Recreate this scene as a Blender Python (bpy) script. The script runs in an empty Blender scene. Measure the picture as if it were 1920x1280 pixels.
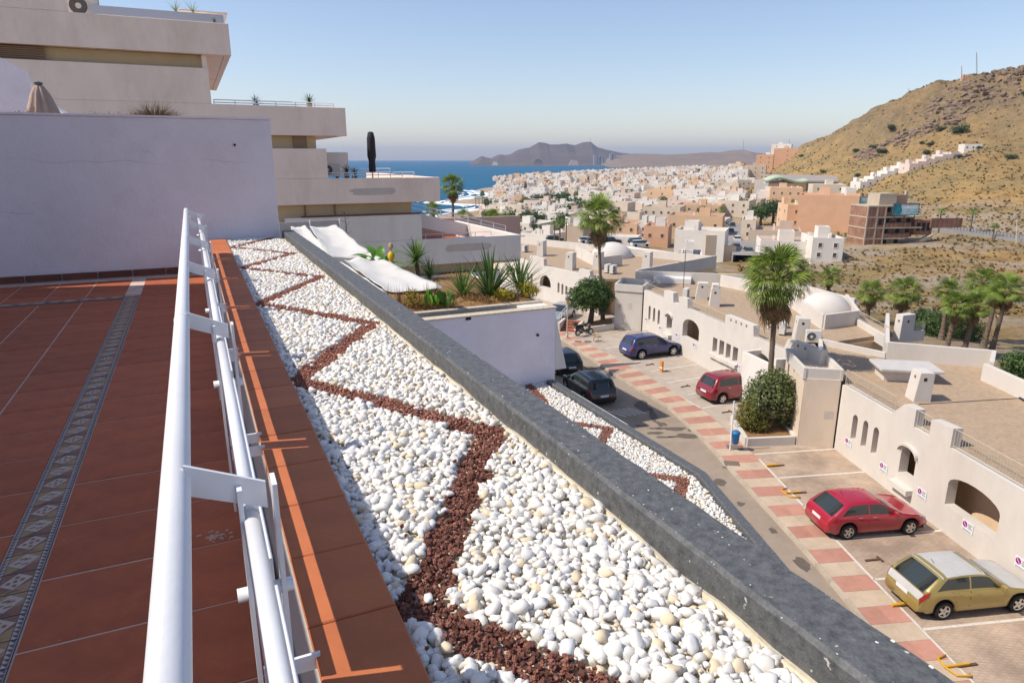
import bpy, bmesh, math, random
import numpy as np
from mathutils import Vector, Matrix, noise
from mathutils.geometry import tessellate_polygon
R = math.radians
rnd = random.Random(7)
scene = bpy.context.scene
col = scene.collection

# ------------------------------------------------------------------ camera
F = 1275.0                                   # focal length in photo pixels (1920 wide)
P = math.atan((640 - 297) / F)               # pitch: horizon at row 297
cd = bpy.data.cameras.new('camera')
cam = bpy.data.objects.new('camera', cd)
col.objects.link(cam)
cam.location = (0, 0, 0)
cam.rotation_euler = (math.pi / 2 - P, 0, 0)
cd.sensor_width = 36
cd.lens = F / 1920 * 36
cd.clip_start = 0.05
cd.clip_end = 90000
scene.camera = cam

# ------------------------------------------------------------------ light
SUN_AZ, SUN_EL = R(-100), R(50)              # where the sun stands (azimuth from +Y, clockwise)
w = bpy.data.worlds.new('World'); scene.world = w; w.use_nodes = True
nt = w.node_tree; nt.nodes.clear()
sky = nt.nodes.new('ShaderNodeTexSky'); sky.sky_type = 'NISHITA'; sky.sun_disc = False
sky.sun_elevation = SUN_EL; sky.sun_rotation = SUN_AZ % (2 * math.pi)
sky.altitude = 0; sky.air_density = 1.0; sky.dust_density = .6; sky.ozone_density = 4.0
bg = nt.nodes.new('ShaderNodeBackground'); bg.inputs[1].default_value = 0.12
wo = nt.nodes.new('ShaderNodeOutputWorld')
tint = nt.nodes.new('ShaderNodeMix'); tint.data_type = 'RGBA'; tint.blend_type = 'MULTIPLY'; tint.inputs[0].default_value = 1; tint.inputs[7].default_value = (1, .855, .80, 1)   # white balance of the photograph
nt.links.new(sky.outputs[0], tint.inputs[6]); nt.links.new(tint.outputs[2], bg.inputs[0]); nt.links.new(bg.outputs[0], wo.inputs[0])
sd = bpy.data.lights.new('sun', 'SUN'); sd.energy = 3.0; sd.angle = R(0.55); sd.color = (1, .925, .815)
sun = bpy.data.objects.new('sun', sd); col.objects.link(sun)
trav = Vector((-math.sin(SUN_AZ) * math.cos(SUN_EL), -math.cos(SUN_AZ) * math.cos(SUN_EL), -math.sin(SUN_EL)))
sun.rotation_euler = trav.to_track_quat('-Z', 'Y').to_euler()
sun.location = (-60, -10, 60)
vs = scene.view_settings
vs.view_transform = 'Standard'; vs.look = 'None'; vs.gamma = 1; vs.exposure = 0.72
vs.use_curve_mapping = False

# ------------------------------------------------------------------ pixel helpers (photo is 1920 x 1280)
def ray(px, py):
    u = (px - 960) / F; v = (640 - py) / F
    return Vector((u, v * math.sin(P) + math.cos(P), v * math.cos(P) - math.sin(P)))
def un(px, py, z):
    a = ray(px, py); return a * (z / a.z)
def at(px, py, Y):
    a = ray(px, py); return a * (Y / a.y)
TA = R(24.7)
TM = Matrix.Rotation(TA, 4, 'Z')             # terrace frame (r right, s along, z) -> world
def T(r, s, z): return TM @ Vector((r, s, z))
def pxs(px, py, s):                          # pixel on the plane s = const of the terrace frame -> (r, z)
    q = TM.inverted() @ ray(px, py); q *= s / q.y; return q.x, q.z

# ------------------------------------------------------------------ mesh builder
class MB:
    def __init__(self, M=None):
        self.v = []; self.f = []; self.mi = []; self.M = M
    def add(self, vs, fs, mi=0):
        o = len(self.v)
        if self.M is not None: vs = [self.M @ Vector(p) for p in vs]
        self.v += [tuple(p) for p in vs]
        self.f += [tuple(i + o for i in f) for f in fs]
        self.mi += [mi] * len(fs)
        return self
    def poly(self, pts, mi=0): return self.add(pts, [tuple(range(len(pts)))], mi)
    def box(self, x0, x1, y0, y1, z0, z1, mi=0):
        vs = [(x, y, z) for z in (z0, z1) for y in (y0, y1) for x in (x0, x1)]
        return self.add(vs, [(0, 2, 3, 1), (4, 5, 7, 6), (0, 1, 5, 4), (2, 6, 7, 3), (0, 4, 6, 2), (1, 3, 7, 5)], mi)
    def cbox(self, c, s, rz=0, mi=0):        # centre of base, size, yaw
        M0 = Matrix.Translation(Vector(c)) @ Matrix.Rotation(rz, 4, 'Z')
        x, y, z = s[0] / 2, s[1] / 2, s[2]
        vs = [M0 @ Vector(p) for p in [(a, b, e) for e in (0, z) for b in (-y, y) for a in (-x, x)]]
        return self.add(vs, [(0, 2, 3, 1), (4, 5, 7, 6), (0, 1, 5, 4), (2, 6, 7, 3), (0, 4, 6, 2), (1, 3, 7, 5)], mi)
    def prism(self, poly, z0, z1, mi=0):
        n = len(poly)
        vs = [(p[0], p[1], z0) for p in poly] + [(p[0], p[1], z1) for p in poly]
        fs = [(i, (i + 1) % n, n + (i + 1) % n, n + i) for i in range(n)]
        tr = tessellate_polygon([[Vector((p[0], p[1], 0)) for p in poly]])
        fs += [tuple(t) for t in tr] + [tuple(i + n for i in t) for t in tr]
        return self.add(vs, fs, mi)
    def tube(self, p0, p1, r0, r1=None, n=8, mi=0, caps=True):
        r1 = r0 if r1 is None else r1
        p0, p1 = Vector(p0), Vector(p1); d = (p1 - p0).normalized()
        a = d.orthogonal().normalized(); b = d.cross(a)
        vs = []
        for p, r in ((p0, r0), (p1, r1)):
            for k in range(n):
                t = 2 * math.pi * k / n; vs.append(p + (a * math.cos(t) + b * math.sin(t)) * r)
        fs = [(k, (k + 1) % n, n + (k + 1) % n, n + k) for k in range(n)]
        if caps: fs += [tuple(range(n - 1, -1, -1)), tuple(range(n, 2 * n))]
        return self.add(vs, fs, mi)
    def path(self, pts, rs, n=8, mi=0):
        pts = [Vector(p) for p in pts]; m = len(pts)
        if not hasattr(rs, '__len__'): rs = [rs] * m
        vs = []; a = None
        for i, p in enumerate(pts):
            d = (pts[min(i + 1, m - 1)] - pts[max(i - 1, 0)]).normalized()
            if a is None: a = d.orthogonal().normalized()
            a = (a - d * a.dot(d)).normalized(); b = d.cross(a)
            for k in range(n):
                t = 2 * math.pi * k / n; vs.append(p + (a * math.cos(t) + b * math.sin(t)) * rs[i])
        fs = [(i * n + k, i * n + (k + 1) % n, (i + 1) * n + (k + 1) % n, (i + 1) * n + k) for i in range(m - 1) for k in range(n)]
        fs += [tuple(range(n - 1, -1, -1)), tuple(range((m - 1) * n, m * n))]
        return self.add(vs, fs, mi)
    def lathe(self, prof, c=(0, 0, 0), n=16, mi=0, a0=0, a1=2 * math.pi):
        c = Vector(c); m = len(prof); vs = []
        for r, z in prof:
            for k in range(n):
                t = a0 + (a1 - a0) * k / n; vs.append(c + Vector((r * math.cos(t), r * math.sin(t), z)))
        fs = [(i * n + k, i * n + (k + 1) % n, (i + 1) * n + (k + 1) % n, (i + 1) * n + k) for i in range(m - 1) for k in range(n)]
        return self.add(vs, fs, mi)
    def build(self, name, mats, parent=None, smooth=False, bevel=0, kind=None, label=None, cat=None, group=None):
        me = bpy.data.meshes.new(name)
        me.from_pydata(self.v, [], self.f)
        for m in (mats if isinstance(mats, (list, tuple)) else [mats]): me.materials.append(m)
        if any(self.mi): me.polygons.foreach_set('material_index', self.mi)
        if smooth:
            me.polygons.foreach_set('use_smooth', [True] * len(me.polygons))
        me.update()
        o = bpy.data.objects.new(name, me); col.objects.link(o)
        if bevel:
            b = o.modifiers.new('bevel', 'BEVEL'); b.width = bevel; b.segments = 2; b.limit_method = 'ANGLE'; b.angle_limit = R(40)
        adopt(o, parent); tag(o, label, cat, group, kind)
        return o

def adopt(o, parent):
    if parent is None: return
    o.parent = parent
    M = PW.get(parent.name)
    if M is None:
        M = Matrix.Identity(4)
    o.matrix_parent_inverse = M.inverted()
    PW[o.name] = Matrix.Identity(4)
PW = {}
def tag(o, label=None, cat=None, group=None, kind=None):
    if label: o['label'] = label
    if cat: o['category'] = cat
    if group: o['group'] = group
    if kind: o['kind'] = kind
    return o
def thing(name, label, cat, loc=(0, 0, 0), rz=0, group=None):
    o = bpy.data.objects.new(name, None); col.objects.link(o)
    o.empty_display_size = .2
    o.location = loc; o.rotation_euler = (0, 0, rz)
    PW[o.name] = Matrix.Translation(Vector(loc)) @ Matrix.Rotation(rz, 4, 'Z')
    return tag(o, label, cat, group)
def inst(name, me, parent=None, M=None, local=False):
    """one more object on shared mesh data; M is its world matrix (or its local one under the parent)"""
    o = bpy.data.objects.new(name, me); col.objects.link(o)
    if M is not None: o.matrix_basis = M
    if parent is not None:
        if local: o.parent = parent; PW[o.name] = Matrix.Identity(4)
        else: adopt(o, parent)
    return o
def copy_tree(o, parent=None):
    c = o.copy(); col.objects.link(c); c.parent = parent
    for ch in list(o.children): copy_tree(ch, c)
    return c

# ------------------------------------------------------------------ materials
MATS = {}
def mat(name, c, rough=.85, var=.10, scale=2.0, bump=0.0, bscale=80.0, spec=.3, metal=0.0, c2=None, detail=5, coat=0, streak=0, objrand=0, stain=0, trans=0):
    if name in MATS: return MATS[name]
    m = bpy.data.materials.new(name); m.use_nodes = True
    t = m.node_tree; b = t.nodes['Principled BSDF']
    b.inputs['Roughness'].default_value = rough
    b.inputs['Specular IOR Level'].default_value = spec
    b.inputs['Metallic'].default_value = metal
    if coat: b.inputs['Coat Weight'].default_value = coat; b.inputs['Coat Roughness'].default_value = .05
    tc = t.nodes.new('ShaderNodeTexCoord')
    n = t.nodes.new('ShaderNodeTexNoise'); n.inputs['Scale'].default_value = scale; n.inputs['Detail'].default_value = detail
    n.inputs['Roughness'].default_value = .62
    src = tc.outputs['Object']
    if streak:
        mp = t.nodes.new('ShaderNodeMapping'); mp.inputs['Scale'].default_value = (1, 1, 1 / streak)
        t.links.new(src, mp.inputs[0]); src2 = mp.outputs[0]
    else: src2 = src
    t.links.new(src2, n.inputs['Vector'])
    rp = t.nodes.new('ShaderNodeValToRGB')
    rp.color_ramp.elements[0].position = .28; rp.color_ramp.elements[1].position = .72
    c = Vector(c)
    lo = c * (1 - var) if c2 is None else Vector(c2)
    hi = c * (1 + var) if c2 is None else c
    rp.color_ramp.elements[0].color = (*[min(x, .92) for x in lo], 1); rp.color_ramp.elements[1].color = (*[min(x, .92) for x in hi], 1)
    t.links.new(n.outputs['Fac'], rp.inputs[0])
    out = rp.outputs[0]
    if stain:
        n3 = t.nodes.new('ShaderNodeTexNoise'); n3.inputs['Scale'].default_value = scale * .35; n3.inputs['Detail'].default_value = 8; n3.inputs['Roughness'].default_value = .75
        t.links.new(src2, n3.inputs['Vector'])
        r3 = t.nodes.new('ShaderNodeValToRGB'); r3.color_ramp.elements[0].position = .48; r3.color_ramp.elements[1].position = .75
        r3.color_ramp.elements[0].color = (1, 1, 1, 1); r3.color_ramp.elements[1].color = (1 - stain, 1 - stain * 1.15, 1 - stain * 1.4, 1)
        t.links.new(n3.outputs['Fac'], r3.inputs[0])
        mx = t.nodes.new('ShaderNodeMix'); mx.data_type = 'RGBA'; mx.blend_type = 'MULTIPLY'; mx.inputs[0].default_value = 1
        t.links.new(out, mx.inputs[6]); t.links.new(r3.outputs[0], mx.inputs[7]); out = mx.outputs[2]
    if objrand:
        oi = t.nodes.new('ShaderNodeObjectInfo')
        hs = t.nodes.new('ShaderNodeHueSaturation')
        mr = t.nodes.new('ShaderNodeMapRange'); mr.inputs[3].default_value = 1 - objrand; mr.inputs[4].default_value = 1 + objrand
        t.links.new(oi.outputs['Random'], mr.inputs[0]); t.links.new(mr.outputs[0], hs.inputs['Value'])
        t.links.new(out, hs.inputs['Color']); out = hs.outputs[0]
    t.links.new(out, b.inputs['Base Color'])
    if bump:
        n2 = t.nodes.new('ShaderNodeTexNoise'); n2.inputs['Scale'].default_value = bscale; n2.inputs['Detail'].default_value = 4
        t.links.new(src, n2.inputs['Vector'])
        bp = t.nodes.new('ShaderNodeBump'); bp.inputs['Strength'].default_value = bump; bp.inputs['Distance'].default_value = .02
        t.links.new(n2.outputs['Fac'], bp.inputs['Height']); t.links.new(bp.outputs[0], b.inputs['Normal'])
    if trans:
        tb = t.nodes.new('ShaderNodeBsdfTranslucent'); t.links.new(out, tb.inputs[0]); ms = t.nodes.new('ShaderNodeMixShader'); ms.inputs[0].default_value = trans
        t.links.new(b.outputs[0], ms.inputs[1]); t.links.new(tb.outputs[0], ms.inputs[2]); t.links.new(ms.outputs[0], t.nodes['Material Output'].inputs[0])
    MATS[name] = m
    return m
plaster = mat('plaster_white', (.74, .70, .655), .9, .05, .8, .25, 40, stain=.16, streak=2.5)
plaster_row = mat('plaster_row', (.62, .575, .52), .9, .05, .7, .3, 30, stain=.14, streak=2)
plaster_cool = mat('plaster_terrace_wall', (.83, .77, .82), .85, .07, .9, .3, 24, stain=.14)
plaster_beige = mat('plaster_beige', (.87, .72, .62), .9, .06, .9, .3, 18, stain=.24, streak=2.5)
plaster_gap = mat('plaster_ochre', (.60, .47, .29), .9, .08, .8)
beige_flat = mat('repair_patch', (.55, .49, .43), .9, .08, 2.5, .2, 20)
glass = mat('glass_dark', (.015, .02, .025), .08, .2, 1, spec=.6)
white_paint = mat('white_metal_paint', (.80, .81, .84), .32, .03, 6, .04, 40, spec=.5)
terracotta = mat('terracotta_floor', (.50, .145, .065), .62, c2=(.33, .092, .048), scale=5, bump=.10, bscale=25, spec=.18, objrand=.10, stain=.12)
coping_mat = mat('terracotta_coping', (.56, .18, .07), .6, c2=(.44, .135, .058), scale=6, bump=.08, bscale=40, spec=.2, objrand=.08)
grout = mat('grout', (.60, .46, .39), .95, .2, 8)
skirt = mat('skirting_tile', (.16, .06, .04), .5, .2, 5, objrand=.1)
black_stone = mat('anthracite_paint', (.075, .082, .095), .65, .30, 12, .5, 90, spec=.35)
white_edge = mat('white_edge', (.75, .74, .72), .9, .08, 6, .4, 60)
membrane = mat('membrane', (.66, .58, .44), .9, .12, 9, .4, 30)
asphalt = mat('asphalt', (.32, .255, .195), .92, .12, 1.1, .5, 60, stain=.22)
shutter = mat('shutter', (.30, .20, .13), .8, .10, 3)
inner = mat('inner_wall', (.74, .54, .36), .9, .08, 1.5)
niche = mat('niche_shade', (.23, .15, .10), .9, .08, 2)  # shade inside the window niches put into the colour; vents share it
dark = mat('dark_gap', (.02, .02, .02), .7, .1)
rubber = mat('tyre_rubber', (.02, .02, .02), .8, .2, 20)
alloy = mat('alloy', (.60, .60, .62), .3, .05, 5, metal=.9)
# ================================================================== GROUND, SEA, FAR COAST
SEA = -40.0
ST = -14.0                                    # street level
ctrl = []
def cp(px, py, Y): p = at(px, py, Y); ctrl.append((p.x, p.y, p.z))
for q in [(1250, 512, 110), (1300, 500, 120), (1340, 492, 150), (1100, 458, 170), (1180, 462, 165), (1000, 425, 250), (1400, 432, 230), (1400, 478, 155),
          (950, 402, 380), (905, 392, 470), (890, 372, 640), (895, 352, 900), (1000, 345, 1000), (1200, 347, 800),
          (930, 336, 1300), (1000, 333, 1400), (1100, 327, 1700), (1240, 315, 2700), (1320, 310, 2700), (1350, 331, 700), (1420, 330, 560), (1450, 322, 520), (1300, 345, 640), (1300, 370, 420),
          (1400, 372, 400), (1440, 372, 350), (1380, 350, 500), (1480, 303, 560), (1500, 268, 560), (1600, 224, 480), (1700, 184, 440), (1800, 156, 420), (1860, 147, 410), (1920, 140, 400), (2150, 118, 380),
          (1550, 290, 470), (1650, 270, 420), (1750, 240, 390), (1850, 210, 370), (1950, 190, 360), (1750, 200, 415), (1880, 178, 390),
          (1440, 352, 400), (1520, 355, 350), (1600, 352, 330), (1640, 348, 300), (1700, 322, 300), (1780, 300, 290), (1860, 291, 285), (1930, 283, 280), (2150, 275, 260),
          (1660, 312, 360), (1740, 292, 340), (1820, 283, 330), (1920, 262, 330),
          (1590, 400, 220), (1650, 405, 215), (1740, 372, 240), (1830, 345, 240), (1930, 345, 230), (1750, 420, 185), (1850, 415, 190), (1920, 420, 185),
          (1780, 437, 170), (1850, 443, 162), (1920, 450, 155), (2100, 460, 150), (1620, 466, 156), (1740, 455, 156), (1700, 500, 120), (1800, 480, 128), (1900, 505, 112), (1600, 500, 125), (1480, 505, 125), (1560, 545, 96), (1650, 575, 80), (1750, 590, 74), (1900, 640, 62), (1950, 610, 66), (2100, 640, 60), (1560, 470, 142),
          (2600, 500, 90), (2600, 300, 300)]: cp(*q)
ctrl += [(30, 62, -14.6), (36, 52, -15.2), (40, 40, -15), (45, 20, -15), (0, 30, -14.5), (8, 10, -14.5), (-20, 40, -14.5), (-5, 90, -15), (15, 85, -15), (10, 100, -16), (-40, 90, -16), (0, 0, -14.5), (30, 0, -15), (-60, 0, -14), (0, -60, -14), (60, -60, -14),
         (-15, 150, -22), (-30, 250, -33), (-35, 400, -44), (-60, 300, -42), (-150, 200, -44), (-300, 300, -52), (-300, 100, -44), (-200, 700, -60), (-30, 600, -43), (-60, 900, -48), (-70, 1300, -55), (-600, 1500, -60), (0, 1900, -50), (150, 2300, -50), (400, 3000, -45), (-300, 3200, -60), (100, 3200, -55), (1200, 3200, -38), (900, 2400, -30), (600, 1300, -12), (800, 900, 10), (650, 600, 25), (420, 620, 10), (560, 520, 40), (600, 350, 50), (500, 150, 20)]
C = np.array(ctrl)
def rbf_fit(C):
    n = len(C); X = C[:, :2] / 100
    K = np.sqrt(((X[:, None] - X[None]) ** 2).sum(-1)) + np.eye(n) * 1e-3
    A_ = np.zeros((n + 3, n + 3)); A_[:n, :n] = -K; A_[:n, n] = 1; A_[:n, n + 1:] = X; A_[n, :n] = 1; A_[n + 1:, :n] = X.T
    return X, np.linalg.solve(A_, np.concatenate([C[:, 2], np.zeros(3)]))
RX, RW = rbf_fit(C)
def ground(x, y):
    x = np.atleast_1d(np.asarray(x, float)); y = np.atleast_1d(np.asarray(y, float))
    q = np.stack([x, y], -1) / 100
    out = np.empty(len(q))
    for i in range(0, len(q), 20000):
        qq = q[i:i + 20000]
        K = np.sqrt(((qq[:, None] - RX[None]) ** 2).sum(-1))
        out[i:i + 20000] = -K @ RW[:len(RX)] + RW[len(RX)] + qq @ RW[len(RX) + 1:]
    # the levelled plot of the street and the houses
    near = (y < 92) & (x < 22 + np.clip((34 - y) * .3, 0, 20)) & (y > -40)
    out = np.where(near, np.minimum(out, ST - .45), out)
    return out
def gz(x, y): return float(ground(x, y)[0])
def stick(px, py, Y):                          # pixel + distance -> (x, y) on the ground there
    p = at(px, py, Y); return p.x, p.y, gz(p.x, p.y)
# polar tessellation, fine in front of the terrace
azs = np.concatenate([np.linspace(-180, -40, 30)[:-1], np.linspace(-40, -5, 50)[:-1], np.linspace(-5, 42, 330)[:-1], np.linspace(42, 180, 40)[:-1]])
rads = np.concatenate([np.linspace(3, 60, 24)[:-1], np.geomspace(60, 700, 250)[:-1], np.geomspace(700, 3400, 60)])
AZ, RD = np.meshgrid(np.radians(azs), rads, indexing='ij')
GX, GY = (RD * np.sin(AZ)).ravel(), (RD * np.cos(AZ)).ravel()
GZ = ground(GX, GY)
for i in range(len(GX)):
    r_ = math.hypot(GX[i], GY[i])
    if GY[i] > 40 and GX[i] > 0 and r_ < 760:
        v = Vector((GX[i], GY[i], 0))
        slope = min(1, max(0, (GZ[i] + 16) / 30))
        nz = noise.fractal(v * .035, 1, 2, 5) * (1.1 + 3.2 * slope) + noise.fractal(v * .18, 1, 2, 3) * (.28 + .5 * slope)
        nz += max(0, noise.ridged_multi_fractal(v * .045, .9, 2, 4, 1, 2) - 1.1) * 2.2 * slope
        k = min(1, max(0, (r_ - 62) / 40))
        if GX[i] < GY[i] * .24 + 6: k *= .25
        GZ[i] += nz * k
na, nr = len(azs), len(rads)
fs = []
for a in range(na):
    b = (a + 1) % na
    for r_ in range(nr - 1):
        fs.append((a * nr + r_, a * nr + r_ + 1, b * nr + r_ + 1, b * nr + r_))
g = MB(); g.v = list(zip(GX.tolist(), GY.tolist(), GZ.tolist())); g.f = fs; g.mi = [0] * len(fs)

def terrain_mat():
    m = bpy.data.materials.new('dry_hillside'); m.use_nodes = True
    t = m.node_tree; b = t.nodes['Principled BSDF']; b.inputs['Roughness'].default_value = .95; b.inputs['Specular IOR Level'].default_value = .1
    geo = t.nodes.new('ShaderNodeNewGeometry')
    def nz(sc, det, rgh=.6):
        n = t.nodes.new('ShaderNodeTexNoise'); n.inputs['Scale'].default_value = sc; n.inputs['Detail'].default_value = det; n.inputs['Roughness'].default_value = rgh
        t.links.new(geo.outputs['Position'], n.inputs['Vector']); return n.outputs['Fac']
    def ramp(fac, stops):
        r = t.nodes.new('ShaderNodeValToRGB'); e = r.color_ramp.elements
        while len(e) < len(stops): e.new(.5)
        for i, (p, c) in enumerate(stops): e[i].position = p; e[i].color = (*c, 1)
        t.links.new(fac, r.inputs[0]); return r.outputs[0]
    def mix(f, a, b_):
        x = t.nodes.new('ShaderNodeMix'); x.data_type = 'RGBA'
        t.links.new(f, x.inputs[0]); t.links.new(a, x.inputs[6]); t.links.new(b_, x.inputs[7]); return x.outputs[2]
    grass = ramp(nz(.16, 9, .75), [(.30, (.17, .115, .055)), (.46, (.36, .225, .09)), (.58, (.45, .295, .12)), (.72, (.34, .24, .12))])
    scrub = ramp(nz(.5, 8, .75), [(.35, (.17, .13, .06)), (.6, (.36, .26, .12))])
    rock = ramp(nz(.35, 10, .8), [(.3, (.085, .06, .035)), (.5, (.20, .145, .085)), (.7, (.30, .225, .14))])
    pale = ramp(nz(1.2, 6), [(.3, (.36, .285, .21)), (.7, (.48, .39, .30))])
    f1 = ramp(nz(.03, 7, .7), [(.44, (0, 0, 0)), (.56, (1, 1, 1))])
    base = mix(f1, grass, scrub)
    sx = t.nodes.new('ShaderNodeSeparateXYZ'); t.links.new(geo.outputs['Position'], sx.inputs[0])
    mr = t.nodes.new('ShaderNodeMapRange'); mr.inputs[1].default_value = -8; mr.inputs[2].default_value = 24
    t.links.new(sx.outputs[2], mr.inputs[0])
    mu = t.nodes.new('ShaderNodeMath'); mu.operation = 'MULTIPLY'
    t.links.new(mr.outputs[0], mu.inputs[0]); t.links.new(ramp(nz(.045, 8, .75), [(.38, (.5, .5, .5)), (.58, (1, 1, 1))]), mu.inputs[1])
    base = mix(mu.outputs[0], base, rock)
    # bare pale ground on the flat near the brick building
    mr2 = t.nodes.new('ShaderNodeMapRange'); mr2.inputs[1].default_value = -12; mr2.inputs[2].default_value = -16; mr2.clamp = True
    t.links.new(sx.outputs[2], mr2.inputs[0])
    mu2 = t.nodes.new('ShaderNodeMath'); mu2.operation = 'MULTIPLY'
    t.links.new(mr2.outputs[0], mu2.inputs[0]); t.links.new(ramp(nz(.05, 6, .7), [(.47, (0, 0, 0)), (.56, (.85, .85, .85))]), mu2.inputs[1])
    base = mix(mu2.outputs[0], base, pale)
    # beach sand low down by the water
    mr3 = t.nodes.new('ShaderNodeMapRange'); mr3.inputs[1].default_value = -33; mr3.inputs[2].default_value = -37
    t.links.new(sx.outputs[2], mr3.inputs[0])
    sand = ramp(nz(.08, 6), [(.3, (.33, .25, .18)), (.7, (.44, .345, .25))])
    base = mix(mr3.outputs[0], base, sand)
    t.links.new(base, b.inputs['Base Color'])
    n2 = t.nodes.new('ShaderNodeTexNoise'); n2.inputs['Scale'].default_value = .9; n2.inputs['Detail'].default_value = 9; n2.inputs['Roughness'].default_value = .75
    t.links.new(geo.outputs['Position'], n2.inputs['Vector'])
    bp = t.nodes.new('ShaderNodeBump'); bp.inputs['Strength'].default_value = .9; bp.inputs['Distance'].default_value = .9
    t.links.new(n2.outputs['Fac'], bp.inputs['Height']); t.links.new(bp.outputs[0], b.inputs['Normal'])
    return m
hill_mat = terrain_mat()
g.build('ground', hill_mat, smooth=True, kind='structure')

# sea: one disc to the horizon
def sea_mat():
    m = bpy.data.materials.new('sea_water'); m.use_nodes = True
    t = m.node_tree; b = t.nodes['Principled BSDF']
    b.inputs['Roughness'].default_value = .6; b.inputs['Specular IOR Level'].default_value = .12
    geo = t.nodes.new('ShaderNodeNewGeometry')
    mp = t.nodes.new('ShaderNodeMapping'); mp.inputs['Scale'].default_value = (.004, .012, 1); t.links.new(geo.outputs['Position'], mp.inputs[0])
    n = t.nodes.new('ShaderNodeTexNoise'); n.inputs['Scale'].default_value = 1; n.inputs['Detail'].default_value = 9; n.inputs['Roughness'].default_value = .7
    t.links.new(mp.outputs[0], n.inputs['Vector'])
    r = t.nodes.new('ShaderNodeValToRGB'); e = r.color_ramp.elements
    e[0].position = .3; e[0].color = (.006, .075, .15, 1); e[1].position = .66; e[1].color = (.012, .13, .235, 1)
    x = e.new(.76); x.color = (.02, .19, .30, 1)
    t.links.new(n.outputs['Fac'], r.inputs[0])
    # white caps
    mp2 = t.nodes.new('ShaderNodeMapping'); mp2.inputs['Scale'].default_value = (.02, .05, 1); t.links.new(geo.outputs['Position'], mp2.inputs[0])
    n2 = t.nodes.new('ShaderNodeTexNoise'); n2.inputs['Scale'].default_value = 1; n2.inputs['Detail'].default_value = 3; t.links.new(mp2.outputs[0], n2.inputs['Vector'])
    r2 = t.nodes.new('ShaderNodeValToRGB'); r2.color_ramp.elements[0].position = .72; r2.color_ramp.elements[1].position = .78
    t.links.new(n2.outputs['Fac'], r2.inputs[0])
    mx = t.nodes.new('ShaderNodeMix'); mx.data_type = 'RGBA'; t.links.new(r2.outputs[0], mx.inputs[0]); t.links.new(r.outputs[0], mx.inputs[6]); mx.inputs[7].default_value = (.6, .66, .7, 1)
    t.links.new(mx.outputs[2], b.inputs['Base Color'])
    bp = t.nodes.new('ShaderNodeBump'); bp.inputs['Strength'].default_value = .5; bp.inputs['Distance'].default_value = 2
    t.links.new(n2.outputs['Fac'], bp.inputs['Height']); t.links.new(bp.outputs[0], b.inputs['Normal'])
    return m
s = MB(); rr = [50, 300, 800, 1500, 2500, 4000, 7000, 10000, 13000]; n = 72
for r_ in rr:
    for k in range(n): s.v.append((r_ * math.sin(2 * math.pi * k / n), r_ * math.cos(2 * math.pi * k / n), SEA))
s.f = [(i * n + k, i * n + (k + 1) % n, (i + 1) * n + (k + 1) % n, (i + 1) * n + k) for i in range(len(rr) - 1) for k in range(n)]
s.mi = [0] * len(s.f)
s.build('sea', sea_mat(), kind='structure')

# surf: broken foam ridges along the beach
foam = mat('sea_foam', (.80, .82, .83), .9, .08, .3)
sf = MB()
def shore(y):                                  # x where the ground meets the sea
    lo, hi = -260, 60
    for _ in range(24):
        mid = (lo + hi) / 2
        if gz(mid, y) > SEA: hi = mid
        else: lo = mid
    return hi
ys = list(range(330, 900, 8)); shx = [shore(y) for y in ys]
for band, (off, wd) in enumerate(((0, 7), (-8, 9), (-19, 6), (-30, 4))):
    for i in range(len(ys) - 1):
        n0 = noise.noise(Vector((ys[i] * .03, band * 7.1, 0))); n1 = noise.noise(Vector((ys[i + 1] * .03, band * 7.1, 0)))
        if n0 < -.5 + band * .16: continue
        w0, w1 = wd * max(.1, .8 + n0), wd * max(.1, .8 + n1)
        a = Vector((shx[i] + off + n0 * 5, ys[i], SEA + .12)); b = Vector((shx[i + 1] + off + n1 * 5, ys[i + 1], SEA + .12))
        sf.add([a, b, b + Vector((-w1 / 2, 0, .5)), a + Vector((-w0 / 2, 0, .5)), b + Vector((-w1, 0, 0)), a + Vector((-w0, 0, 0))], [(0, 1, 2, 3), (3, 2, 4, 5)])
sf.build('surf_foam', foam, kind='stuff', label='white surf breaking along the sandy beach', smooth=True)

# far headland and inland hills: real ridges at their distance
def far_mat(name, a, b_):
    return mat(name, a, .95, c2=b_, scale=.006, detail=9, spec=.05)
mesa_mat = far_mat('headland_rock', (.17, .125, .095), (.10, .075, .065))
def interp(prof, x):
    for (x0, y0), (x1, y1) in zip(prof, prof[1:]):
        if x0 <= x <= x1: return y0 + (y1 - y0) * (x - x0) / (x1 - x0)
    return prof[0][1] if x < prof[0][0] else prof[-1][1]
def ridge(name, prof, Y0, Y1, Yc, material, seed, rough=.12, step=2):
    mb = MB(); xs = list(np.arange(prof[0][0], prof[-1][0] + .1, step)); rows = 26
    for i, px in enumerate(xs):
        top = at(px, interp(prof, px), Yc)
        for j in range(rows):
            t = j / (rows - 1); Y = Y0 + (Y1 - Y0) * t
            c = (Yc - Y0) / (Y1 - Y0)
            k = t / c if t < c else (1 - t) / (1 - c)
            k = max(0, k); prof_k = k ** 1.35 if t < c else k
            x = top.x * (Y / Yc) ** .55
            h = max(0, top.z - SEA) * prof_k
            nn = noise.fractal(Vector((x * .004, Y * .004, seed)), 1, 2, 5)
            h *= 1 + (nn * rough * 2.0) * (1 - prof_k ** 4)
            mb.v.append((x, Y, SEA - 2 + h))
    for i in range(len(xs) - 1):
        for j in range(rows - 1):
            mb.f.append((i * rows + j, (i + 1) * rows + j, (i + 1) * rows + j + 1, i * rows + j + 1))
    mb.mi = [0] * len(mb.f)
    return mb.build(name, material, smooth=True, kind='structure')
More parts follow.
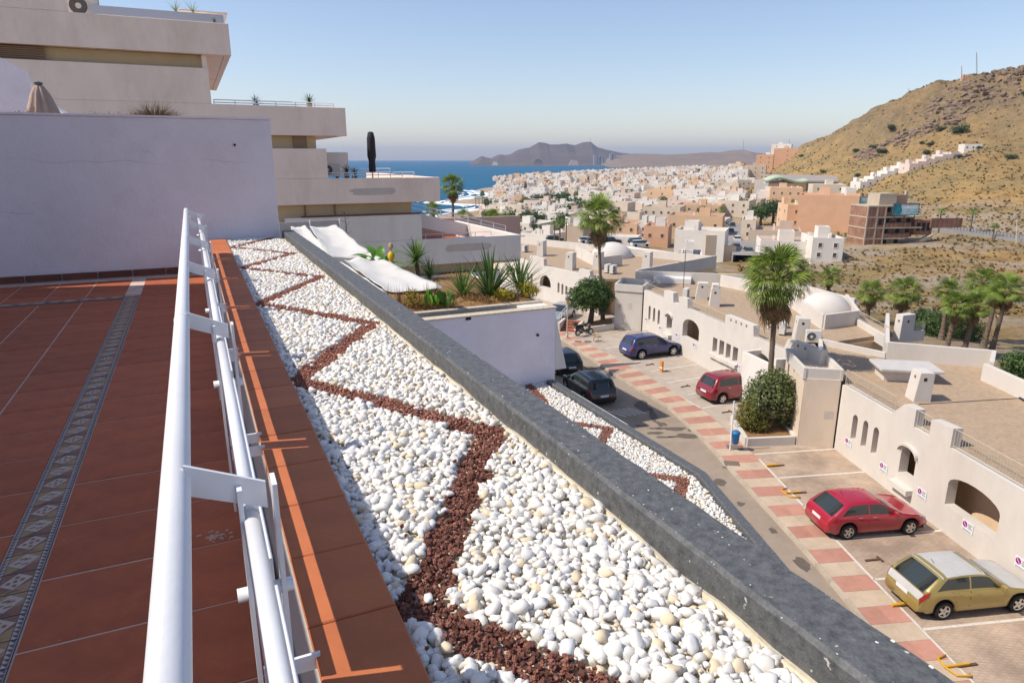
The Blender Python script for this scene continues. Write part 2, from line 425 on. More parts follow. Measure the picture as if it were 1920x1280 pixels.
ridge('headland_hill', [(880, 310), (885, 302), (903, 291.5), (911, 294), (920, 296), (929, 291), (937, 288), (948, 289.5), (957, 288), (970, 280), (982, 277), (993, 275), (1003, 269), (1010, 265), (1025, 266), (1030, 268.5), (1045, 268), (1062, 267), (1077, 271), (1085, 268), (1092, 265.5), (1107, 265), (1113, 270), (1120, 275), (1137, 280), (1162, 285), (1190, 288), (1230, 293), (1300, 300), (1330, 312)], 3900, 6600, 4900, mesa_mat, 1.0)
ridge('inland_hills', [(1120, 306), (1150, 292), (1190, 287), (1250, 288.5), (1290, 286.5), (1330, 284), (1350, 284.5), (1372, 281), (1394, 279), (1410, 284), (1430, 287), (1470, 286), (1520, 284), (1600, 283)], 3000, 5600, 4300, far_mat('inland_rock', (.30, .215, .15), (.19, .14, .10)), 5.0, .18)
# ================================================================== THE TERRACE (frame: r right, s along, z)
FL, CT = -1.6, -1.1
WS = 10.8                                      # party wall at the far end
tf = MB(TM); tf.box(-6.2, .10, -3.0, WS + .05, FL - .25, FL - .003)
floor = tf.build('terrace_floor', grout, kind='structure')
def tile_mesh(name, w, d, h, m, bev=.003):
    bm = bmesh.new(); bmesh.ops.create_cube(bm, size=1)
    for v in bm.verts: v.co = Vector((v.co.x * w, v.co.y * d, v.co.z * h - h / 2))
    bmesh.ops.bevel(bm, geom=[e for e in bm.edges if all(v.co.z > -h * .1 for v in e.verts)], offset=bev, segments=1, affect='EDGES')
    me = bpy.data.meshes.new(name); bm.to_mesh(me); bm.free(); me.materials.append(m); return me
TW, TD = .42, .45
me_t = tile_mesh('floor_tile', TW - .012, TD - .012, .012, terracotta, .0015)
def put(name, me, r, s, z, parent, rz=0):
    return inst(name, me, parent, TM @ Matrix.Translation((r, s, z)) @ Matrix.Rotation(rz, 4, 'Z'))
k = 0
cols = [-.71 + TW / 2, -.71 + TW * 1.5]
for r0 in [-.71 + TW / 2] + [-.87 - TW / 2 - i * TW for i in range(6)]:
    n = 0
    for i in range(30):
        s0 = .42 + i * TD - .0
        if s0 > WS - TD / 2 + .02: continue
        inb = r0 < -.8 and 9.02 < s0 + TD / 2 and s0 - TD / 2 < 9.32
        put('floor_tile', me_t, r0, s0 + rnd.uniform(-.001, .001), FL + rnd.uniform(-.0005, .001), floor)
me_t2 = tile_mesh('floor_tile_cut', .34, TD - .009, .012, terracotta, .0015)
for i in range(24):
    s0 = .42 + i * TD
    if s0 < WS - .2: put('floor_tile', me_t2, -.71 + TW + .176, s0, FL, floor)
# patterned border tiles
dt = [mat('border_cream', (.48, .39, .34), .5, .1, 30), mat('border_ochre', (.34, .22, .11), .5, .15, 30), mat('border_brown', (.23, .115, .075), .5, .1, 30), mat('border_navy', (.10, .10, .13), .5, .1, 30)]
def border_mesh(flip):
    mb = MB(); w, l = .158, .15; e = .022
    mb.box(-w / 2, w / 2, -l / 2, l / 2, -.012, 0, 3)
    z = .0012
    for sg in (-1, 1):                                  # sawtooth edging
        x0, x1 = sg * (w / 2 - .003), sg * (w / 2 - e)
        for k in range(6):
            y0 = -l / 2 + l / 6 * k
            mb.poly([(x1, y0 + .001, z), (x0, y0 + .001, z), (x1, y0 + l / 6 - .001, z)], 0)
        mb.poly([(sg * (w / 2 - .001), -l / 2, z), (sg * (w / 2 - .001), l / 2, z), (sg * (w / 2 - .003), l / 2, z), (sg * (w / 2 - .003), -l / 2, z)], 0)
    a = w / 2 - e - .003
    mb.poly([(-a, -l / 2 + .001, z), (a, -l / 2 + .001, z), (a, 0, z)], 2 if flip else 1)
    mb.poly([(-a, 0, z), (-a, -l / 2 + .001, z), (a, 0, z)], 1 if flip else 2)
    mb.poly([(-a, 0, z), (a, 0, z), (a, l / 2 - .001, z), (-a, l / 2 - .001, z)], 1 if flip else 2)
    z2 = z + .0012
    mb.poly([(0, -.047, z2), (a, .028, z2), (0, .068, z2), (-a, -.006, z2)], 0)
    z3 = z2 + .001
    if flip:
        for q in ((-.02, .0), (.012, .022), (-.004, .03), (.008, -.012)):
            mb.poly([(q[0] - .014, q[1] - .006, z3), (q[0] + .01, q[1] - .002, z3), (q[0] + .012, q[1] + .006, z3), (q[0] - .012, q[1] + .003, z3)], 2)
    else:
        for q in ((-.024, .004), (.02, .02), (0, -.018), (0, .04), (-.002, .012)):
            mb.poly([(q[0] - .008, q[1] - .007, z3), (q[0] + .006, q[1] - .009, z3), (q[0] + .009, q[1] + .006, z3), (q[0] - .005, q[1] + .008, z3)], 2)
    mb.poly([(-.022, -.068, z2), (.018, -.058, z2), (.022, -.05, z2), (-.018, -.06, z2)], 3)
    o = mb.build('border_tile', dt); me = o.data; bpy.data.objects.remove(o); return me
bm_ = [border_mesh(0), border_mesh(1)]
for i in range(60):
    s0 = .45 + i * .1535
    if s0 > 9.32: break
    put('border_tile', bm_[i % 2], -.79, s0, FL + .004, floor)
for i in range(22):
    put('border_tile', bm_[i % 2], -.95 - i * .1535, 9.16, FL + .0065, floor, math.pi / 2)
# skirting against the wall
me_s = tile_mesh('skirting_tile', .408, .02, .09, skirt, .002)
for i in range(14):
    put('skirting_tile', me_s, .0 - i * .42 - .25, WS - .013, FL + .098, floor)

# low parapet under the railing, tiled on top
lp = MB(TM); lp.box(.15, .350, -2.2, WS - .002, FL - 3, CT - .014)
low = lp.build('terrace_parapet', plaster, label='low white parapet wall capped with terracotta tiles', cat='parapet')
me_c = tile_mesh('coping_tile', .218, .318, .016, coping_mat, .004)
for i in range(36):
    s0 = -.6 + i * .322
    if s0 < WS - .17: put('coping_tile', me_c, .250, s0, CT + rnd.uniform(-.001, .001), low)
# party wall
pw = MB(TM); pw.box(-7, 1.13, WS, WS + .22, -4.6, .53)
pwall = pw.build('party_wall', plaster_cool, label='tall plain white party wall closing the terrace', cat='wall', bevel=.006)
c_ = MB(TM); c_.box(-7.01, 1.15, WS - .015, WS + .235, .532, .56); c_.build('wall_cap', plaster_cool, pwall)
q = pxs(440, 272, WS); c_ = MB(TM)
c_.tube((q[0], WS - .012, q[1]), (q[0], WS + .01, q[1]), .028, n=16); c_.build('spout_ring', plaster_cool, pwall)
c_ = MB(TM); c_.tube((q[0], WS - .02, q[1]), (q[0], WS - .011, q[1]), .017, n=16); c_.build('spout_hole', dark, pwall)
q = pxs(440, 378, WS); c_ = MB(TM); c_.tube((q[0], WS - .006, q[1]), (q[0], WS + .01, q[1]), .03, n=16); c_.build('patched_spout', plaster_cool, pwall)

# ---------------------------------------------------------------- railing
rl = thing('terrace_railing', 'white tubular metal railing with double handrail along the terrace edge', 'railing', T(.0, 3, FL))
HR, HZ_ = -.085, -.572
h = MB(TM); h.path([(HR, -1.2, HZ_), (HR, 8.75, HZ_), (HR + .004, 8.86, HZ_ - .015), (HR + .01, 8.93, HZ_ - .06), (HR + .012, 8.95, HZ_ - .13)], .0255, 24)
hr_ = h.build('handrail', white_paint, rl, smooth=True)
for s0 in (2.70, 5.4, 6.0):
    h = MB(TM); h.tube((HR, s0 - .012, HZ_), (HR, s0 + .012, HZ_), .0272, n=24); h.build('joint_sleeve', white_paint, hr_, smooth=True)
stn = [-.15] + [1.29 + 1.42 * i for i in range(6)]
MRr, MRz = .036, -.672
for i in range(len(stn)):
    s0 = stn[i]; s1 = stn[i + 1] if i + 1 < len(stn) else 8.95
    h = MB(TM); h.tube((MRr, s0 + .006, MRz), (MRr, s1 - .006, MRz), .0165, n=16); h.build('lower_rail', white_paint, rl, smooth=True)
    h = MB(TM); h.box(.060, .070, s0 + .05, s1 - .05, -.92, -.80); ip = h.build('infill_panel', white_paint, rl)
    h = MB(TM); h.box(.060, .070, s0 + .045, s1 - .045, -1.0, -.97); h.build('panel_edge', white_paint, ip)
for s0 in stn:
    h = MB(TM)
    h.add([(HR + .015, s0 - .004, HZ_ + .03), (.068, s0 - .004, HZ_ - .03), (.068, s0 - .004, HZ_ - .085), (HR + .015, s0 - .004, HZ_ - .03),
           (HR + .015, s0 + .004, HZ_ + .03), (.068, s0 + .004, HZ_ - .03), (.068, s0 + .004, HZ_ - .085), (HR + .015, s0 + .004, HZ_ - .03)],
          [(0, 1, 2, 3), (7, 6, 5, 4), (0, 4, 5, 1), (1, 5, 6, 2), (2, 6, 7, 3), (3, 7, 4, 0)])
    h.build('bracket_plate', white_paint, rl)
    h = MB(TM); h.box(.015, .024, s0 - .028, s0 + .028, -1.36, -.60); po = h.build('post', white_paint, rl)
    h = MB(TM); h.box(.078, .087, s0 - .028, s0 + .028, -1.36, -.60); h.build('post', white_paint, rl)
    h = MB(TM); h.tube((-.005, s0 - .01, -.83), (.10, s0 - .01, -.83), .014, n=12); h.build('spacer', white_paint, rl, smooth=True)
    h = MB(TM); h.box(.03, .152, s0 - .05, s0 - .042, -1.13, -1.09); h.build('foot_bracket', white_paint, rl)
    h = MB(TM); h.box(.03, .152, s0 + .09, s0 + .098, -1.13, -1.09); h.build('foot_bracket', white_paint, rl)

# ---------------------------------------------------------------- pebble strips
peb_mats = [mat('pebble_white', (.76, .73, .68), .55, .05, 25, .08, 60, spec=.35, objrand=.05), mat('pebble_cream', (.68, .57, .41), .6, .08, 25, .1, 60, spec=.3), mat('pebble_grey', (.66, .66, .66), .55, .06, 25, .1, 60)]
lava_mats = [mat('lava_stone', (.46, .205, .15), .95, c2=(.19, .085, .068), scale=45, bump=.8, bscale=140, spec=.15, objrand=.3)]
def stone_variants(kind, sub, count=6):
    out = []
    for k in range(count):
        bm = bmesh.new(); bmesh.ops.create_icosphere(bm, subdivisions=sub, radius=1)
        for v in bm.verts:
            d = v.co.normalized()
            if kind == 'pebble':
                n1 = noise.noise(d * 1.1 + Vector((k * 9.3, 1, 2))) * .5 + noise.noise(d * 2.6 + Vector((k * 3.3, 4, 2))) * .22
                e = 2.6 + .5 * (k % 3); f_ = (abs(d.x) ** e + abs(d.y) ** e + abs(d.z) ** e) ** (-1 / e)
                v.co = d * (f_ * (.92 + n1))
            else:
                v.co = d * (.85 + noise.noise(d * 1.7 + Vector((k * 9.3, 7, 2))) * .75 + noise.noise(d * 4.0 + Vector((k * 5.3, 7, 2))) * .35)
        V = np.array([v.co[:] for v in bm.verts]); Fc = np.array([[v.index for v in f.verts] for f in bm.faces]); bm.free()
        out.append((V, Fc))
    return out
PB2, PB1 = stone_variants('pebble', 2), stone_variants('pebble', 1)
LV1, LV2 = stone_variants('lava', 1), stone_variants('lava', 2)
def rotm(q):
    return np.array(Matrix.Rotation(q[0], 3, 'Z') @ Matrix.Rotation(q[1], 3, 'X') @ Matrix.Rotation(q[2], 3, 'Y'))
def stones(name, items, variants, mats, parent, smooth):
    """items: (r, s, z, (a, b, c), (rot), variant, mat) joined into one mesh in the terrace frame"""
    Vs, Fs, Ms, o = [], [], [], 0
    for (r, s_, z, sc, q, vi, mi) in items:
        V, Fc = variants[vi]
        Vs.append((V * np.array(sc)) @ rotm(q).T + np.array((r, s_, z))); Fs.append(Fc + o); o += len(V); Ms += [mi] * len(Fc)
    V = np.concatenate(Vs) @ np.array(TM.to_3x3()).T; Fc = np.concatenate(Fs)
    me = bpy.data.meshes.new(name); me.from_pydata(V.tolist(), [], Fc.tolist())
    for m in mats: me.materials.append(m)
    me.polygons.foreach_set('material_index', Ms)
    if smooth: me.polygons.foreach_set('use_smooth', [True] * len(Fc))
    me.update(); ob = bpy.data.objects.new(name, me); col.objects.link(ob); adopt(ob, parent); ob['kind'] = 'stuff'
    return ob
def seg_dist(p, a, b):
    ax, ay = a; bx, by = b; dx, dy = bx - ax, by - ay
    t = max(0, min(1, ((p[0] - ax) * dx + (p[1] - ay) * dy) / (dx * dx + dy * dy)))
    return math.hypot(p[0] - ax - dx * t, p[1] - ay - dy * t)
def strip(name, label, r0, r1f, s0, s1, zb, zig, half, size, near_n, lava_size, lava_label):
    """bed of white pebbles with a zigzag of red lava gravel"""
    bed = MB(TM); ns = 40
    for i in range(ns):
        a, b = s0 + (s1 - s0) * i / ns, s0 + (s1 - s0) * (i + 1) / ns
        bed.poly([(r0, a, zb), (r1f(a), a, zb), (r1f(b), b, zb), (r0, b, zb)])
    bd = bed.build(name, membrane, label=label, cat='pebble bed')
    def indist(p): return min(seg_dist(p, a, b) for a, b in zip(zig, zig[1:]))
    peb, lav = [], []
    for layer in (0, 1):
        step = size * (1.12 if layer == 0 else 1.32)
        y = s0 + .02
        while y < s1 - .02:
            x = r0 + .012
            while x < r1f(y) - .012:
                p = (x + rnd.uniform(-.42, .42) * step, y + rnd.uniform(-.42, .42) * step)
                if r0 + .01 < p[0] < r1f(p[1]) - .006 and s0 < p[1] < s1 - .015:
                    dd = indist(p) + noise.noise(Vector((p[0] * 9, p[1] * 9, zb))) * .025
                    if dd > half:
                        k = size * rnd.choice((.32, .42, .5, .55, .62, .85)) * rnd.uniform(.9, 1.1)
                        sc = (k * rnd.uniform(.9, 1.6), k * rnd.uniform(.75, 1.05), k * rnd.uniform(.6, .95))
                        peb.append((p[0], p[1], zb + (.010 if layer == 0 else .024) * size / .03 + rnd.uniform(0, .004), sc,
                                    (rnd.uniform(0, 6.3), rnd.uniform(-.7, .7), rnd.uniform(-.7, .7)), rnd.randrange(6), rnd.choices((0, 1, 2), (84, 8, 8))[0]))
                x += step
            y += step
        step = lava_size * (1.15 if layer == 0 else 1.25)
        y = s0 + .02
        while y < s1:
            x = r0 + .008
            while x < r1f(y) - .008:
                p = (x + rnd.uniform(-.45, .45) * step, y + rnd.uniform(-.45, .45) * step)
                if indist(p) + noise.noise(Vector((p[0] * 9, p[1] * 9, zb))) * .025 < half - .006 and r0 + .005 < p[0] < r1f(p[1]) - .008 and s0 < p[1] < s1:
                    k = lava_size * rnd.uniform(.38, .75)
                    lav.append((p[0], p[1], zb + (.008 if layer == 0 else .02) * lava_size / .02 + rnd.uniform(0, .005), (k * rnd.uniform(.8, 1.3), k, k * rnd.uniform(.7, 1)),
                                (rnd.uniform(0, 6.3), rnd.uniform(-1, 1), rnd.uniform(-1, 1)), rnd.randrange(6), 0))
                x += step
            y += step
    lb = MB(TM); lb.box(r0, r0 + .01, s0, s0 + .01, zb - .02, zb - .01)
    for k in range(170 if near_n else 60):                 # stray stones across the borders
        p = (rnd.uniform(r0 + .03, r0 + .7), rnd.uniform(s0 + .3, s1 - .3)); dd = indist(p)
        if p[0] > r1f(p[1]) - .03: continue
        if half < dd < half + .10:
            kk = lava_size * rnd.uniform(.4, .7); lav.append((p[0], p[1], zb + .042 * size / .0245, (kk, kk * .9, kk * .8), (rnd.uniform(0, 6), 0, 0), rnd.randrange(6), 0))
        elif dd < half * .8 and k % 3 == 0:
            kk = size * rnd.uniform(.35, .55); peb.append((p[0], p[1], zb + .034 * size / .0245, (kk * 1.2, kk, kk * .8), (rnd.uniform(0, 6), .2, .1), rnd.randrange(6), 0))
    peb.sort(key=lambda q: q[1]); lav.sort(key=lambda q: q[1])
    if near_n:
        def seen(q):                                    # inside the picture?
            p = T(q[0], q[1], q[2]); c = p.y * math.cos(P) - p.z * math.sin(P); up = p.y * math.sin(P) + p.z * math.cos(P)
            return c > 0 and 640 - F * up / c < 1290 and q[2] > zb + .018
        def split(items):
            vis = [q for q in items if seen(q)]; vis.sort(key=lambda q: q[0] ** 2 * .3 + q[1] ** 2)
            own = vis[:near_n]; ids = set(id(q) for q in own)
            return own, [q for q in items if id(q) not in ids]
        pn, pf = split(peb); ln, lf = split(lav)
        def meshes(vs, nm, ms):
            out = {}
            for vi, (V, Fc) in enumerate(vs):
                for mi, m in enumerate(ms):
                    me = bpy.data.meshes.new(nm); me.from_pydata(V.tolist(), [], Fc.tolist()); me.materials.append(m)
                    me.polygons.foreach_set('use_smooth', [nm == 'pebble'] * len(Fc)); out[(vi, mi)] = me
            return out
        pm, lm = meshes(PB2, 'pebble', peb_mats), meshes(LV2, 'lava_stone', lava_mats)
        for items, ms, nm in ((pn, pm, 'pebble'), (ln, lm, 'lava_stone')):
            for (r, s_, z, sc, q, vi, mi) in items:
                M = TM @ Matrix.Translation((r, s_, z)) @ Matrix.Rotation(q[0], 4, 'Z') @ Matrix.Rotation(q[1], 4, 'X') @ Matrix.Rotation(q[2], 4, 'Y') @ Matrix.Diagonal((*sc, 1))
                inst(nm, ms[(vi, mi)], bd, M)
        near = [q for q in pf if q[1] < 3.2]; far = [q for q in pf if q[1] >= 3.2]
        stones('pebble_layer', near, PB2, peb_mats, bd, True)
        stones('pebble_layer', far, PB1, peb_mats, bd, True)
        stones('lava_gravel', [q for q in lf if q[1] < 2.2], LV2, lava_mats, bd, False)
        stones('lava_gravel', [q for q in lf if q[1] >= 2.2], LV1, lava_mats, bd, False)
    else:
        stones('pebble_layer', peb, PB1, peb_mats, bd, True)
        stones('lava_gravel', lav, LV1, lava_mats, bd, False)
    return bd
ZIG = [(1.30, .05), (.42, 1.50), (1.06, 2.52), (.40, 3.60), (1.07, 4.70), (.40, 5.75), (1.07, 6.85), (.40, 7.8), (1.06, 8.75), (.40, 9.7), (1.05, 10.7)]
strip('pebble_bed', 'white pebble bed with red lava zigzag beside the terracotta coping', .352, lambda s_: 1.145, .0, WS - .005, CT - .055, ZIG, .063, .0245, 300, .0155, '')
# membrane upstand along the black kerb
mu_ = MB(TM); pts = []
for i in range(120):
    s_ = -.2 + i * .092
    pts.append((1.136 + .008 * noise.noise(Vector((s_ * 5, 0, 0))), s_, CT - .03 + .022 * noise.noise(Vector((s_ * 4, 3, 0)))))
for a, b in zip(pts, pts[1:]):
    mu_.poly([(a[0] - .012, a[1], a[2] - .03), (b[0] - .012, b[1], b[2] - .03), (b[0], b[1], b[2] - .002), (a[0], a[1], a[2] - .002)])
    mu_.poly([(a[0], a[1], a[2] - .002), (b[0], b[1], b[2] - .002), (b[0] + .02, b[1], b[2] - .006), (a[0] + .02, a[1], a[2] - .006)])
mu_.build('liner_edge', membrane, label='cream waterproof liner edge between pebbles and dark kerb', cat='liner', smooth=True)
# anthracite kerb wall on the outer edge, with chips and white rim
def kerb(name, label, pts, zt, w, zbot):
    """pts: (r, s) of the inner edge, walked along s"""
    mb = MB(TM); n = len(pts); prof = [(0, zbot), (0, zt - .012), (.012, zt), (w - .01, zt + .002), (w, zt - .008), (w, zt - .03)]
    for i, (r, s_) in enumerate(pts):
        for (o, z) in prof:
            j = .0025 * noise.noise(Vector((s_ * 11, o * 30, z * 7)))
            mb.v.append(tuple(TM @ Vector((r + o + j, s_, z + j))))
    m = len(prof)
    mb.f = [(i * m + k, (i + 1) * m + k, (i + 1) * m + k + 1, i * m + k + 1) for i in range(n - 1) for k in range(m - 1)]
    mb.f += [tuple(range(m)), tuple(range((n - 1) * m, n * m))]
    mb.mi = [0] * len(mb.f)
    ob = mb.build(name, KERB, label=label, cat='kerb wall', smooth=False)
    o2 = MB(TM)
    for i in range(n - 1):
        (ra, sa), (rb, sb) = pts[i], pts[i + 1]
        ja, jb = .004 * noise.noise(Vector((sa * 14, 3, 1))), .004 * noise.noise(Vector((sb * 14, 3, 1)))
        o2.poly([(ra + w - .004 + ja, sa, zt - .005), (rb + w - .004 + jb, sb, zt - .005), (rb + w + .012, sb, zt - .02), (ra + w + .012, sa, zt - .02)])
        o2.poly([(ra + w + .012, sa, zt - .02), (rb + w + .012, sb, zt - .02), (rb + w + .012, sb, zbot - 1.2), (ra + w + .012, sa, zbot - 1.2)])
    o2.build('outer_face', white_edge, ob)
    return ob
def kerb_mat():
    m = bpy.data.materials.new('anthracite_weathered'); m.use_nodes = True
    t = m.node_tree; b = t.nodes['Principled BSDF']; b.inputs['Roughness'].default_value = .6; b.inputs['Specular IOR Level'].default_value = .4
    tc = t.nodes.new('ShaderNodeTexCoord')
    n = t.nodes.new('ShaderNodeTexNoise'); n.inputs['Scale'].default_value = 28; n.inputs['Detail'].default_value = 10; n.inputs['Roughness'].default_value = .75
    t.links.new(tc.outputs['Object'], n.inputs['Vector'])
    r = t.nodes.new('ShaderNodeValToRGB'); e = r.color_ramp.elements; e[0].position = .3; e[0].color = (.042, .045, .05, 1); e[1].position = .7; e[1].color = (.16, .165, .17, 1)
    t.links.new(n.outputs['Fac'], r.inputs[0])
    n2 = t.nodes.new('ShaderNodeTexNoise'); n2.inputs['Scale'].default_value = 30; n2.inputs['Detail'].default_value = 3
    t.links.new(tc.outputs['Object'], n2.inputs['Vector'])
    r2 = t.nodes.new('ShaderNodeValToRGB'); r2.color_ramp.elements[0].position = .70; r2.color_ramp.elements[1].position = .74
    t.links.new(n2.outputs['Fac'], r2.inputs[0])
    mx = t.nodes.new('ShaderNodeMix'); mx.data_type = 'RGBA'; t.links.new(r2.outputs[0], mx.inputs[0]); t.links.new(r.outputs[0], mx.inputs[6]); mx.inputs[7].default_value = (.55, .53, .5, 1)
    t.links.new(mx.outputs[2], b.inputs['Base Color'])
    n3 = t.nodes.new('ShaderNodeTexNoise'); n3.inputs['Scale'].default_value = 120; n3.inputs['Detail'].default_value = 3; t.links.new(tc.outputs['Object'], n3.inputs['Vector'])
    bp = t.nodes.new('ShaderNodeBump'); bp.inputs['Strength'].default_value = .5; bp.inputs['Distance'].default_value = .006
    t.links.new(n3.outputs['Fac'], bp.inputs['Height']); t.links.new(bp.outputs[0], b.inputs['Normal'])
    return m
KERB = kerb_mat()
kerb('dark_kerb_wall', 'weathered anthracite kerb wall edging the near pebble bed', [(1.15, -.5 + i * .06) for i in range(int((WS + .45) / .06) + 1)], -1.038, .172, CT - .2)
ck = MB(TM)
for k in range(26):
    s_ = rnd.uniform(.4, 5) ; r_ = rnd.uniform(1.17, 1.31); a = rnd.uniform(.0015, .005)
    ck.add([(r_ + a * math.cos(t) * rnd.uniform(.7, 1.2), s_ + a * 1.4 * math.sin(t) * rnd.uniform(.7, 1.2), -1.0345) for t in [i * math.pi / 4 for i in range(8)]], [tuple(range(8))])
for k in range(90):
    s_ = rnd.uniform(.4, 7); r_ = 1.158 + rnd.uniform(-.006, .012); a = rnd.uniform(.0005, .0019); z_ = -1.0345 if r_ > 1.163 else -1.036 - (1.163 - r_) * .9
    ck.add([(r_ + a * math.cos(t), s_ + a * 2.2 * math.sin(t) * rnd.uniform(.6, 1.2), z_ + .001) for t in [i * math.pi / 3 for i in range(6)]], [tuple(range(6))])
ck.build('paint_chips', white_edge, bpy.data.objects['dark_kerb_wall'], kind='stuff')
# the same strip one storey down
LZ = -4.0
low_out = lambda s_: 5.63 if s_ > 6.4 else 5.63 - (6.4 - s_) * .335
LZIG = [(3.9, 2.6), (4.3, 3.1), (5.3, 4.6), (4.35, 5.4), (5.45, 6.45), (4.5, 7.3), (5.5, 8.35), (4.6, 9.3), (5.15, 9.85), (5.3, 10.9)]
strip('pebble_bed', 'lower pebble bed with lava zigzag above the street, one storey down', 4.0, lambda s_: low_out(s_), 2.0, WS - .005, LZ - .09, LZIG, .085, .034, 0, .024, '')
kerb('dark_kerb_wall', 'lower dark kerb wall bending beside the road, one storey down', [(low_out(1.0 + i * .1), 1.0 + i * .1) for i in range(98)], LZ, .14, LZ - .3)

# ---------------------------------------------------------------- the own apartment block (mostly below and left of the picture)
ab = thing('apartment_block', 'white stepped apartment block carrying the terrace and the lower pebble bed', 'building', T(-2, 3, ST))
m_ = MB(TM); m_.box(-10, .9, -14, WS - .01, ST, FL - .3); m_.box(.93, 1.29, -14, WS - .01, ST, CT - .28); m_.build('storey', plaster, ab)
m_ = MB(TM); m_.prism([(1.3, -14), (low_out(1.0) + .1, -14), (low_out(1.0) + .17, 1.0), (5.75, 6.4), (5.75, WS - .01), (1.3, WS - .01)], ST, LZ - .32); m_.build('storey', plaster, ab)
m_ = MB(TM); m_.prism([(5.7, -14), (8.6, -14), (8.6, WS - .01), (5.8, WS - .01), (5.8, 6.3), (5.0, 2)], ST, -7.6); m_.build('storey', plaster, ab)
m_ = MB(TM); m_.box(-10, -3.7, -14, WS - .01, FL - .28, 3.18); m_.build('upper_storey', plaster, ab)
m_ = MB(TM); m_.box(-10.1, -3.55, -14.1, WS - .02, 3.18, 3.33); m_.build('roof_slab', plaster, ab)

# hairline cracks on the party wall, scuffs on the floor
crk = mat('crack_grey', (.42, .39, .43), .95, .1, 9)  # thin crack ribbons, greyer than the wall
for k, (px0, py0, px1, py1) in enumerate(((0, 300, 330, 306), (0, 398, 70, 402), (240, 262, 300, 300), (380, 300, 470, 306))):
    a, b = pxs(px0, py0, WS), pxs(px1, py1, WS); q = MB(TM); pr = None
    for i in range(26):
        f_ = i / 25; p = (a[0] + (b[0] - a[0]) * f_, a[1] + (b[1] - a[1]) * f_ + .05 * noise.noise(Vector((f_ * 5, k * 7, 0))) + .012 * noise.noise(Vector((f_ * 31, k * 7, 4)))); w_ = .0022 * (1 - abs(2 * f_ - 1) * .7)
        if pr: q.poly([(pr[0], WS - .0025, pr[1] - w_), (p[0], WS - .0025, p[1] - w_), (p[0], WS - .0025, p[1] + w_), (pr[0], WS - .0025, pr[1] + w_)])
        pr = p
    q.build('hairline_crack', crk, pwall)
q = MB(); c0 = un(405, 1005, FL)
for k in range(60):
    x, y = c0.x + rnd.gauss(0, .028), c0.y + rnd.gauss(0, .02); a = rnd.uniform(.002, .009)
    q.add([(x + a * math.cos(t) * rnd.uniform(.6, 1.3), y + a * math.sin(t) * rnd.uniform(.6, 1.3), FL + .0012 + k * 1e-5) for t in [i * math.pi / 3 for i in range(6)]], [tuple(range(6))])
for k in range(70):
    p = T(rnd.uniform(-1.9, 0), rnd.uniform(.8, 6), FL + .0012); a = rnd.uniform(.001, .004)
    q.add([(p.x + a * math.cos(t), p.y + a * math.sin(t), p.z) for t in [i * math.pi / 3 for i in range(6)]], [tuple(range(6))])
q.build('plaster_splashes', mat('splash', (.52, .38, .29), .9, .1, 20), floor, kind='stuff')
# ================================================================== PLANTS (builders)
leaf_g = mat('agave_green', (.12, .20, .05), .5, trans=.3, c2=(.05, .10, .03), scale=4, spec=.35)
leaf_y = mat('yucca_green', (.17, .27, .05), .5, trans=.3, c2=(.07, .14, .03), scale=5, spec=.35)
leaf_banana = mat('banana_leaf', trans=.35, c=(.16, .36, .03), rough=.4, c2=(.08, .22, .02), scale=3, spec=.4)
leaf_tree = mat('tree_leaf', (.12, .19, .05), .55, trans=.3, c2=(.045, .085, .025), scale=1.2, spec=.3)
leaf_bush = mat('bush_leaf', (.20, .23, .075), .55, trans=.3, c2=(.075, .11, .04), scale=2.0, spec=.3)
leaf_dark = mat('dark_leaf', (.08, .13, .045), .55, trans=.3, c2=(.032, .06, .025), scale=1.2, spec=.3)
palm_leaf = mat('palm_leaf', (.27, .34, .05), .45, trans=.3, c2=(.075, .15, .03), scale=1.3, spec=.35)
palm_dead = mat('palm_dead_leaf', (.30, .20, .10), .9, c2=(.12, .07, .035), scale=3)
bark = mat('palm_bark', (.22, .165, .12), .95, c2=(.12, .085, .06), scale=6, bump=.6, bscale=12, streak=.3)
bark2 = mat('tree_bark', (.11, .08, .06), .95, .3, 6, .6, 20)
dry = mat('dry_grass', (.42, .27, .10), .9, c2=(.25, .15, .06), scale=6)
yel = mat('yellow_flowers', (.55, .42, .03), .8, c2=(.30, .26, .03), scale=8)
soil = mat('dry_soil', (.30, .17, .075), .95, c2=(.20, .11, .05), scale=3, bump=.8, bscale=25)
def rosette(mb, c, n, L, w, up=(.2, 1.3), droop=.5, seg=5, seed=0, fold=.25):
    r = random.Random(seed); c = Vector(c)
    for i in range(n):
        a = i * 2.399 + r.uniform(-.3, .3); el = up[0] + (up[1] - up[0]) * (i / max(1, n - 1)) + r.uniform(-.1, .1)
        l = L * r.uniform(.75, 1.1); p = c.copy(); vs = []
        side = Vector((-math.sin(a), math.cos(a), 0))
        for k in range(seg + 1):
            t = k / seg; e = el - droop * t * t
            d = Vector((math.cos(a) * math.cos(e), math.sin(a) * math.cos(e), math.sin(e)))
            ww = w * (.55 + 1.2 * t - 1.75 * t * t) if k < seg else .004
            nrm = d.cross(side).normalized()
            vs += [p - side * ww, p - nrm * ww * fold * -1, p + side * ww]
            p = p + d * (l / seg)
        fs = []
        for k in range(seg):
            o = k * 3; fs += [(o, o + 1, o + 4, o + 3), (o + 1, o + 2, o + 5, o + 4)]
        mb.add(vs, fs)
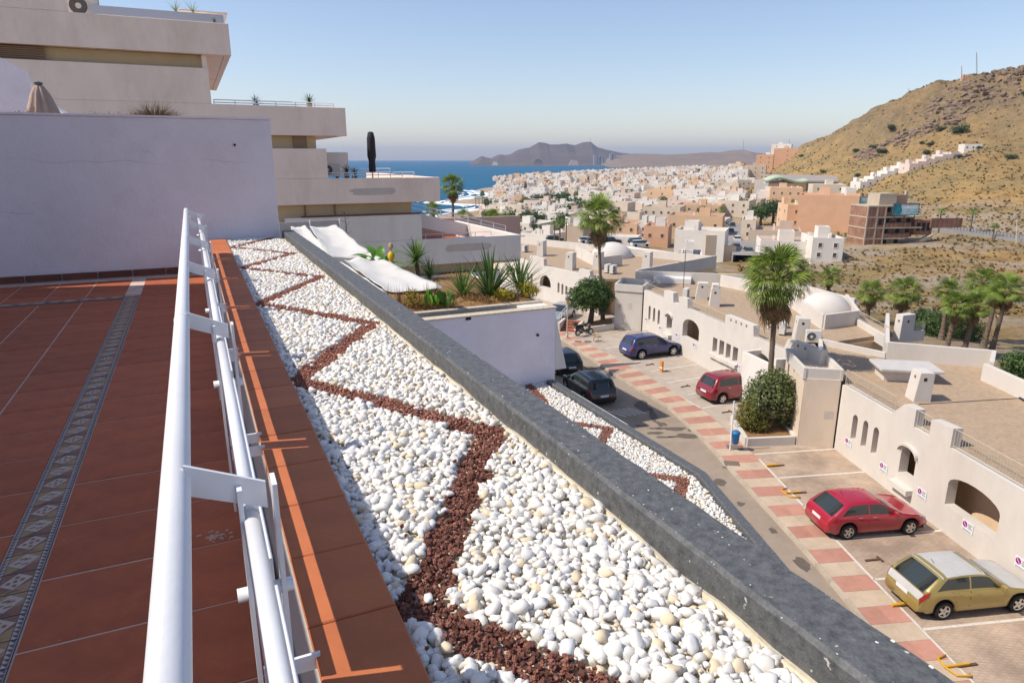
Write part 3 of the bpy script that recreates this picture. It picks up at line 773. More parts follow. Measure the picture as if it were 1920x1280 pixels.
def cloud(mb, blobs, n, size, seed=0, shell=.55, mi=None):
    """leaves spread through ellipsoids (c, (rx, ry, rz)); denser towards the shell"""
    r = random.Random(seed); vol = [b[1][0] * b[1][1] * b[1][2] for b in blobs]
    for _ in range(n):
        b = r.choices(blobs, vol)[0]
        d = Vector((r.gauss(0, 1), r.gauss(0, 1), r.gauss(0, 1))).normalized(); k = r.uniform(shell ** 2, 1) ** .5
        k *= 1 + .34 * noise.noise(d * 2.6 + Vector(b[0])) + .12 * noise.noise(d * 6 + Vector(b[0]))
        p = Vector(b[0]) + Vector((d.x * b[1][0], d.y * b[1][1], d.z * b[1][2])) * k
        nrm = (d + Vector((r.gauss(0, .6), r.gauss(0, .6), r.gauss(.3, .6)))).normalized()
        a = nrm.orthogonal().normalized(); a.rotate(Matrix.Rotation(r.uniform(0, 6.3), 3, nrm)); c = nrm.cross(a)
        s_ = size * r.uniform(.6, 1.3)
        mb.add([p - a * s_, p + c * s_ * .45 + nrm * s_ * .12, p + a * s_, p - c * s_ * .45 + nrm * s_ * .12], [(0, 1, 2, 3)], 0 if mi is None else r.choice(mi))
def blades(mb, c, n, h, spread, lean=.5, w=.006, seed=0, curve=1.0):
    r = random.Random(seed); c = Vector(c)
    for _ in range(n):
        a = r.uniform(0, 6.3); q = r.random() ** .5; p = c + Vector((math.cos(a) * spread * q, math.sin(a) * spread * q, 0))
        d = Vector((r.gauss(math.cos(a) * lean * q, lean * .4), r.gauss(math.sin(a) * lean * q, lean * .4), 1)).normalized(); l = h * r.uniform(.5, 1.1)
        s_ = Vector((-d.y, d.x, 0)); s_ = s_.normalized() * w if s_.length > 1e-4 else Vector((w, 0, 0))
        m = p + d * l * .5; e = p + d * l + Vector((d.x, d.y, -.5)) * l * .22 * curve
        mb.add([p - s_, p + s_, m + s_ * .8, m - s_ * .8, e], [(0, 1, 2, 3), (3, 2, 4)])
def plant(name, label, cat, loc, mb, m, trunk=None, group=None, leafname='leaves'):
    t = thing(name, label, cat, loc, group=group)
    mb.build(leafname, m, t)
    if trunk: trunk.build('stem', bark, t, smooth=True)
    return t

# ================================================================== STEPPED APARTMENTS BEYOND
LS = 31.0
wall_pink = mat('plaster_pink', (.52, .36, .29), .9, .08, .8)
lb = thing('stepped_apartment_building', 'beige stepped apartment building with broad parapets facing the terrace', 'building', T(0, LS + 5, ST))
def slab(name, r0, r1, z0, z1, s0, s1, m=plaster_beige, parent=None, bevel=.02):
    q = MB(TM); q.box(r0, r1, s0, s1, z0, z1); return q.build(name, m, parent or lb, bevel=bevel)
# five floors, each stepping further right and down: parapet, open gap above it, slab
slab('parapet', -16, 2.0, 3.93, 5.10, LS, LS + .25); slab('parapet', 1.75, 2.0, 3.94, 5.09, LS + .252, LS + 16)
slab('soffit', -16, 1.74, 3.95, 4.15, LS + .252, LS + 16)
slab('upper_wall', -16, -3.36, 5.102, 9, LS + .01, LS + .25)
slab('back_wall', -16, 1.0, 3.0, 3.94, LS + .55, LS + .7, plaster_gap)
slab('wall', -16, 1.09, 2.10, 3.42, LS + .02, LS + .24); slab('wall', .9, 1.088, 2.11, 3.94, LS + .242, LS + 16)
slab('parapet', -16, 6.37, .93, 2.098, LS, LS + .25); slab('parapet', 6.12, 6.37, .94, 2.09, LS + .252, LS + 16)
slab('terrace_slab', -16, 6.1, .95, 1.15, LS + .252, LS + 16)
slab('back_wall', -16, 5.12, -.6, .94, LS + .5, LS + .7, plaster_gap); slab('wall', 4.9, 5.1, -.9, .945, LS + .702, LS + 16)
slab('screen_post', 4.15, 4.72, .2, .93, LS + .42, LS + .49, shutter)
slab('wall', -16, 5.46, -.845, .40, LS + .02, LS + .24); slab('parapet', -16, 10.55, -1.95, -.847, LS, LS + .25); slab('parapet', 10.3, 10.548, -1.94, -.86, LS + .252, LS + 14)
slab('terrace_slab', -16, 10.29, -1.93, -1.73, LS + .252, LS + 14)
slab('wall', 5.2, 7.6, -.9, .30, LS + 6, LS + 6.2, plaster)
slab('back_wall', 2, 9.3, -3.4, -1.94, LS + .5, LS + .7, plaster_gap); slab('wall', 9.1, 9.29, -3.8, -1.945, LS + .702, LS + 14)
for r_ in (3.0, 4.4, 5.7): slab('screen_post', r_, r_ + .06, -2.5, -1.95, LS + .42, LS + .49, shutter)
slab('wall', 3.5, 9.62, -3.69, -2.5, LS + .02, LS + .24, plaster); slab('coping', 4.2, 9.60, -2.498, -2.44, LS - .01, LS + .3, skirt)
slab('parapet', 2, 14.75, -4.92, -3.692, LS, LS + .25, plaster); slab('parapet', 14.5, 14.748, -4.91, -3.70, LS + .252, LS + 9, plaster)
slab('terrace_floor', 9.64, 14.49, -4.8, -4.62, LS + .252, LS + 9, terracotta)
slab('garden_wall', 9.64, 19, -6.5, -3.55, LS + 9.02, LS + 9.2, wall_pink)
slab('back_wall', 5, 13.45, -6.2, -4.92, LS + .5, LS + .7, plaster_gap); slab('screen_post', 12.5, 12.58, -5.4, -4.93, LS + .42, LS + .49, shutter)
slab('wall', 5, 13.62, ST, -5.42, LS + .02, LS + .24, plaster); slab('coping', 8, 13.60, -5.418, -5.36, LS - .01, LS + .3, skirt)
slab('body', -16, 13.4, ST - .3, -5.6, LS + .75, LS + 14, plaster); slab('body', -16, 9.0, -5.55, -3.5, LS + 1.0, LS + 14, plaster); slab('body', -16, 4.8, -3.4, -.9, LS + 1.0, LS + 14, plaster)
slab('body', -16, .8, -.8, 3.9, LS + 1.0, LS + 16, plaster)
# brown louvred screens at the far left
for k in range(7): slab('louvre', -6.2, -4.35, 3.44 + k * .068, 3.48 + k * .068, LS + .3, LS + .4, shutter, bevel=0)
# repair scars on the parapets
def scar(r0, r1, zc, hh, sd):
    q = MB(TM); pts = []
    for k in range(28):
        t = 2 * math.pi * k / 28; e = .55
        x = (abs(math.cos(t)) ** e) * math.copysign(1, math.cos(t)); z = (abs(math.sin(t)) ** e) * math.copysign(1, math.sin(t))
        j = 1 + .22 * noise.noise(Vector((math.cos(t) * 2, math.sin(t) * 2, sd)))
        pts.append(((r0 + r1) / 2 + (r1 - r0) / 2 * x * j, LS - .006, zc + hh / 2 * z * j))
    q.poly(pts); q.build('repair_patch', beige_flat, lb)
a = pxs(658, 360, LS); b = pxs(742, 360, LS); scar(a[0], b[0], a[1], .30, 1)
a = pxs(835, 466, LS); b = pxs(922, 466, LS); scar(a[0], b[0], a[1], .36, 5)
# sloping stair parapet with a rail behind the lowest terrace
sp = MB(TM)
p0, p1 = Vector((9.7, LS + 5, -2.55)), Vector((17.5, LS + 8, -4.5))
sp.add([p0, p1, p1 + Vector((0, 0, -.75)), p0 + Vector((0, 0, -.75)), p0 + Vector((0, .2, 0)), p1 + Vector((0, .2, 0)), p1 + Vector((0, .2, -.75)), p0 + Vector((0, .2, -.75))], [(0, 1, 2, 3), (4, 7, 6, 5), (0, 4, 5, 1), (3, 2, 6, 7), (1, 5, 6, 2), (0, 3, 7, 4)])
sp.build('stair_parapet', plaster, lb)
def rail(name, A, B, h, n, m, parent, bars=0, r=.02):
    q = MB(); A, B = Vector(A), Vector(B)
    for z in ([h, h * .5] if not bars else [h, .08]): q.tube(A + Vector((0, 0, z)), B + Vector((0, 0, z)), r, n=6)
    for i in range(n + 1):
        p = A.lerp(B, i / n); q.tube(p, p + Vector((0, 0, h)), r, n=6)
    for i in range(bars + 1 if bars else 0):
        p = A.lerp(B, i / bars); q.tube(p + Vector((0, 0, .08)), p + Vector((0, 0, h)), r * .6, n=5, caps=False)
    return q.build(name, m, parent)
rail('stair_rail', TM @ p0, TM @ p1, .45, 8, white_paint, lb)
rail('terrace_rail', T(9.8, LS + 3, -4.6), T(14.4, LS + 3, -4.6), .8, 5, white_paint, lb)
rail('balcony_rail', T(5.6, LS + .9, -.85), T(9.6, LS + .9, -.85), .22, 7, white_paint, lb)
rail('balcony_rail', T(5.6, LS + 4.5, -.85), T(9.4, LS + 4.5, -.85), .35, 6, white_paint, lb)
rail('balcony_rail', T(1.2, LS + .6, 2.1), T(6.0, LS + .6, 2.1), .2, 6, white_paint, lb)
slab('roof_canopy', .3, 2.2, 5.96, 6.03, LS + 3, LS + 6, plaster)
slab('glass_screen', -2.7, 1.9, 5.11, 5.55, LS + .9, LS + .95, mat('frosted_glass', (.42, .48, .56), .3, .05, 1), bevel=0)
slab('canopy_post', 1.35, 1.5, 5.1, 5.96, LS + 3.2, LS + 3.35, plaster, bevel=0)
# air conditioner on the upper balcony
def ac_unit(name, label, loc, rz, s=(.85, .32, .6), group='air conditioners on the roofs'):
    t = thing(name, label, 'air conditioner', loc, rz, group)
    M0 = PW[t.name]
    q = MB(M0); q.box(-s[0] / 2, s[0] / 2, -s[1] / 2, s[1] / 2, .08, .08 + s[2]); q.build('casing', AC_W, t, bevel=.015)
    cx, cz, rr_ = -s[0] * .16, .08 + s[2] / 2, s[2] * .40
    q = MB(M0); ring = []
    q.lathe([(rr_, 0), (rr_, .02), (rr_ * .9, .025), (rr_ * .9, 0)], n=20); 
    q.v = [tuple(M0 @ Vector((cx + (M0.inverted() @ Vector(p)).x, -s[1] / 2 - (M0.inverted() @ Vector(p)).z, cz + (M0.inverted() @ Vector(p)).y))) for p in q.v]
    q.build('fan_ring', AC_W, t)
    q = MB(M0); q.add([(cx + rr_ * .88 * math.cos(k * math.pi / 10), -s[1] / 2 - .004, cz + rr_ * .88 * math.sin(k * math.pi / 10)) for k in range(20)], [tuple(range(20))]); gr = q.build('fan_grille', AC_D, t)
    q = MB(M0); q.add([(cx + rr_ * .3 * math.cos(k * math.pi / 6), -s[1] / 2 - .012, cz + rr_ * .3 * math.sin(k * math.pi / 6)) for k in range(12)], [tuple(range(12))]); q.build('fan_hub', AC_W, gr)
    q = MB(M0); q.box(-s[0] * .4, -s[0] * .3, -s[1] / 2, s[1] / 2, 0, .078); q.box(s[0] * .3, s[0] * .4, -s[1] / 2, s[1] / 2, 0, .078); q.build('feet', AC_D, t)
    q = MB(M0); q.box(s[0] / 2 - .002, s[0] / 2 + .006, -s[1] * .42, s[1] * .42, .14, .04 + s[2]); q.build('coil_grille', AC_D, t)
    return t
AC_W = mat('ac_casing', (.62, .61, .57), .5, .06, 4); AC_D = mat('ac_dark', (.10, .10, .10), .6, .3, 40)
tl = T(-2.95, LS + 1.2, 5.0); ac_unit('air_conditioner', 'air conditioner on the top left balcony behind the parapet', tl, TA, (1.0, .35, .85))
tl = T(5.95, LS + 2.2, -.9); ac_unit('air_conditioner', 'half hidden air conditioner beside the plants under the dark closed parasol', tl, TA)

# closed parasols
def parasol(name, label, base, H, w, cloth, dark_pole=True, top_k=.5):
    t = thing(name, label, 'parasol', base); b = Vector(base)
    q = MB(); q.tube(b, b + Vector((0, 0, H)), .025, n=10); q.build('pole', AC_D, t)
    q = MB(); q.lathe([(.28, 0), (.3, .03), (.28, .09), (.04, .1), (.04, .2)], b, 16); q.build('base', AC_D, t)
    q = MB(); n = 24; prof = [(.02, H), (.06, H - .05), (w * .42, H * .86), (w * .75, H * .62), (w, H * .36), (w * 1.02, H * .24), (w * .8, H * .22)]
    for i, (r_, z) in enumerate(prof):
        for k in range(n):
            tt = 2 * math.pi * k / n; j = 1 + .22 * math.cos(8 * tt + i * .25) * min(1, i / 3)
            q.v.append((b.x + r_ * j * math.cos(tt), b.y + r_ * j * math.sin(tt), b.z + z))
    q.f = [(i * n + k, i * n + (k + 1) % n, (i + 1) * n + (k + 1) % n, (i + 1) * n + k) for i in range(len(prof) - 1) for k in range(n)]; q.mi = [0] * len(q.f)
    c = q.build('canopy', cloth, t, smooth=True)
    q = MB(); q.lathe([(.06, H - .02), (.065, H + .02), (.02, H + .05), (0, H + .06)], b, 10); q.build('finial', AC_D, t)
    return t
q = pxs(80, 205, 13.2)
cream_cloth = mat('cream_cloth', (.42, .31, .25), .9, .12, 4, .1, 60)
black_cloth = mat('dark_cloth', (.035, .03, .035), .8, .2, 4)
pr_ = thing('parasol', 'closed cream striped parasol behind the party wall', 'parasol', T(q[0], 13.2, -.6))
b0 = T(q[0], 13.2, -.6); topz = pxs(80, 158, 13.2)[1] + .6
q2 = MB(); q2.tube(b0, b0 + Vector((0, 0, topz)), .02, n=8); q2.build('pole', AC_D, pr_)
q2 = MB(); n = 36; prof = [(.015, topz), (.06, topz - .03), (.11, topz - .14), (.17, topz - .34), (.23, topz - .50), (.19, topz - .56), (.20, topz - .75)]
for i, (r_, z) in enumerate(prof):
    for k in range(n):
        tt = 2 * math.pi * k / n; j = 1 + .20 * math.cos(9 * tt) * min(1, i / 2)
        q2.v.append((b0.x + r_ * j * math.cos(tt), b0.y + r_ * j * math.sin(tt), b0.z + z + (.05 * math.cos(4.5 * tt) if i in (4, 5) else 0)))
q2.f = [(i * n + k, i * n + (k + 1) % n, (i + 1) * n + (k + 1) % n, (i + 1) * n + k) for i in range(len(prof) - 1) for k in range(n)]; q2.mi = [0] * len(q2.f)
q2.build('canopy', cream_cloth, pr_, smooth=True)
q2 = MB(); q2.lathe([(.055, topz - .01), (.06, topz + .02), (.01, topz + .04), (0, topz + .04)], b0, 12); q2.build('finial', AC_D, pr_)
# tall dark parasol on the lower balcony
q = pxs(699, 332, LS + 2); zt = pxs(697, 247, LS + 2)[1]
bb = T(q[0], LS + 2, -1.73); H = zt + 1.73
dp = thing('parasol', 'tall closed dark parasol standing on the balcony', 'parasol', bb)
q2 = MB(); q2.tube(bb, bb + Vector((0, 0, H)), .03, n=8); q2.build('pole', AC_D, dp)
q2 = MB(); q2.lathe([(.02, H), (.13, H - .03), (.19, H - .3), (.2, H * .75), (.21, H * .62), (.15, H * .54), (.17, H * .45), (.16, H * .38), (.05, H * .36)], bb, 16); q2.build('canopy', black_cloth, dp, smooth=True)
q2 = MB(); q2.lathe([(.30, 0), (.32, .06), (.05, .1), (.05, .3)], bb, 14); q2.build('base', AC_D, dp)

# white gable at the far left, behind the party wall
nb = thing('neighbour_wall', 'white stepped garden wall behind the cream parasol', 'wall', T(-2.5, 14.5, -1))
q2 = MB(TM); s0 = 14.2
pp = [pxs(-60, 215, s0), pxs(-60, 85, s0), pxs(0, 108, s0), pxs(46, 133, s0), pxs(57, 160, s0), pxs(62, 215, s0)]
for o in (0,):
    v1 = [(p[0], s0, p[1]) for p in pp]; v2 = [(p[0], s0 + .25, p[1]) for p in pp]; n = len(pp)
    q2.add(v1 + v2, [tuple(range(n)), tuple(range(2 * n - 1, n - 1, -1))] + [(i, (i + 1) % n, n + (i + 1) % n, n + i) for i in range(n)])
q2.build('gable', plaster_cool, nb)
q2 = MB(TM); a = pxs(100, 200, 15.5); b = pxs(140, 222, 15.5)
q2.box(-12, 1.0, 13.9, 21, -1.2, -.4); q2.build('neighbour_deck', plaster, nb)
q2 = MB(TM); q2.tube((a[0], 15.5, a[1]), (b[0] + .3, 15.5, b[1] - .2), .03, n=8); q2.build('sloping_rail', white_paint, nb)

# dry plants behind the party wall
q = pxs(290, 222, 11.4); g_ = MB(); c0 = T(q[0], 11.4, q[1] - .1)
blades(g_, c0, 900, .42, .14, 1.1, .004, 3, 1.6); g_.build('dry_grass_tuft', mat('straw', (.26, .19, .11), .9, c2=(.13, .09, .055), scale=9), label='dry brown grass tuft on top of the party wall', cat='grass tuft')
g_ = MB()
for k in range(60):
    px = rnd.uniform(165, 345) if k % 3 else rnd.uniform(20, 70); q = pxs(px, 222, 11.6); c0 = T(q[0], 11.6, q[1] - .12)
    blades(g_, c0, 5, rnd.uniform(.12, .28), .04, .5, .003, k); cloud(g_, [(tuple(c0 + Vector((0, 0, .16))), (.05, .05, .06))], 7, .014, k)
g_.build('dry_weeds', dry, label='sparse dry weeds along the top of the party wall', kind='stuff')

# ---------------------------------------------------------------- planter block next door, garden and shade sails
pb = thing('planter_block', 'white walled planter block with dry soil bed and agaves', 'planter', T(5, WS + 1, -5))
PT = -2.66
def pbox(nm, r0, r1, s0, s1, z0, z1, m, bev=.01): q = MB(TM); q.box(r0, r1, s0, s1, z0, z1); return q.build(nm, m, pb, bevel=bev)
pbox('front_wall', 1.34, 5.86, WS, WS + .18, -6.5, PT, plaster_cool)
pbox('wall_lip', 3.2, 5.88, WS - .02, WS + .2, PT + .001, PT + .02, mat('rough_render', (.55, .47, .36), .95, .25, 18, .8, 40), 0)
pbox('trough_floor', 1.4, 5.3, WS + .182, WS + .52, PT - .5, PT - .16, dark)
pbox('trough_end', 5.3, 5.86, WS + .182, WS + .52, -6.5, PT - .002, plaster)
pbox('trough_back', 1.4, 5.86, WS + .522, WS + .66, -6.5, PT + .03, mat('old_concrete', (.50, .43, .34), .95, .15, 8, .5, 40))
pbox('side_wall', 5.68, 5.858, WS + .662, WS + 4.2, -6.5, PT - .0, plaster)
q = MB(TM); nx, ny = 40, 14
for i in range(nx + 1):
    for j in range(ny + 1):
        r_, s_ = 1.36 + 4.3 * i / nx, WS + .662 + 3.4 * j / ny
        q.v.append(tuple(TM @ Vector((r_, s_, PT + .03 + .09 * noise.noise(Vector((r_ * 2, s_ * 2, 1))) + .05 * math.sin(j / ny * 3.1)))))
q.f = [(i * (ny + 1) + j, (i + 1) * (ny + 1) + j, (i + 1) * (ny + 1) + j + 1, i * (ny + 1) + j + 1) for i in range(nx) for j in range(ny)]; q.mi = [0] * len(q.f)
q.build('soil_bed', soil, pb, smooth=True)
pbox('lower_storey', 1.34, 5.83, WS + .182, WS + 9, ST, -6.4, plaster)
# white fin canopy below, on the corner
q = MB(TM); s0 = WS + .02
a, b, c = pxs(1034, 594, s0), pxs(1062, 690, s0), pxs(1036, 694, s0)
q.add([(5.87, s0, a[1]), (b[0], s0, b[1]), (5.87, s0, c[1]), (5.87, s0 + 1.2, a[1]), (b[0], s0 + 1.2, b[1]), (5.87, s0 + 1.2, c[1])], [(0, 1, 2), (5, 4, 3), (0, 3, 4, 1), (1, 4, 5, 2), (2, 5, 3, 0)])
q.build('corner_fin', plaster, pb)
pbox('ledge', 5.80, 6.05, 8.6, WS + 1.5, LZ - .45, LZ - .18, plaster, .02)
q = pxs(1000, 612, WS); w1 = MB(TM); w1.tube((5.48, WS - .03, -3.13), (5.48, WS + .02, -3.13), .025, n=12); w1.build('spout', dark, pb)
w1 = MB(TM); w1.box(4.08, 4.18, WS - .012, WS + .02, PT - .055, PT - .01); w1.build('vent_hole', dark, pb)

G_ = PT + .03
def gp(px, py, z): return un(px, py, z)
def on_bed(px, s_): r_ = pxs(px, 560, s_)[0]; return T(r_, s_, G_ + .02)
pl = 'succulents in the planter'
m1 = MB(); c0 = on_bed(920, WS + 1.3); rosette(m1, c0, 60, 1.0, .036, (.25, 1.45), .35, 5, 1); plant('agave', 'large spiky green agave with long upright leaves in the planter', 'agave', c0, m1, leaf_g, group=pl)
m1 = MB(); c0 = on_bed(975, WS + 1.7); rosette(m1, c0, 42, .8, .03, (.2, 1.4), .4, 5, 2); plant('agave', 'smaller green agave at the right end of the planter', 'agave', c0, m1, leaf_g, group=pl)
m1 = MB(); c0 = on_bed(868, WS + 1.5); rosette(m1, c0, 40, .68, .024, (.3, 1.45), .25, 5, 3); plant('agave', 'narrow leaved agave left of the large one in the planter', 'agave', c0, m1, leaf_y, group=pl)
m1 = MB(); c0 = on_bed(988, WS + .95); cloud(m1, [(tuple(c0 + Vector((0, 0, .12))), (.22, .18, .19))], 1300, .022, 4, .3); plant('yellow_shrub', 'yellow flowering shrub at the right corner of the planter', 'shrub', c0, m1, yel)
m1 = MB(); c0 = on_bed(945, WS + .9); cloud(m1, [(tuple(c0 + Vector((0, 0, .09))), (.22, .15, .14))], 900, .02, 5, .3); plant('yellow_shrub', 'low yellow flowering shrub in front of the large agave', 'shrub', c0, m1, yel)
m1 = MB(); c0 = on_bed(775, WS + .9); cloud(m1, [(tuple(c0 + Vector((0, 0, .16))), (.22, .16, .2))], 800, .02, 6, .3); plant('yellow_shrub', 'ochre flowering shrub under the edge of the shade sail', 'shrub', c0, m1, mat('ochre_flowers', (.40, .27, .03), .8, c2=(.16, .14, .03), scale=8))
m1 = MB()
for k in range(120):
    c0 = on_bed(rnd.uniform(725, 1010), WS + rnd.uniform(.75, 1.6)); blades(m1, c0, 26, rnd.uniform(.06, .22), .10, .7, .004, k + 50)
m1.build('dry_bed_grass', dry, label='dry straw and weeds covering the planter soil', kind='stuff')
m1 = MB()
for k in range(22):
    c0 = on_bed(rnd.uniform(690, 830), WS + rnd.uniform(.7, 1.5)); blades(m1, c0, 6, rnd.uniform(.35, .6), .03, .18, .005, k + 150, .2)
m1.build('dry_stalks', mat('dry_stalk', (.22, .13, .06), .9, .2, 5), label='tall brown dead stalks in front of the shade sail', kind='stuff')
def pads(c, n, sd):
    r = random.Random(sd); mb = MB(); c = Vector(c)
    for k in range(n):
        p = c + Vector((r.uniform(-.16, .16), r.uniform(-.1, .1), r.uniform(.05, .26))); a = r.uniform(-.8, .8)
        M0 = Matrix.Translation(p) @ Matrix.Rotation(r.uniform(0, 3), 4, 'Z') @ Matrix.Rotation(a, 4, 'Y')
        q = MB(M0); q.lathe([(.002, -.11), (.045, -.09), (.065, 0), (.05, .08), (.002, .105)], n=10)
        mb.v += [tuple(M0 @ Vector(((M0.inverted() @ Vector(v)).x, (M0.inverted() @ Vector(v)).y * .25, (M0.inverted() @ Vector(v)).z))) for v in q.v]
        o = len(mb.v) - len(q.v); mb.f += [tuple(i + o for i in f) for f in q.f]; mb.mi += [0] * len(q.f)
    return mb
c0 = on_bed(815, WS + .8); plant('prickly_pear', 'prickly pear cactus pads under the tip of the shade sail', 'cactus', c0, pads(c0, 11, 2), leaf_banana, leafname='pads')
c0 = on_bed(838, WS + .75); plant('prickly_pear', 'small pale prickly pear right of the sail tip', 'cactus', c0, pads(c0, 6, 5), leaf_y, leafname='pads')
# yucca heads and banana behind the sail
def trunked(name, label, px, py_head, px0, s_, L, n, w, m, sd, zb=-3.4):
    r_, z_ = pxs(px, py_head, s_); r0 = pxs(px0, py_head, s_)[0]
    hd, bs = T(r_, s_, z_), T(r0, s_, zb); tb = MB(); tb.path([bs, bs.lerp(hd, .5) + Vector((.04, 0, 0)), hd], [.07, .06, .05], 8)
    mb = MB(); rosette(mb, hd, n, L, w, (-.5, 1.5), .3, 5, sd, .15)
    return plant(name, label, 'yucca', bs, mb, m, tb)
trunked('yucca_plant', 'tall single headed yucca behind the shade sail', 780, 487, 782, WS + 3.8, .50, 150, .017, leaf_y, 11)
trunked('yucca_plant', 'shorter dark yucca right of the tall one', 805, 520, 805, WS + 4.6, .50, 100, .018, leaf_dark, 12)
m1 = MB(); c0 = un(840, 540, -3.2); rosette(m1, c0, 26, .55, .012, (.1, 1.3), .5, 5, 14); plant('yucca_plant', 'thin bluish yucca between the sail tip and the agaves', 'yucca', c0, m1, mat('blue_leaf', (.10, .14, .11), .6, c2=(.05, .07, .06), scale=4))
def banana(c, specs):
    t = thing('banana_plant', 'bright green banana plant with broad leaves behind the shade sails', 'plant', c)
    for (az, el, L, w_) in specs:
        mb = MB(); p = Vector(c); a = R(az); seg = 10; vs = []
        side = Vector((-math.sin(a), math.cos(a), 0))
        for k in range(seg + 1):
            tt = k / seg; e = R(el) - 1.3 * tt * tt
            d = Vector((math.cos(a) * math.cos(e), math.sin(a) * math.cos(e), math.sin(e)))
            ww = w_ * math.sin(min(1, .04 + tt) * math.pi) ** .6 * (.0 if tt < .12 else 1) + .004
            up = Vector((0, 0, 1)) * ww * .35; j = .02 * (k % 2)
            vs += [p - side * (ww - j) + up, p.copy(), p + side * (ww - j) + up]; p = p + d * (L / seg)
        fs = []
        for k in range(seg): o = k * 3; fs += [(o, o + 1, o + 4, o + 3), (o + 1, o + 2, o + 5, o + 4)]
        mb.add(vs, fs); mb.build('leaf', leaf_banana, t, smooth=True)
    st_ = MB(); st_.path([Vector(c) - Vector((0, 0, 1.2)), Vector(c)], [.08, .05], 8); st_.build('stem', leaf_y, t, smooth=True)
bc = T(pxs(712, 505, WS + 5)[0], WS + 5, pxs(712, 505, WS + 5)[1])
banana(bc, [(150, 70, .75, .13), (175, 45, .8, .12), (85, 80, .65, .12), (20, 55, .75, .12), (-10, 30, .7, .1), (60, 45, .6, .12), (-60, 60, .5, .1), (215, 60, .6, .1)])
yp = T(pxs(733, 470, WS + 4.4)[0], WS + 4.4, pxs(733, 512, WS + 4.4)[1])
yt = thing('hanging_lantern', 'yellow lantern on a wooden pole behind the shade sails', 'lantern', yp - Vector((0, 0, .6)))
q = MB(); q.tube(yp - Vector((0, 0, .6)), yp + Vector((0, 0, .62)), .018, n=6); q.lathe([(.0, .70), (.045, .66), (.06, .60), (.03, .55)], yp, 10); q.build('pole', mat('bamboo', (.40, .29, .17), .8, .2, 6), yt)
q = MB(); q.lathe([(.02, .50), (.07, .45), (.085, .38), (.06, .32), (.03, .29), (.06, .25), (.07, .19), (.03, .12)], yp, 14); q.build('shade', mat('yellow_paper', (.62, .40, .02), .6, .1, 4), yt, smooth=True)

sail_m = mat('sail_cloth', (.58, .57, .55), .9, .05, 3, .15, 50)
def sail(label, corners, sag, nu=16, nv=12, wav=.05, sd=0):
    A, B, C_, D = [Vector(c) for c in corners]; mb = MB()
    for i in range(nu + 1):
        for j in range(nv + 1):
            u, v = i / nu, j / nv
            p = A.lerp(B, u).lerp(D.lerp(C_, u), v)
            p.z -= sag * math.sin(u * math.pi) ** .8 * (.4 + .6 * math.sin(v * math.pi)) + wav * noise.noise(Vector((u * 3, v * 5, sd))) + .03 * abs(math.sin(v * math.pi * 3 + u)) * (1 if sd else 0)
            mb.v.append(tuple(p))
    mb.f = [(i * (nv + 1) + j, (i + 1) * (nv + 1) + j, (i + 1) * (nv + 1) + j + 1, i * (nv + 1) + j + 1) for i in range(nu) for j in range(nv)]; mb.mi = [0] * len(mb.f)
    ob = mb.build('shade_sail', sail_m, label=label, cat='shade sail', group='white shade sails over the garden', smooth=True)
    so = ob.modifiers.new('thick', 'SOLIDIFY'); so.thickness = .006
    return ob
sail('white shade sail at the back left beside the dark kerb', [un(545, 425, -1.95), un(572, 421, -1.95), un(632, 490, -2.25), un(560, 480, -2.25)], .10, sd=1)
sail('middle white shade sail hung in folds from the back wall', [un(580, 424, -1.95), un(630, 420, -1.95), un(694, 474, -2.2), un(622, 482, -2.25)], .14, sd=2)
sail('long front white shade sail with a drooping tip over the planter', [un(645, 487, -2.22), un(694, 474, -2.2), un(832, 540, -2.45), un(722, 545, -2.5)], .10, sd=0)
sail('narrow white shade sail lying along the kerb', [un(600, 478, -2.3), un(642, 490, -2.3), un(726, 548, -2.5), un(700, 552, -2.5)], .05, sd=3)
bs = thing('garden_screen', 'pale grey fabric screen standing behind the shade sails', 'screen', un(600, 420, -3.5))
q = MB(); A, B = un(523, 418, -1.9), un(637, 412, -1.9)
q.add([A, B, B + Vector((0, 0, -1.2)), A + Vector((0, 0, -1.2)), A + Vector((0, .05, 0)), B + Vector((0, .05, 0)), B + Vector((0, .05, -1.2)), A + Vector((0, .05, -1.2))], [(0, 1, 2, 3), (4, 7, 6, 5), (0, 4, 5, 1), (1, 5, 6, 2), (3, 2, 6, 7), (0, 3, 7, 4)]); q.build('fabric', mat('grey_fabric', (.50, .47, .44), .9, .1, 3), bs)
for f_ in (0, .5, 1): q = MB(); p = A.lerp(B, f_); q.tube(p - Vector((0, .03, 1.4)), p + Vector((0, -.03, .05)), .025, n=6); q.build('post', white_paint, bs)
tr = MB(); c0 = un(650, 455, -2.5); tr.path([c0, c0 + Vector((.02, 0, .5)), c0 + Vector((-.02, 0, .95))], [.02, .014, .006], 6)
for k in range(8): z = .25 + .09 * k; a = k * 2.4; tr.path([c0 + Vector((0, 0, z)), c0 + Vector((.18 * math.cos(a), .18 * math.sin(a), z + .1))], [.008, .003], 5)
tr.build('bare_sapling', bark2, label='bare leafless sapling between the screen and the white wall', cat='sapling')
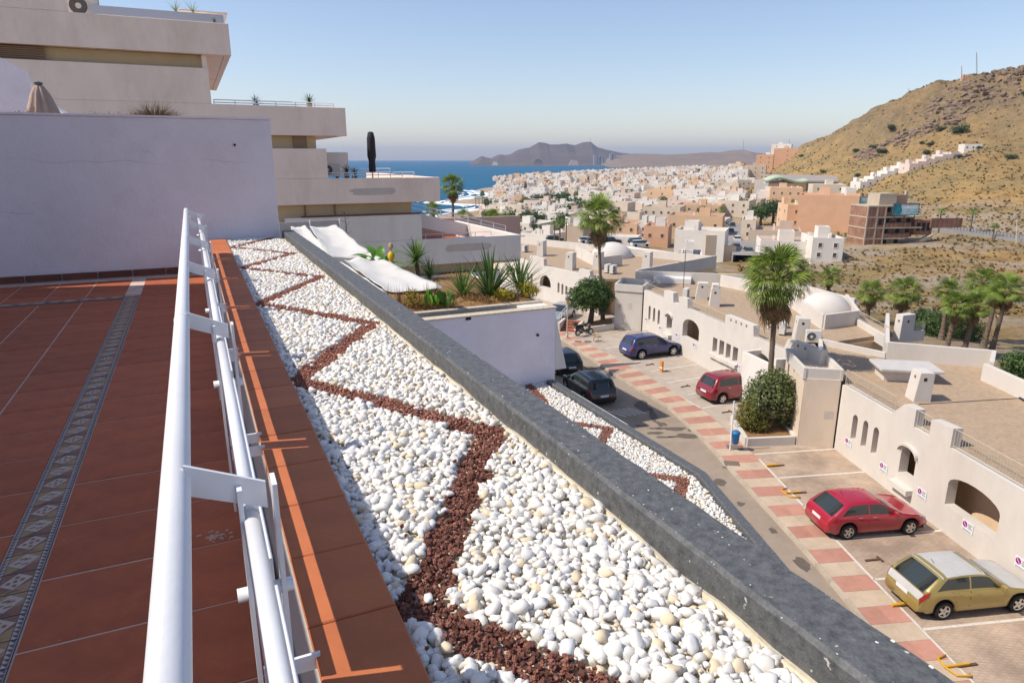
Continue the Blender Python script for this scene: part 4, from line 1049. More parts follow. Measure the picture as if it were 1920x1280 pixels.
# balcony plants
for (px, py, s_, L, n, m, sd, lab) in ((480, 195, LS + 1, .42, 30, leaf_dark, 21, 'small dark potted plant on the second balcony, left of two'), (580, 193, LS + 1, .45, 36, leaf_dark, 22, 'dark potted plant on the second balcony, right of two'),
                                      (650, 325, LS + 1.2, .5, 34, leaf_dark, 23, 'bushy dark plant on the balcony left of the tall dark parasol'), (665, 328, LS + 1.4, .42, 30, leaf_dark, 24, 'low dark plant right beside the tall dark parasol'),
                                      (330, 22, LS + 2, .5, 14, palm_leaf, 25, 'small palm leaf plant on the top balcony, left'), (362, 24, LS + 2.5, .55, 16, palm_leaf, 26, 'small palm plant by the post of the top balcony'), (402, 42, LS + .4, .2, 16, leaf_g, 27, 'tiny green weed at the corner of the top parapet')):
    r_, z_ = pxs(px, py, s_); c0 = T(r_, s_, z_); mb = MB(); rosette(mb, c0, n, L, .02, (.2, 1.4), .6, 4, sd)
    st_ = MB(); st_.lathe([(.10, -.25), (.13, -.02), (.11, -.02)], c0, 10)
    plant('potted_plant', lab, 'plant', c0 - Vector((0, 0, .25)), mb, m, st_)
# ================================================================== STREET
def lin(tab, y):
    tab = sorted(tab, key=lambda q: q[1])
    for (x0, y0), (x1, y1) in zip(tab, tab[1:]):
        if y0 <= y <= y1: return x0 + (x1 - x0) * (y - y0) / (y1 - y0)
    (x0, y0), (x1, y1) = (tab[0], tab[1]) if y < tab[0][1] else (tab[-2], tab[-1])
    return x0 + (x1 - x0) * (y - y0) / (y1 - y0)
KERBL = [(-4.5, 78), (1.6, 60), (3.7, 53.4), (6.8, 43.1), (9.0, 37.1), (9.75, 32.5), (10.7, 22.3), (10.85, 19.7), (11.3, 8), (11.8, -4)]
PAVR = [(-2.6, 79), (3.5, 57.5), (5.5, 52.0), (8.8, 43.3), (11.0, 36.2), (11.75, 30.5), (12.0, 25.4), (12.3, 20.3), (12.62, 15.7), (13.2, 6), (13.7, -4)]
WALLL = [(4, 80), (8.6, 62), (10.9, 54.6), (14.4, 39.9), (15.9, 34), (16.0, 31.1), (16.75, 21.8), (17.6, 10), (18.4, -2)]
q = MB(); ys = [78 - i * 2 for i in range(42)]
for a, b in zip(ys, ys[1:]):
    q.poly([(lin(KERBL, a) - 7.5, a, ST), (lin(KERBL, a) + .02, a, ST), (lin(KERBL, b) + .02, b, ST), (lin(KERBL, b) - 7.5, b, ST)])
road = q.build('road', asphalt, kind='structure')
# patches of darker, repaired asphalt
tar = mat('tar_patch', (.13, .105, .085), .8, .15, 3, .4, 50)
for k, (px, py, w_, h_) in enumerate([(1207, 762, 1.1, 1.6), (1224, 778, .5, 2.2), (1240, 794, .6, .9), (1260, 803, 1.6, .6), (1288, 817, 1.8, .5), (1298, 805, .7, .6), (1105, 690, 1.2, .6), (1140, 696, .5, .9), (1205, 798, .8, .4), (1230, 812, 1.0, .4), (1293, 789, .5, .5), (1350, 905, .7, .6), (1365, 876, .6, .4), (1450, 995, .35, .5), (1505, 1057, .5, .8), (1390, 945, .4, .5), (1228, 803, .9, .35), (1245, 819, 1.2, .3)]):
    c0 = un(px, py, ST + .004); pts = []
    for i in range(14):
        t = 2 * math.pi * i / 14; j = 1 + .8 * noise.noise(Vector((math.cos(t) * 1.3, math.sin(t) * 1.3, k * 3.7)))
        pts.append((c0.x + w_ * .42 * j * math.cos(t), c0.y + h_ * .5 * j * math.sin(t), ST + .004))
    q = MB(); q.poly(pts); q.build('tar_patch', tar, road)
# pavement: kerb stones and alternating slabs, each a piece
KH = .13
pv = MB()
for a, b in zip(ys, ys[1:]): pv.poly([(lin(KERBL, a) + .14, a, ST + KH - .012), (lin(PAVR, a), a, ST + KH - .012), (lin(PAVR, b), b, ST + KH - .012), (lin(KERBL, b) + .14, b, ST + KH - .012)])
pave = pv.build('pavement', grout, kind='structure')
ks_m = mat('kerb_stone', (.44, .37, .29), .9, .12, 3, .3, 40, objrand=.1)
red_m = mat('red_paving', (.50, .255, .19), .9, c2=(.43, .21, .155), scale=3, bump=.5, bscale=30, objrand=.10, stain=.15)
crm_m = mat('cream_paving', (.56, .44, .32), .9, c2=(.47, .365, .265), scale=2.5, bump=.3, bscale=30, objrand=.06, stain=.15)
def skew(y): return .12 + (.42 - .12) * max(0, min(1, (y - 32) / 8))
y = 76.0; i = 0
def dirlen(y): return math.hypot(1, (lin(KERBL, y - .5) - lin(KERBL, y + .5)))
while y > 6:
    dy = .825 / dirlen(y); y2 = y - dy; g0 = .006
    def pt(yy, f_):
        xk, xr = lin(KERBL, yy) + .15, None
        sh = skew(yy) * (lin(PAVR, yy) - xk)
        yr = yy + sh; xr = lin(PAVR, yr)
        return Vector((xk + (xr - xk) * f_, yy + (yr - yy) * f_, 0))
    m = red_m if i % 2 == 0 else crm_m
    for j in range(2):                                  # two slabs across
        f0, f1 = j / 2 + .004, (j + 1) / 2 - .004
        P4 = [pt(y - g0, f0), pt(y - g0, f1), pt(y2 + g0, f1), pt(y2 + g0, f0)]
        q = MB(); z1 = ST + KH + rnd.uniform(-.002, .002)
        q.add([(p.x, p.y, ST + KH - .05) for p in P4] + [(p.x, p.y, z1) for p in P4], [(4, 5, 6, 7), (0, 1, 5, 4), (1, 2, 6, 5), (2, 3, 7, 6), (3, 0, 4, 7)])
        q.build('paving_slab', m, pave)
    y = y2; i += 1
y = 77.0
while y > 4:
    y2 = y - 1.0 / dirlen(y); q = MB(); a0, a1 = lin(KERBL, y - .01), lin(KERBL, y2 + .01)
    q.add([(a0, y - .006, ST - .05), (a0 + .14, y - .006, ST - .05), (a1 + .14, y2 + .006, ST - .05), (a1, y2 + .006, ST - .05),
           (a0 + .015, y - .006, ST + KH + .004), (a0 + .14, y - .006, ST + KH + .006), (a1 + .14, y2 + .006, ST + KH + .006), (a1 + .015, y2 + .006, ST + KH + .004)],
          [(4, 5, 6, 7), (0, 1, 5, 4), (1, 2, 6, 5), (2, 3, 7, 6), (3, 0, 4, 7)])
    q.build('kerb_stone', ks_m, pave); y = y2
# parking bays
def paver_mat(name, c1, c2, mortar, sc, rot):
    m = bpy.data.materials.new(name); m.use_nodes = True
    t = m.node_tree; b = t.nodes['Principled BSDF']; b.inputs['Roughness'].default_value = .9; b.inputs['Specular IOR Level'].default_value = .2
    tc = t.nodes.new('ShaderNodeTexCoord'); mp = t.nodes.new('ShaderNodeMapping'); mp.inputs['Rotation'].default_value = (0, 0, rot); t.links.new(tc.outputs['Object'], mp.inputs[0])
    br = t.nodes.new('ShaderNodeTexBrick'); br.inputs['Scale'].default_value = sc; br.inputs['Color1'].default_value = (*c1, 1); br.inputs['Color2'].default_value = (*c2, 1); br.inputs['Mortar'].default_value = (*mortar, 1)
    br.inputs['Mortar Size'].default_value = .03; br.inputs['Brick Width'].default_value = .24; br.inputs['Row Height'].default_value = .12
    t.links.new(mp.outputs[0], br.inputs['Vector'])
    n = t.nodes.new('ShaderNodeTexNoise'); n.inputs['Scale'].default_value = .55; n.inputs['Detail'].default_value = 8; n.inputs['Roughness'].default_value = .7; t.links.new(tc.outputs['Object'], n.inputs['Vector'])
    r = t.nodes.new('ShaderNodeValToRGB'); r.color_ramp.elements[0].position = .35; r.color_ramp.elements[0].color = (.62, .60, .58, 1); r.color_ramp.elements[1].position = .62; r.color_ramp.elements[1].color = (1.05, 1.02, .98, 1)
    t.links.new(n.outputs['Fac'], r.inputs[0])
    mx = t.nodes.new('ShaderNodeMix'); mx.data_type = 'RGBA'; mx.blend_type = 'MULTIPLY'; mx.inputs[0].default_value = 1
    t.links.new(br.outputs['Color'], mx.inputs[6]); t.links.new(r.outputs[0], mx.inputs[7]); t.links.new(mx.outputs[2], b.inputs['Base Color'])
    bp = t.nodes.new('ShaderNodeBump'); bp.inputs['Strength'].default_value = .4; bp.inputs['Distance'].default_value = .01; t.links.new(br.outputs['Fac'], bp.inputs['Height']); bp.invert = True
    t.links.new(bp.outputs[0], b.inputs['Normal'])
    return m
pk_near = paver_mat('parking_pavers', (.52, .405, .315), (.47, .365, .285), (.435, .34, .265), 1, R(8))
pk_far = mat('parking_asphalt', (.43, .365, .30), .95, .10, 1.5, .3, 40, stain=.2)
q = MB()
for a, b in zip(ys, ys[1:]):
    if a <= 30: q.poly([(lin(PAVR, a), a, ST + KH - .03), (lin(WALLL, a) + .3, a, ST + KH - .03), (lin(WALLL, b) + .3, b, ST + KH - .03), (lin(PAVR, b), b, ST + KH - .03)])
q.poly([(lin(PAVR, 31.4), 31.4, ST + KH - .03), (16.3, 31.4, ST + KH - .03), (lin(WALLL, 30) + .3, 30, ST + KH - .03), (lin(PAVR, 30), 30, ST + KH - .03)])
q.build('parking_bays', pk_near, kind='structure')
q = MB(); yy = [31.4] + [32 + 2 * i for i in range(24)]
for b, a in zip(yy, yy[1:]): q.poly([(lin(PAVR, a), a, ST + KH - .03), (lin(WALLL, a) + .3, a, ST + KH - .03), (lin(WALLL, b) + .3, b, ST + KH - .03), (lin(PAVR, b), b, ST + KH - .03)])
park2 = q.build('parking_bays', pk_far, kind='structure')
wl = mat('road_paint', (.72, .68, .62), .9, c2=(.52, .46, .40), scale=9)
def stripe(a, b, w_=.11, z=ST + KH - .026, parent=None):
    a, b = Vector(a), Vector(b); d = (b - a).normalized(); n_ = Vector((-d.y, d.x, 0)) * w_ / 2
    q = MB(); q.poly([a - n_, b - n_, b + n_, a + n_]); return q.build('painted_line', wl, parent or park2)
Zp = ST + KH - .026
def P3(x, y, z=Zp): return Vector((x, y, z))
for k in range(-1, 6):
    y0 = 17.8 + 2.55 * k if k else 17.8
    stripe(P3(lin(PAVR, y0) + .08, y0), P3(lin(WALLL, y0 + .62) - .02, y0 + .62))
for (x0, y0) in ((7.1, 49.7), (8.7, 46.2), (9.35, 43.9), (10.0, 41.5), (10.7, 39.2), (11.0, 36.9)):
    L = min(4.6, (lin(WALLL, y0 + 1.8) - x0) / math.sin(R(66)) - .05); stripe(P3(x0, y0), P3(x0 + L * math.sin(R(66)), y0 + L * math.cos(R(66))))
for (a, b) in (((12.05, 27.9), (13.1, 10)),): stripe(P3(lin(PAVR, 30) + .06, 30), P3(lin(PAVR, 20) + .06, 20), .1); stripe(P3(lin(PAVR, 20) + .06, 20), P3(lin(PAVR, 10) + .06, 10), .1)
stripe(P3(lin(PAVR, 48) + .06, 48), P3(lin(PAVR, 37) + .10, 37), .09)
for k in range(5):                                          # hatching by the black car
    a = un(1140 + k * 9, 770 - k * 1.5, ST + .004); stripe(a, a + Vector((.9, -.9, 0)), .1, parent=road)

# ================================================================== HOUSES ALONG THE STREET
class Fac:
    """vertical facade plane through two ground points, outside normal on the street side"""
    def __init__(s, p0, p1):
        s.o = Vector((p0[0], p0[1], 0)); s.d = (Vector((p1[0], p1[1], 0)) - s.o); s.L = s.d.length; s.d.normalize(); s.n = Vector((s.d.y, -s.d.x, 0))
        if s.n.x > 0: s.n = -s.n
    def q(s, px, py):
        a = ray(px, py); t = s.o.dot(s.n) / a.dot(s.n); p = a * t; return (p - s.o).dot(s.d), p.z
    def W(s, u, z, off=0): return s.o + s.d * u + s.n * off + Vector((0, 0, z))
def arch(u0, u1, z0, z1, rise, n=10):
    """opening outline: flat sill, sides, arched head of the given rise"""
    pts = [(u0, z0), (u1, z0), (u1, z1)]; c = (u0 + u1) / 2; hw = (u1 - u0) / 2
    for k in range(1, n): t = math.pi * k / n; pts.append((c + hw * math.cos(t), z1 + rise * math.sin(t)))
    pts.append((u0, z1)); return pts
def rect(u0, u1, z0, z1): return [(u0, z0), (u1, z0), (u1, z1), (u0, z1)]
def wall_mesh(fac, outline, holes, th, m, parent, name='wall', reveal=None):
    loops = [[Vector((p[0], p[1], 0)) for p in l] for l in [outline] + holes]
    tri = tessellate_polygon(loops); flat = [p for l in [outline] + holes for p in l]; n = len(flat)
    mb = MB(); mb.v = [tuple(fac.W(p[0], p[1])) for p in flat] + [tuple(fac.W(p[0], p[1], -th)) for p in flat]
    mb.f = [tuple(t) for t in tri] + [tuple(i + n for i in t) for t in tri]; mb.mi = [0] * len(mb.f); o = 0
    for li, l in enumerate([outline] + holes):
        k = len(l)
        for i in range(k): mb.f.append((o + i, o + (i + 1) % k, n + o + (i + 1) % k, n + o + i)); mb.mi.append(0 if li == 0 else 1)
        o += k
    return mb.build(name, [m, reveal or m], parent)
def opening(fac, hole, parent, m=None, depth=.3, name='window', bars=0):
    cu = sum(p[0] for p in hole) / len(hole); cz = sum(p[1] for p in hole) / len(hole)
    mb = MB(); pts = [(cu + (p[0] - cu) * 1.03, cz + (p[1] - cz) * 1.03) for p in hole]
    mb.poly([fac.W(p[0], p[1], -depth) for p in pts]); mb.poly([fac.W(p[0], p[1], -depth - .05) for p in pts])
    ob = mb.build(name, m or shutter, parent)
    us = [p[0] for p in hole]; zs = [p[1] for p in hole]
    for k in range(bars):
        u = min(us) + (max(us) - min(us)) * (k + 1) / (bars + 1); mb = MB()
        a, b = fac.W(u - .03, min(zs), -depth + .005), fac.W(u + .03, max(zs), -depth + .05)
        mb.poly([fac.W(u - .03, min(zs), -depth + .03), fac.W(u + .03, min(zs), -depth + .03), fac.W(u + .03, max(zs) - .02, -depth + .03), fac.W(u - .03, max(zs) - .02, -depth + .03)]); mb.build('mullion', niche, ob)
    return ob
gravel = mat('roof_gravel', (.47, .345, .235), .95, c2=(.34, .25, .17), scale=6, bump=.9, bscale=22, detail=8, stain=.18)
rail_m = mat('rail_beige', (.50, .43, .34), .6, .1, 4)
felt = mat('roof_felt', (.04, .042, .05), .7, .3, 6)
capm = mat('weathered_cap', (.62, .50, .36), .95, .15, 4)
def seg_wall(pts, z0, z1, th, m, parent, name='parapet', cap=False):
    for a, b in zip(pts, pts[1:]):
        A, B = Vector((a[0], a[1], 0)), Vector((b[0], b[1], 0)); d = (B - A).normalized(); n_ = Vector((-d.y, d.x, 0)) * th / 2
        za = z1 if not hasattr(z1, '__len__') else z1[0]; zb_ = z1 if not hasattr(z1, '__len__') else z1[1]
        q = MB(); c = [A - n_, B - n_, B + n_, A + n_]
        q.add([(p.x, p.y, z0) for p in c] + [(c[0].x, c[0].y, za), (c[1].x, c[1].y, zb_), (c[2].x, c[2].y, zb_), (c[3].x, c[3].y, za)], [(0, 1, 2, 3), (4, 5, 6, 7), (0, 1, 5, 4), (1, 2, 6, 5), (2, 3, 7, 6), (3, 0, 4, 7)])
        q.build(name, m, parent, bevel=.012)
def chimney(base, w_, d_, h, rz, parent, taper=.78, flue=False):
    M0 = Matrix.Translation(Vector(base)) @ Matrix.Rotation(rz, 4, 'Z'); q = MB(M0)
    x, y, X, Y = w_ / 2, d_ / 2, w_ / 2 * taper, d_ / 2
    q.add([(-x, -y, 0), (x, -y, 0), (x, y, 0), (-x, y, 0), (-X, -Y, h), (x * .98, -Y, h), (x * .98, Y, h), (-X, Y, h)], [(0, 1, 5, 4), (1, 2, 6, 5), (2, 3, 7, 6), (3, 0, 4, 7), (4, 5, 6, 7)])
    c = q.build('chimney', plaster_row, parent, bevel=.012)
    q = MB(M0); q.box(-.07, .07, -y - .006, -y + .01, h * .72, h * .72 + .15); q.build('vent', dark, c)
    q = MB(M0); xx = -(x + (X - x) * .8); q.box(xx - .008, xx + .02, -.09, .06, h * .74, h * .74 + .14); q.build('vent', niche, c)
    if flue:
        for k in range(3): q = MB(M0); q.box(-X * .9, X * .9, -Y * .9, Y * .9, h + .03 + k * .1, h + .10 + k * .1); q.build('flue_slat', plaster, c)
    return c
def dome(c, r_, h, parent):
    q = MB(); q.lathe([(r_ * math.cos(t), h * math.sin(t)) for t in [k * math.pi / 2 / 12 for k in range(13)]], c, 36); return q.build('dome', plaster_row, parent, smooth=True)
def roof_rail(fac, qa, qb, h, parent):
    a, b = fac.W(qa[0], qa[1], -.12), fac.W(qb[0], qb[1], -.12); n = max(4, int((b - a).length / .14)); return rail('roof_railing', a, b, h, 2, rail_m, parent, n, .016)
RZ = -10.55
sign_n = 0
sgn_w = mat('sign_white', (.74, .74, .76), .5, .03, 9); sgn_p = mat('sign_magenta', (.30, .02, .22), .5, .05, 9); sgn_b = mat('sign_grey', (.22, .21, .22), .5, .05, 9)
def sign(fac, px, py, label):
    u, z = fac.q(px, py); t = thing('parking_sign', label, 'sign', fac.W(u, z - .25, .01), group='private parking signs on the white walls')
    def rc(u0, u1, z0, z1, off, nm, m): q = MB(); q.poly([fac.W(u + u0, z + z0, off), fac.W(u + u1, z + z0, off), fac.W(u + u1, z + z1, off), fac.W(u + u0, z + z1, off)]); q.poly([fac.W(u + u0, z + z0, .004), fac.W(u + u1, z + z0, .004), fac.W(u + u1, z + z1, .004), fac.W(u + u0, z + z1, .004)]); return q.build(nm, m, t)
    rc(-.27, .27, -.20, .20, .02, 'plate', sgn_w)
    q = MB(); q.poly([fac.W(u - .13 + .115 * math.cos(k * math.pi / 10), z + .045 + .115 * math.sin(k * math.pi / 10), .026) for k in range(20)]); q.build('prohibition_disc', sgn_p, t)
    q = MB(); q.poly([fac.W(u - .205, z + .11, .029), fac.W(u - .19, z + .125, .029), fac.W(u - .055, z - .02, .029), fac.W(u - .07, z - .035, .029)]); q.build('disc_bar', sgn_w, t)
    for k in range(3): rc(.02, .22 - .04 * (k % 2), .10 - k * .07, .135 - k * .07, .026, 'text_line', sgn_b)
    rc(-.22, .2, -.165, -.135, .026, 'text_line', sgn_b)

# ---- nearest house (bottom right)
F1 = Fac((15.98, 31.2), (17.86, 7.7))
h1 = thing('terraced_house', 'nearest white house with railings on its gravel roof, right of the red and gold cars', 'house', (19, 24, ST))
def fq(fac, lst): return [fac.q(*p) for p in lst]
zr = RZ - .02
o1 = [(0, ST - .4), (F1.L, ST - .4), (F1.L, zr), (F1.q(1781, 842)[0], zr)]
u2 = F1.q(1787, 803); u3 = F1.q(1747, 786)
o1 += [(o1[-1][0], u2[1]), (u3[0], u3[1]), (u3[0], zr - .02), (F1.q(1713, 801)[0], zr - .02)]
u4 = F1.q(1720, 769); o1 += [(o1[-1][0], u4[1]), (F1.q(1697, 757)[0], F1.q(1697, 757)[1]), (F1.q(1672, 774)[0], zr + .02), (0, zr + .02)]
def win(fac, lb, rt, rise): a, b = fac.q(*lb), fac.q(*rt); return arch(a[0], b[0], a[1], b[1], rise)
H1 = [win(F1, (1594, 821), (1608.5, 789), .22), win(F1, (1613, 835), (1628, 800), .22), win(F1, (1632, 848), (1648, 813), .22), win(F1, (1684, 884), (1718, 862), .28), win(F1, (1771, 944), (1875, 968), .45)]
b_ = F1.q(1771, 944); H1.append(arch(b_[0] + 5.2, b_[0] + 6.6, -12.7, -11.95, .3)); H1.append(arch(b_[0] + 8, b_[0] + 8.5, -12.7, -11.95, .2))
wall_mesh(F1, o1, H1, .4, plaster_row, h1, reveal=plaster_row)
for i, hh in enumerate(H1):
    if i not in (3, 4): opening(F1, hh, h1, niche, .36)
def sill(fac, hole, parent, dz=.35, w_=.3):
    us = [p[0] for p in hole]; z = min(p[1] for p in hole) - dz; q = MB()
    a, b = min(us) - .15, max(us) + .1
    vs = [fac.W(a, z - .22, 0), fac.W(b, z - .22, 0), fac.W(b, z - .22, w_), fac.W(a, z - .22, w_), fac.W(a, z, 0), fac.W(b, z, 0), fac.W(b, z, w_), fac.W(a, z, w_)]
    q.add(vs, [(0, 1, 2, 3), (4, 5, 6, 7), (2, 3, 7, 6), (1, 2, 6, 5), (0, 3, 7, 4)]); q.build('window_sill', plaster_row, parent, bevel=.01)
sill(F1, H1[3], h1)
roof_rail(F1, (0.05, zr + .02), (F1.q(1672, 774)[0], zr + .02), .75, h1)
roof_rail(F1, (F1.q(1713, 801)[0], zr - .02), (u3[0], zr - .02), .72, h1)
roof_rail(F1, (F1.q(1781, 842)[0], zr), (F1.L, zr), .75, h1)
B0, B1, B2, B3 = un(1660, 672, RZ), un(1850, 690, RZ), un(1846, 712, RZ), un(1925, 754, RZ)
far1 = [(16.35, 31.5), (17.9, 39.0), (B0.x, B0.y), (B1.x, B1.y), (B2.x, B2.y), (B3.x, B3.y), (B3.x + 1.5, 8), (18.1, 7.7), (16.4, 31.0)]
q = MB(); q.prism(far1, RZ - .25, RZ); q.build('roof_deck', gravel, h1)
b1 = [(17.25, 31.4)] + [(p[0] * .998 + .05, p[1] * .998) for p in far1[1:7]] + [(19.1, 7.7)]
q = MB(); q.prism(b1, ST, RZ - .26); q.build('body', inner, h1)
seg_wall([(B0.x, B0.y), (B1.x + .3, B1.y)], RZ - 3, RZ + .95, .2, plaster_row, h1); seg_wall([(B1.x + .3, B1.y + .1), (B2.x + .2, B2.y)], RZ - 3, RZ + .94, .2, plaster_row, h1)
seg_wall([(B2.x - .1, B2.y), (B3.x + .1, B3.y), (B3.x + 1.6, 8)], RZ - 3, RZ + .85, .22, plaster_row, h1)
seg_wall([(B2.x + .12, B2.y - .1), (B3.x - .05, B3.y)], RZ, RZ + .10, .04, felt, h1, 'felt_flashing')
c0 = un(1717, 752, RZ); chimney(c0 + Vector((.25, .3, 0)), .75, .8, 1.35, R(-4), h1, .62)
a, b = un(1722, 758, RZ + .005), un(1922, 746, RZ + .005); seg_wall([(a.x, a.y), (b.x, b.y)], RZ - .05, RZ + .03, .03, felt, h1, 'roof_joint')
# skylight box with a flat lid
sk = un(1640, 710, RZ); sk2 = un(1750, 722, RZ)
M0 = Matrix.Translation((un(1700, 712, RZ) + Vector((0, .2, 0)))) @ Matrix.Rotation(R(-10), 4, 'Z')
q = MB(M0); q.box(-1.15, 1.15, -.55, .75, 0, .55); skl = q.build('skylight_box', plaster_row, h1, bevel=.01)
q = MB(M0); q.box(-1.42, 1.42, -.85, 1.0, .551, .68); q.build('lid', mat('grey_slab', (.52, .49, .46), .9, .08, 3), skl, bevel=.02)
q = MB(M0); q.box(.55, .95, -.56, -.5, .12, .42); q.build('hatch', mat('wood_hatch', (.42, .25, .11), .7, .1, 5), skl)
for (px, py, lab) in ((1591, 829, 'small parking sign under the three arched windows of the nearest house'), (1657, 876, 'parking sign between the arched doorway and the three arched windows'), (1729, 925, 'parking sign below and left of the large arched window of the nearest house'), (1815, 987, 'parking sign below the large arched window of the nearest house'), (1916, 1057, 'parking sign at the right edge of the picture above the gold car')): sign(F1, px, py, lab)
# annex tower at the corner of the nearest house
an = thing('stair_annex', 'plain beige annex block between the two nearer white houses', 'annex', (15, 31.8, ST))
q = MB(); q.prism([(14.28, 31.6), (15.95, 31.28), (16.5, 34.6), (14.75, 35.1)], ST - .3, -10.35); q.build('body', mat('plaster_tan', (.70, .585, .46), .9, .06, .8, .3, 30, stain=.2, streak=2), an, bevel=.015)
pts = [(14.28, 31.6), (15.95, 31.28), (16.5, 34.6), (14.75, 35.1), (14.28, 31.6)]
for a, b in zip(pts[1:], pts[2:]): seg_wall([(a[0] * .998 + .01, a[1] * .998 + .04), (b[0] * .998 + .01, b[1] * .998 + .04)], -10.36, -9.82, .14, plaster_row, an)
seg_wall([(14.33, 31.68), (15.88, 31.39)], -10.36, -9.84, .14, plaster_row, an)
FA = Fac((14.28, 31.6), (15.95, 31.28)); FA.n = -FA.n if FA.n.y > 0 else FA.n
u, z = FA.q(1554, 778); q = MB(); q.poly([FA.W(u - .22, z - .2, .006), FA.W(u + .22, z - .2, .006), FA.W(u + .22, z + .2, .006), FA.W(u - .22, z + .2, .006)]); q.build('meter_hatch', beige_flat, an)
FB = Fac((14.75, 35.1), (14.28, 31.6))
for px, py in ((1489, 694.5), (1498, 699.5)): u, z = FB.q(px, py); q = MB(); q.poly([FB.W(u - .07, z - .07, .006), FB.W(u + .07, z - .07, .006), FB.W(u + .07, z + .07, .006), FB.W(u - .07, z + .07, .006)]); q.build('vent', niche, an)
seg_wall([(14.3, 35.4), (13.6, 38.3), (15.1, 38.9)], ST, -10.9, .2, plaster, an, 'yard_wall')
seg_wall([(14.3, 35.4), (16.4, 35.6)], -11.2, -10.5, .2, plaster, an, 'yard_wall')

# ---- middle house
F2 = Fac((10.78, 54.6), (15.95, 33.7))
h2 = thing('terraced_house', 'middle white house with a dome behind the blue and dark red cars', 'house', (16, 46, ST))
def zc(x, y): return (1180 + x / 5.333, 500 + y / 5.333)
Z2 = RZ + .3
par = lambda x, y: F2.q(*zc(x, y))
o2 = [(0, ST - .4), (F2.L, ST - .4), (F2.L, par(1860, 815)[1]), par(1585, 722), (par(1540, 800)[0], Z2 - .1), (par(1242, 690)[0], Z2 - .1), (par(1242, 590)[0], par(1242, 590)[1]), par(962, 478), (par(957, 560)[0], Z2 - .1), (par(583, 415)[0], Z2 - .1), (par(581, 330)[0], par(560, 312)[1]), (par(495, 300)[0], par(495, 300)[1]), (par(495, 380)[0], Z2 - .1), (par(440, 360)[0], Z2 - .1), par(440, 262), par(348, 235), (par(346, 315)[0], Z2 - .1), (0, Z2 - .1)]
H2 = [win(F2, zc(188, 525), zc(214, 418), .2), win(F2, zc(233, 546), zc(260, 440), .2), win(F2, zc(279, 572), zc(307, 460), .2), win(F2, zc(370, 612), zc(428, 525), .25), win(F2, zc(528, 690), zc(698, 655), .6),
      rect(*[v for v in (par(828, 843)[0], par(872, 843)[0], par(828, 843)[1], par(872, 718)[1])]), rect(par(893, 876)[0], par(940, 876)[0], par(893, 876)[1], par(940, 745)[1]), rect(par(960, 905)[0], par(1006, 905)[0], par(960, 905)[1], par(1006, 778)[1]), rect(par(1028, 938)[0], par(1078, 938)[0], par(1028, 938)[1], par(1078, 812)[1]),
      win(F2, zc(1195, 1028), zc(1400, 960), .35)]
wall_mesh(F2, o2, H2, .4, plaster_row, h2)
for i, hh in enumerate(H2):
    if i not in (3, 4, 9): opening(F2, hh, h2, niche, .33)
for hh in (H2[3],): sill(F2, hh, h2)
for hh in H2[5:9]: sill(F2, hh, h2, .1, .22)
def ledge_arch(fac, hole, parent):
    us = [p[0] for p in hole]; zs = [p[1] for p in hole]; c = (min(us) + max(us)) / 2; hw = (max(us) - min(us)) / 2 + .1; z1 = hole[2][1]; rise = max(zs) - z1 + .08; q = MB()
    pts = [(c + hw * math.cos(math.pi * k / 10), z1 + rise * math.sin(math.pi * k / 10)) for k in range(11)]
    for a, b in zip(pts, pts[1:]): q.add([fac.W(*a), fac.W(*b), fac.W(*b, .14), fac.W(*a, .14), fac.W(a[0], a[1] + .1), fac.W(b[0], b[1] + .1), fac.W(b[0], b[1] + .1, .14), fac.W(a[0], a[1] + .1, .14)], [(0, 1, 2, 3), (4, 5, 6, 7), (2, 3, 7, 6)])
    q.build('arched_hood', plaster_row, parent)
ledge_arch(F2, H2[3], h2); ledge_arch(F1, H1[3], h1)
roof_rail(F2, (.05, Z2 - .1), (par(346, 315)[0], Z2 - .1), .6, h2); roof_rail(F2, (par(583, 415)[0], Z2 - .1), (par(957, 560)[0], Z2 - .1), .62, h2); roof_rail(F2, (par(1242, 690)[0], Z2 - .1), (par(1540, 800)[0], Z2 - .1), .62, h2)
rp = [(10.95, 54.7), (11.2, 60.4), (20.6, 58.2), (19.6, 54.6), (22.6, 54), (24.4, 47.5), (23.9, 41.2), (18.0, 38.6), (16.25, 33.8)]
q = MB(); q.prism(rp, RZ - .25, RZ); q.build('roof_deck', gravel, h2)
q = MB(); q.prism([(12.2, 55.0)] + [(p[0] + .06, p[1] - .06) for p in rp[1:8]] + [(17.4, 34.2)], ST, RZ - .26); q.build('body', inner, h2)
w1_, w2_ = un(1533, 668, RZ - .0), un(1662, 652, RZ)
seg_wall([(16.2, 33.9), (18.1, 38.55), (B0.x, B0.y)], RZ - .3, RZ + .35, .18, plaster_row, h2); seg_wall([(16.4, 34.0), (18.2, 38.4), (B0.x, B0.y - .12)], RZ - .25, RZ + .02, .06, felt, h2, 'felt_flashing')
seg_wall([(B0.x, B0.y), (un(1662, 605, -10.3).x, un(1662, 605, -10.3).y)], RZ - .3, RZ + .9, .2, plaster_row, h2)
d0 = un(1545, 588, RZ + .2); dome((d0.x + .4, d0.y + .8, RZ + .0), 1.75, 1.55, h2)
seg_wall([(un(1462, 560, RZ).x, un(1462, 560, RZ).y), (un(1543, 617, RZ).x, un(1543, 617, RZ).y), (un(1606, 608, RZ).x, un(1606, 608, RZ).y), (d0.x + 3.0, d0.y + 3.2)], RZ, RZ + .95, .2, plaster_row, h2)
e0, e1 = un(1607, 603, RZ + .2), un(1665, 637, RZ + .2)
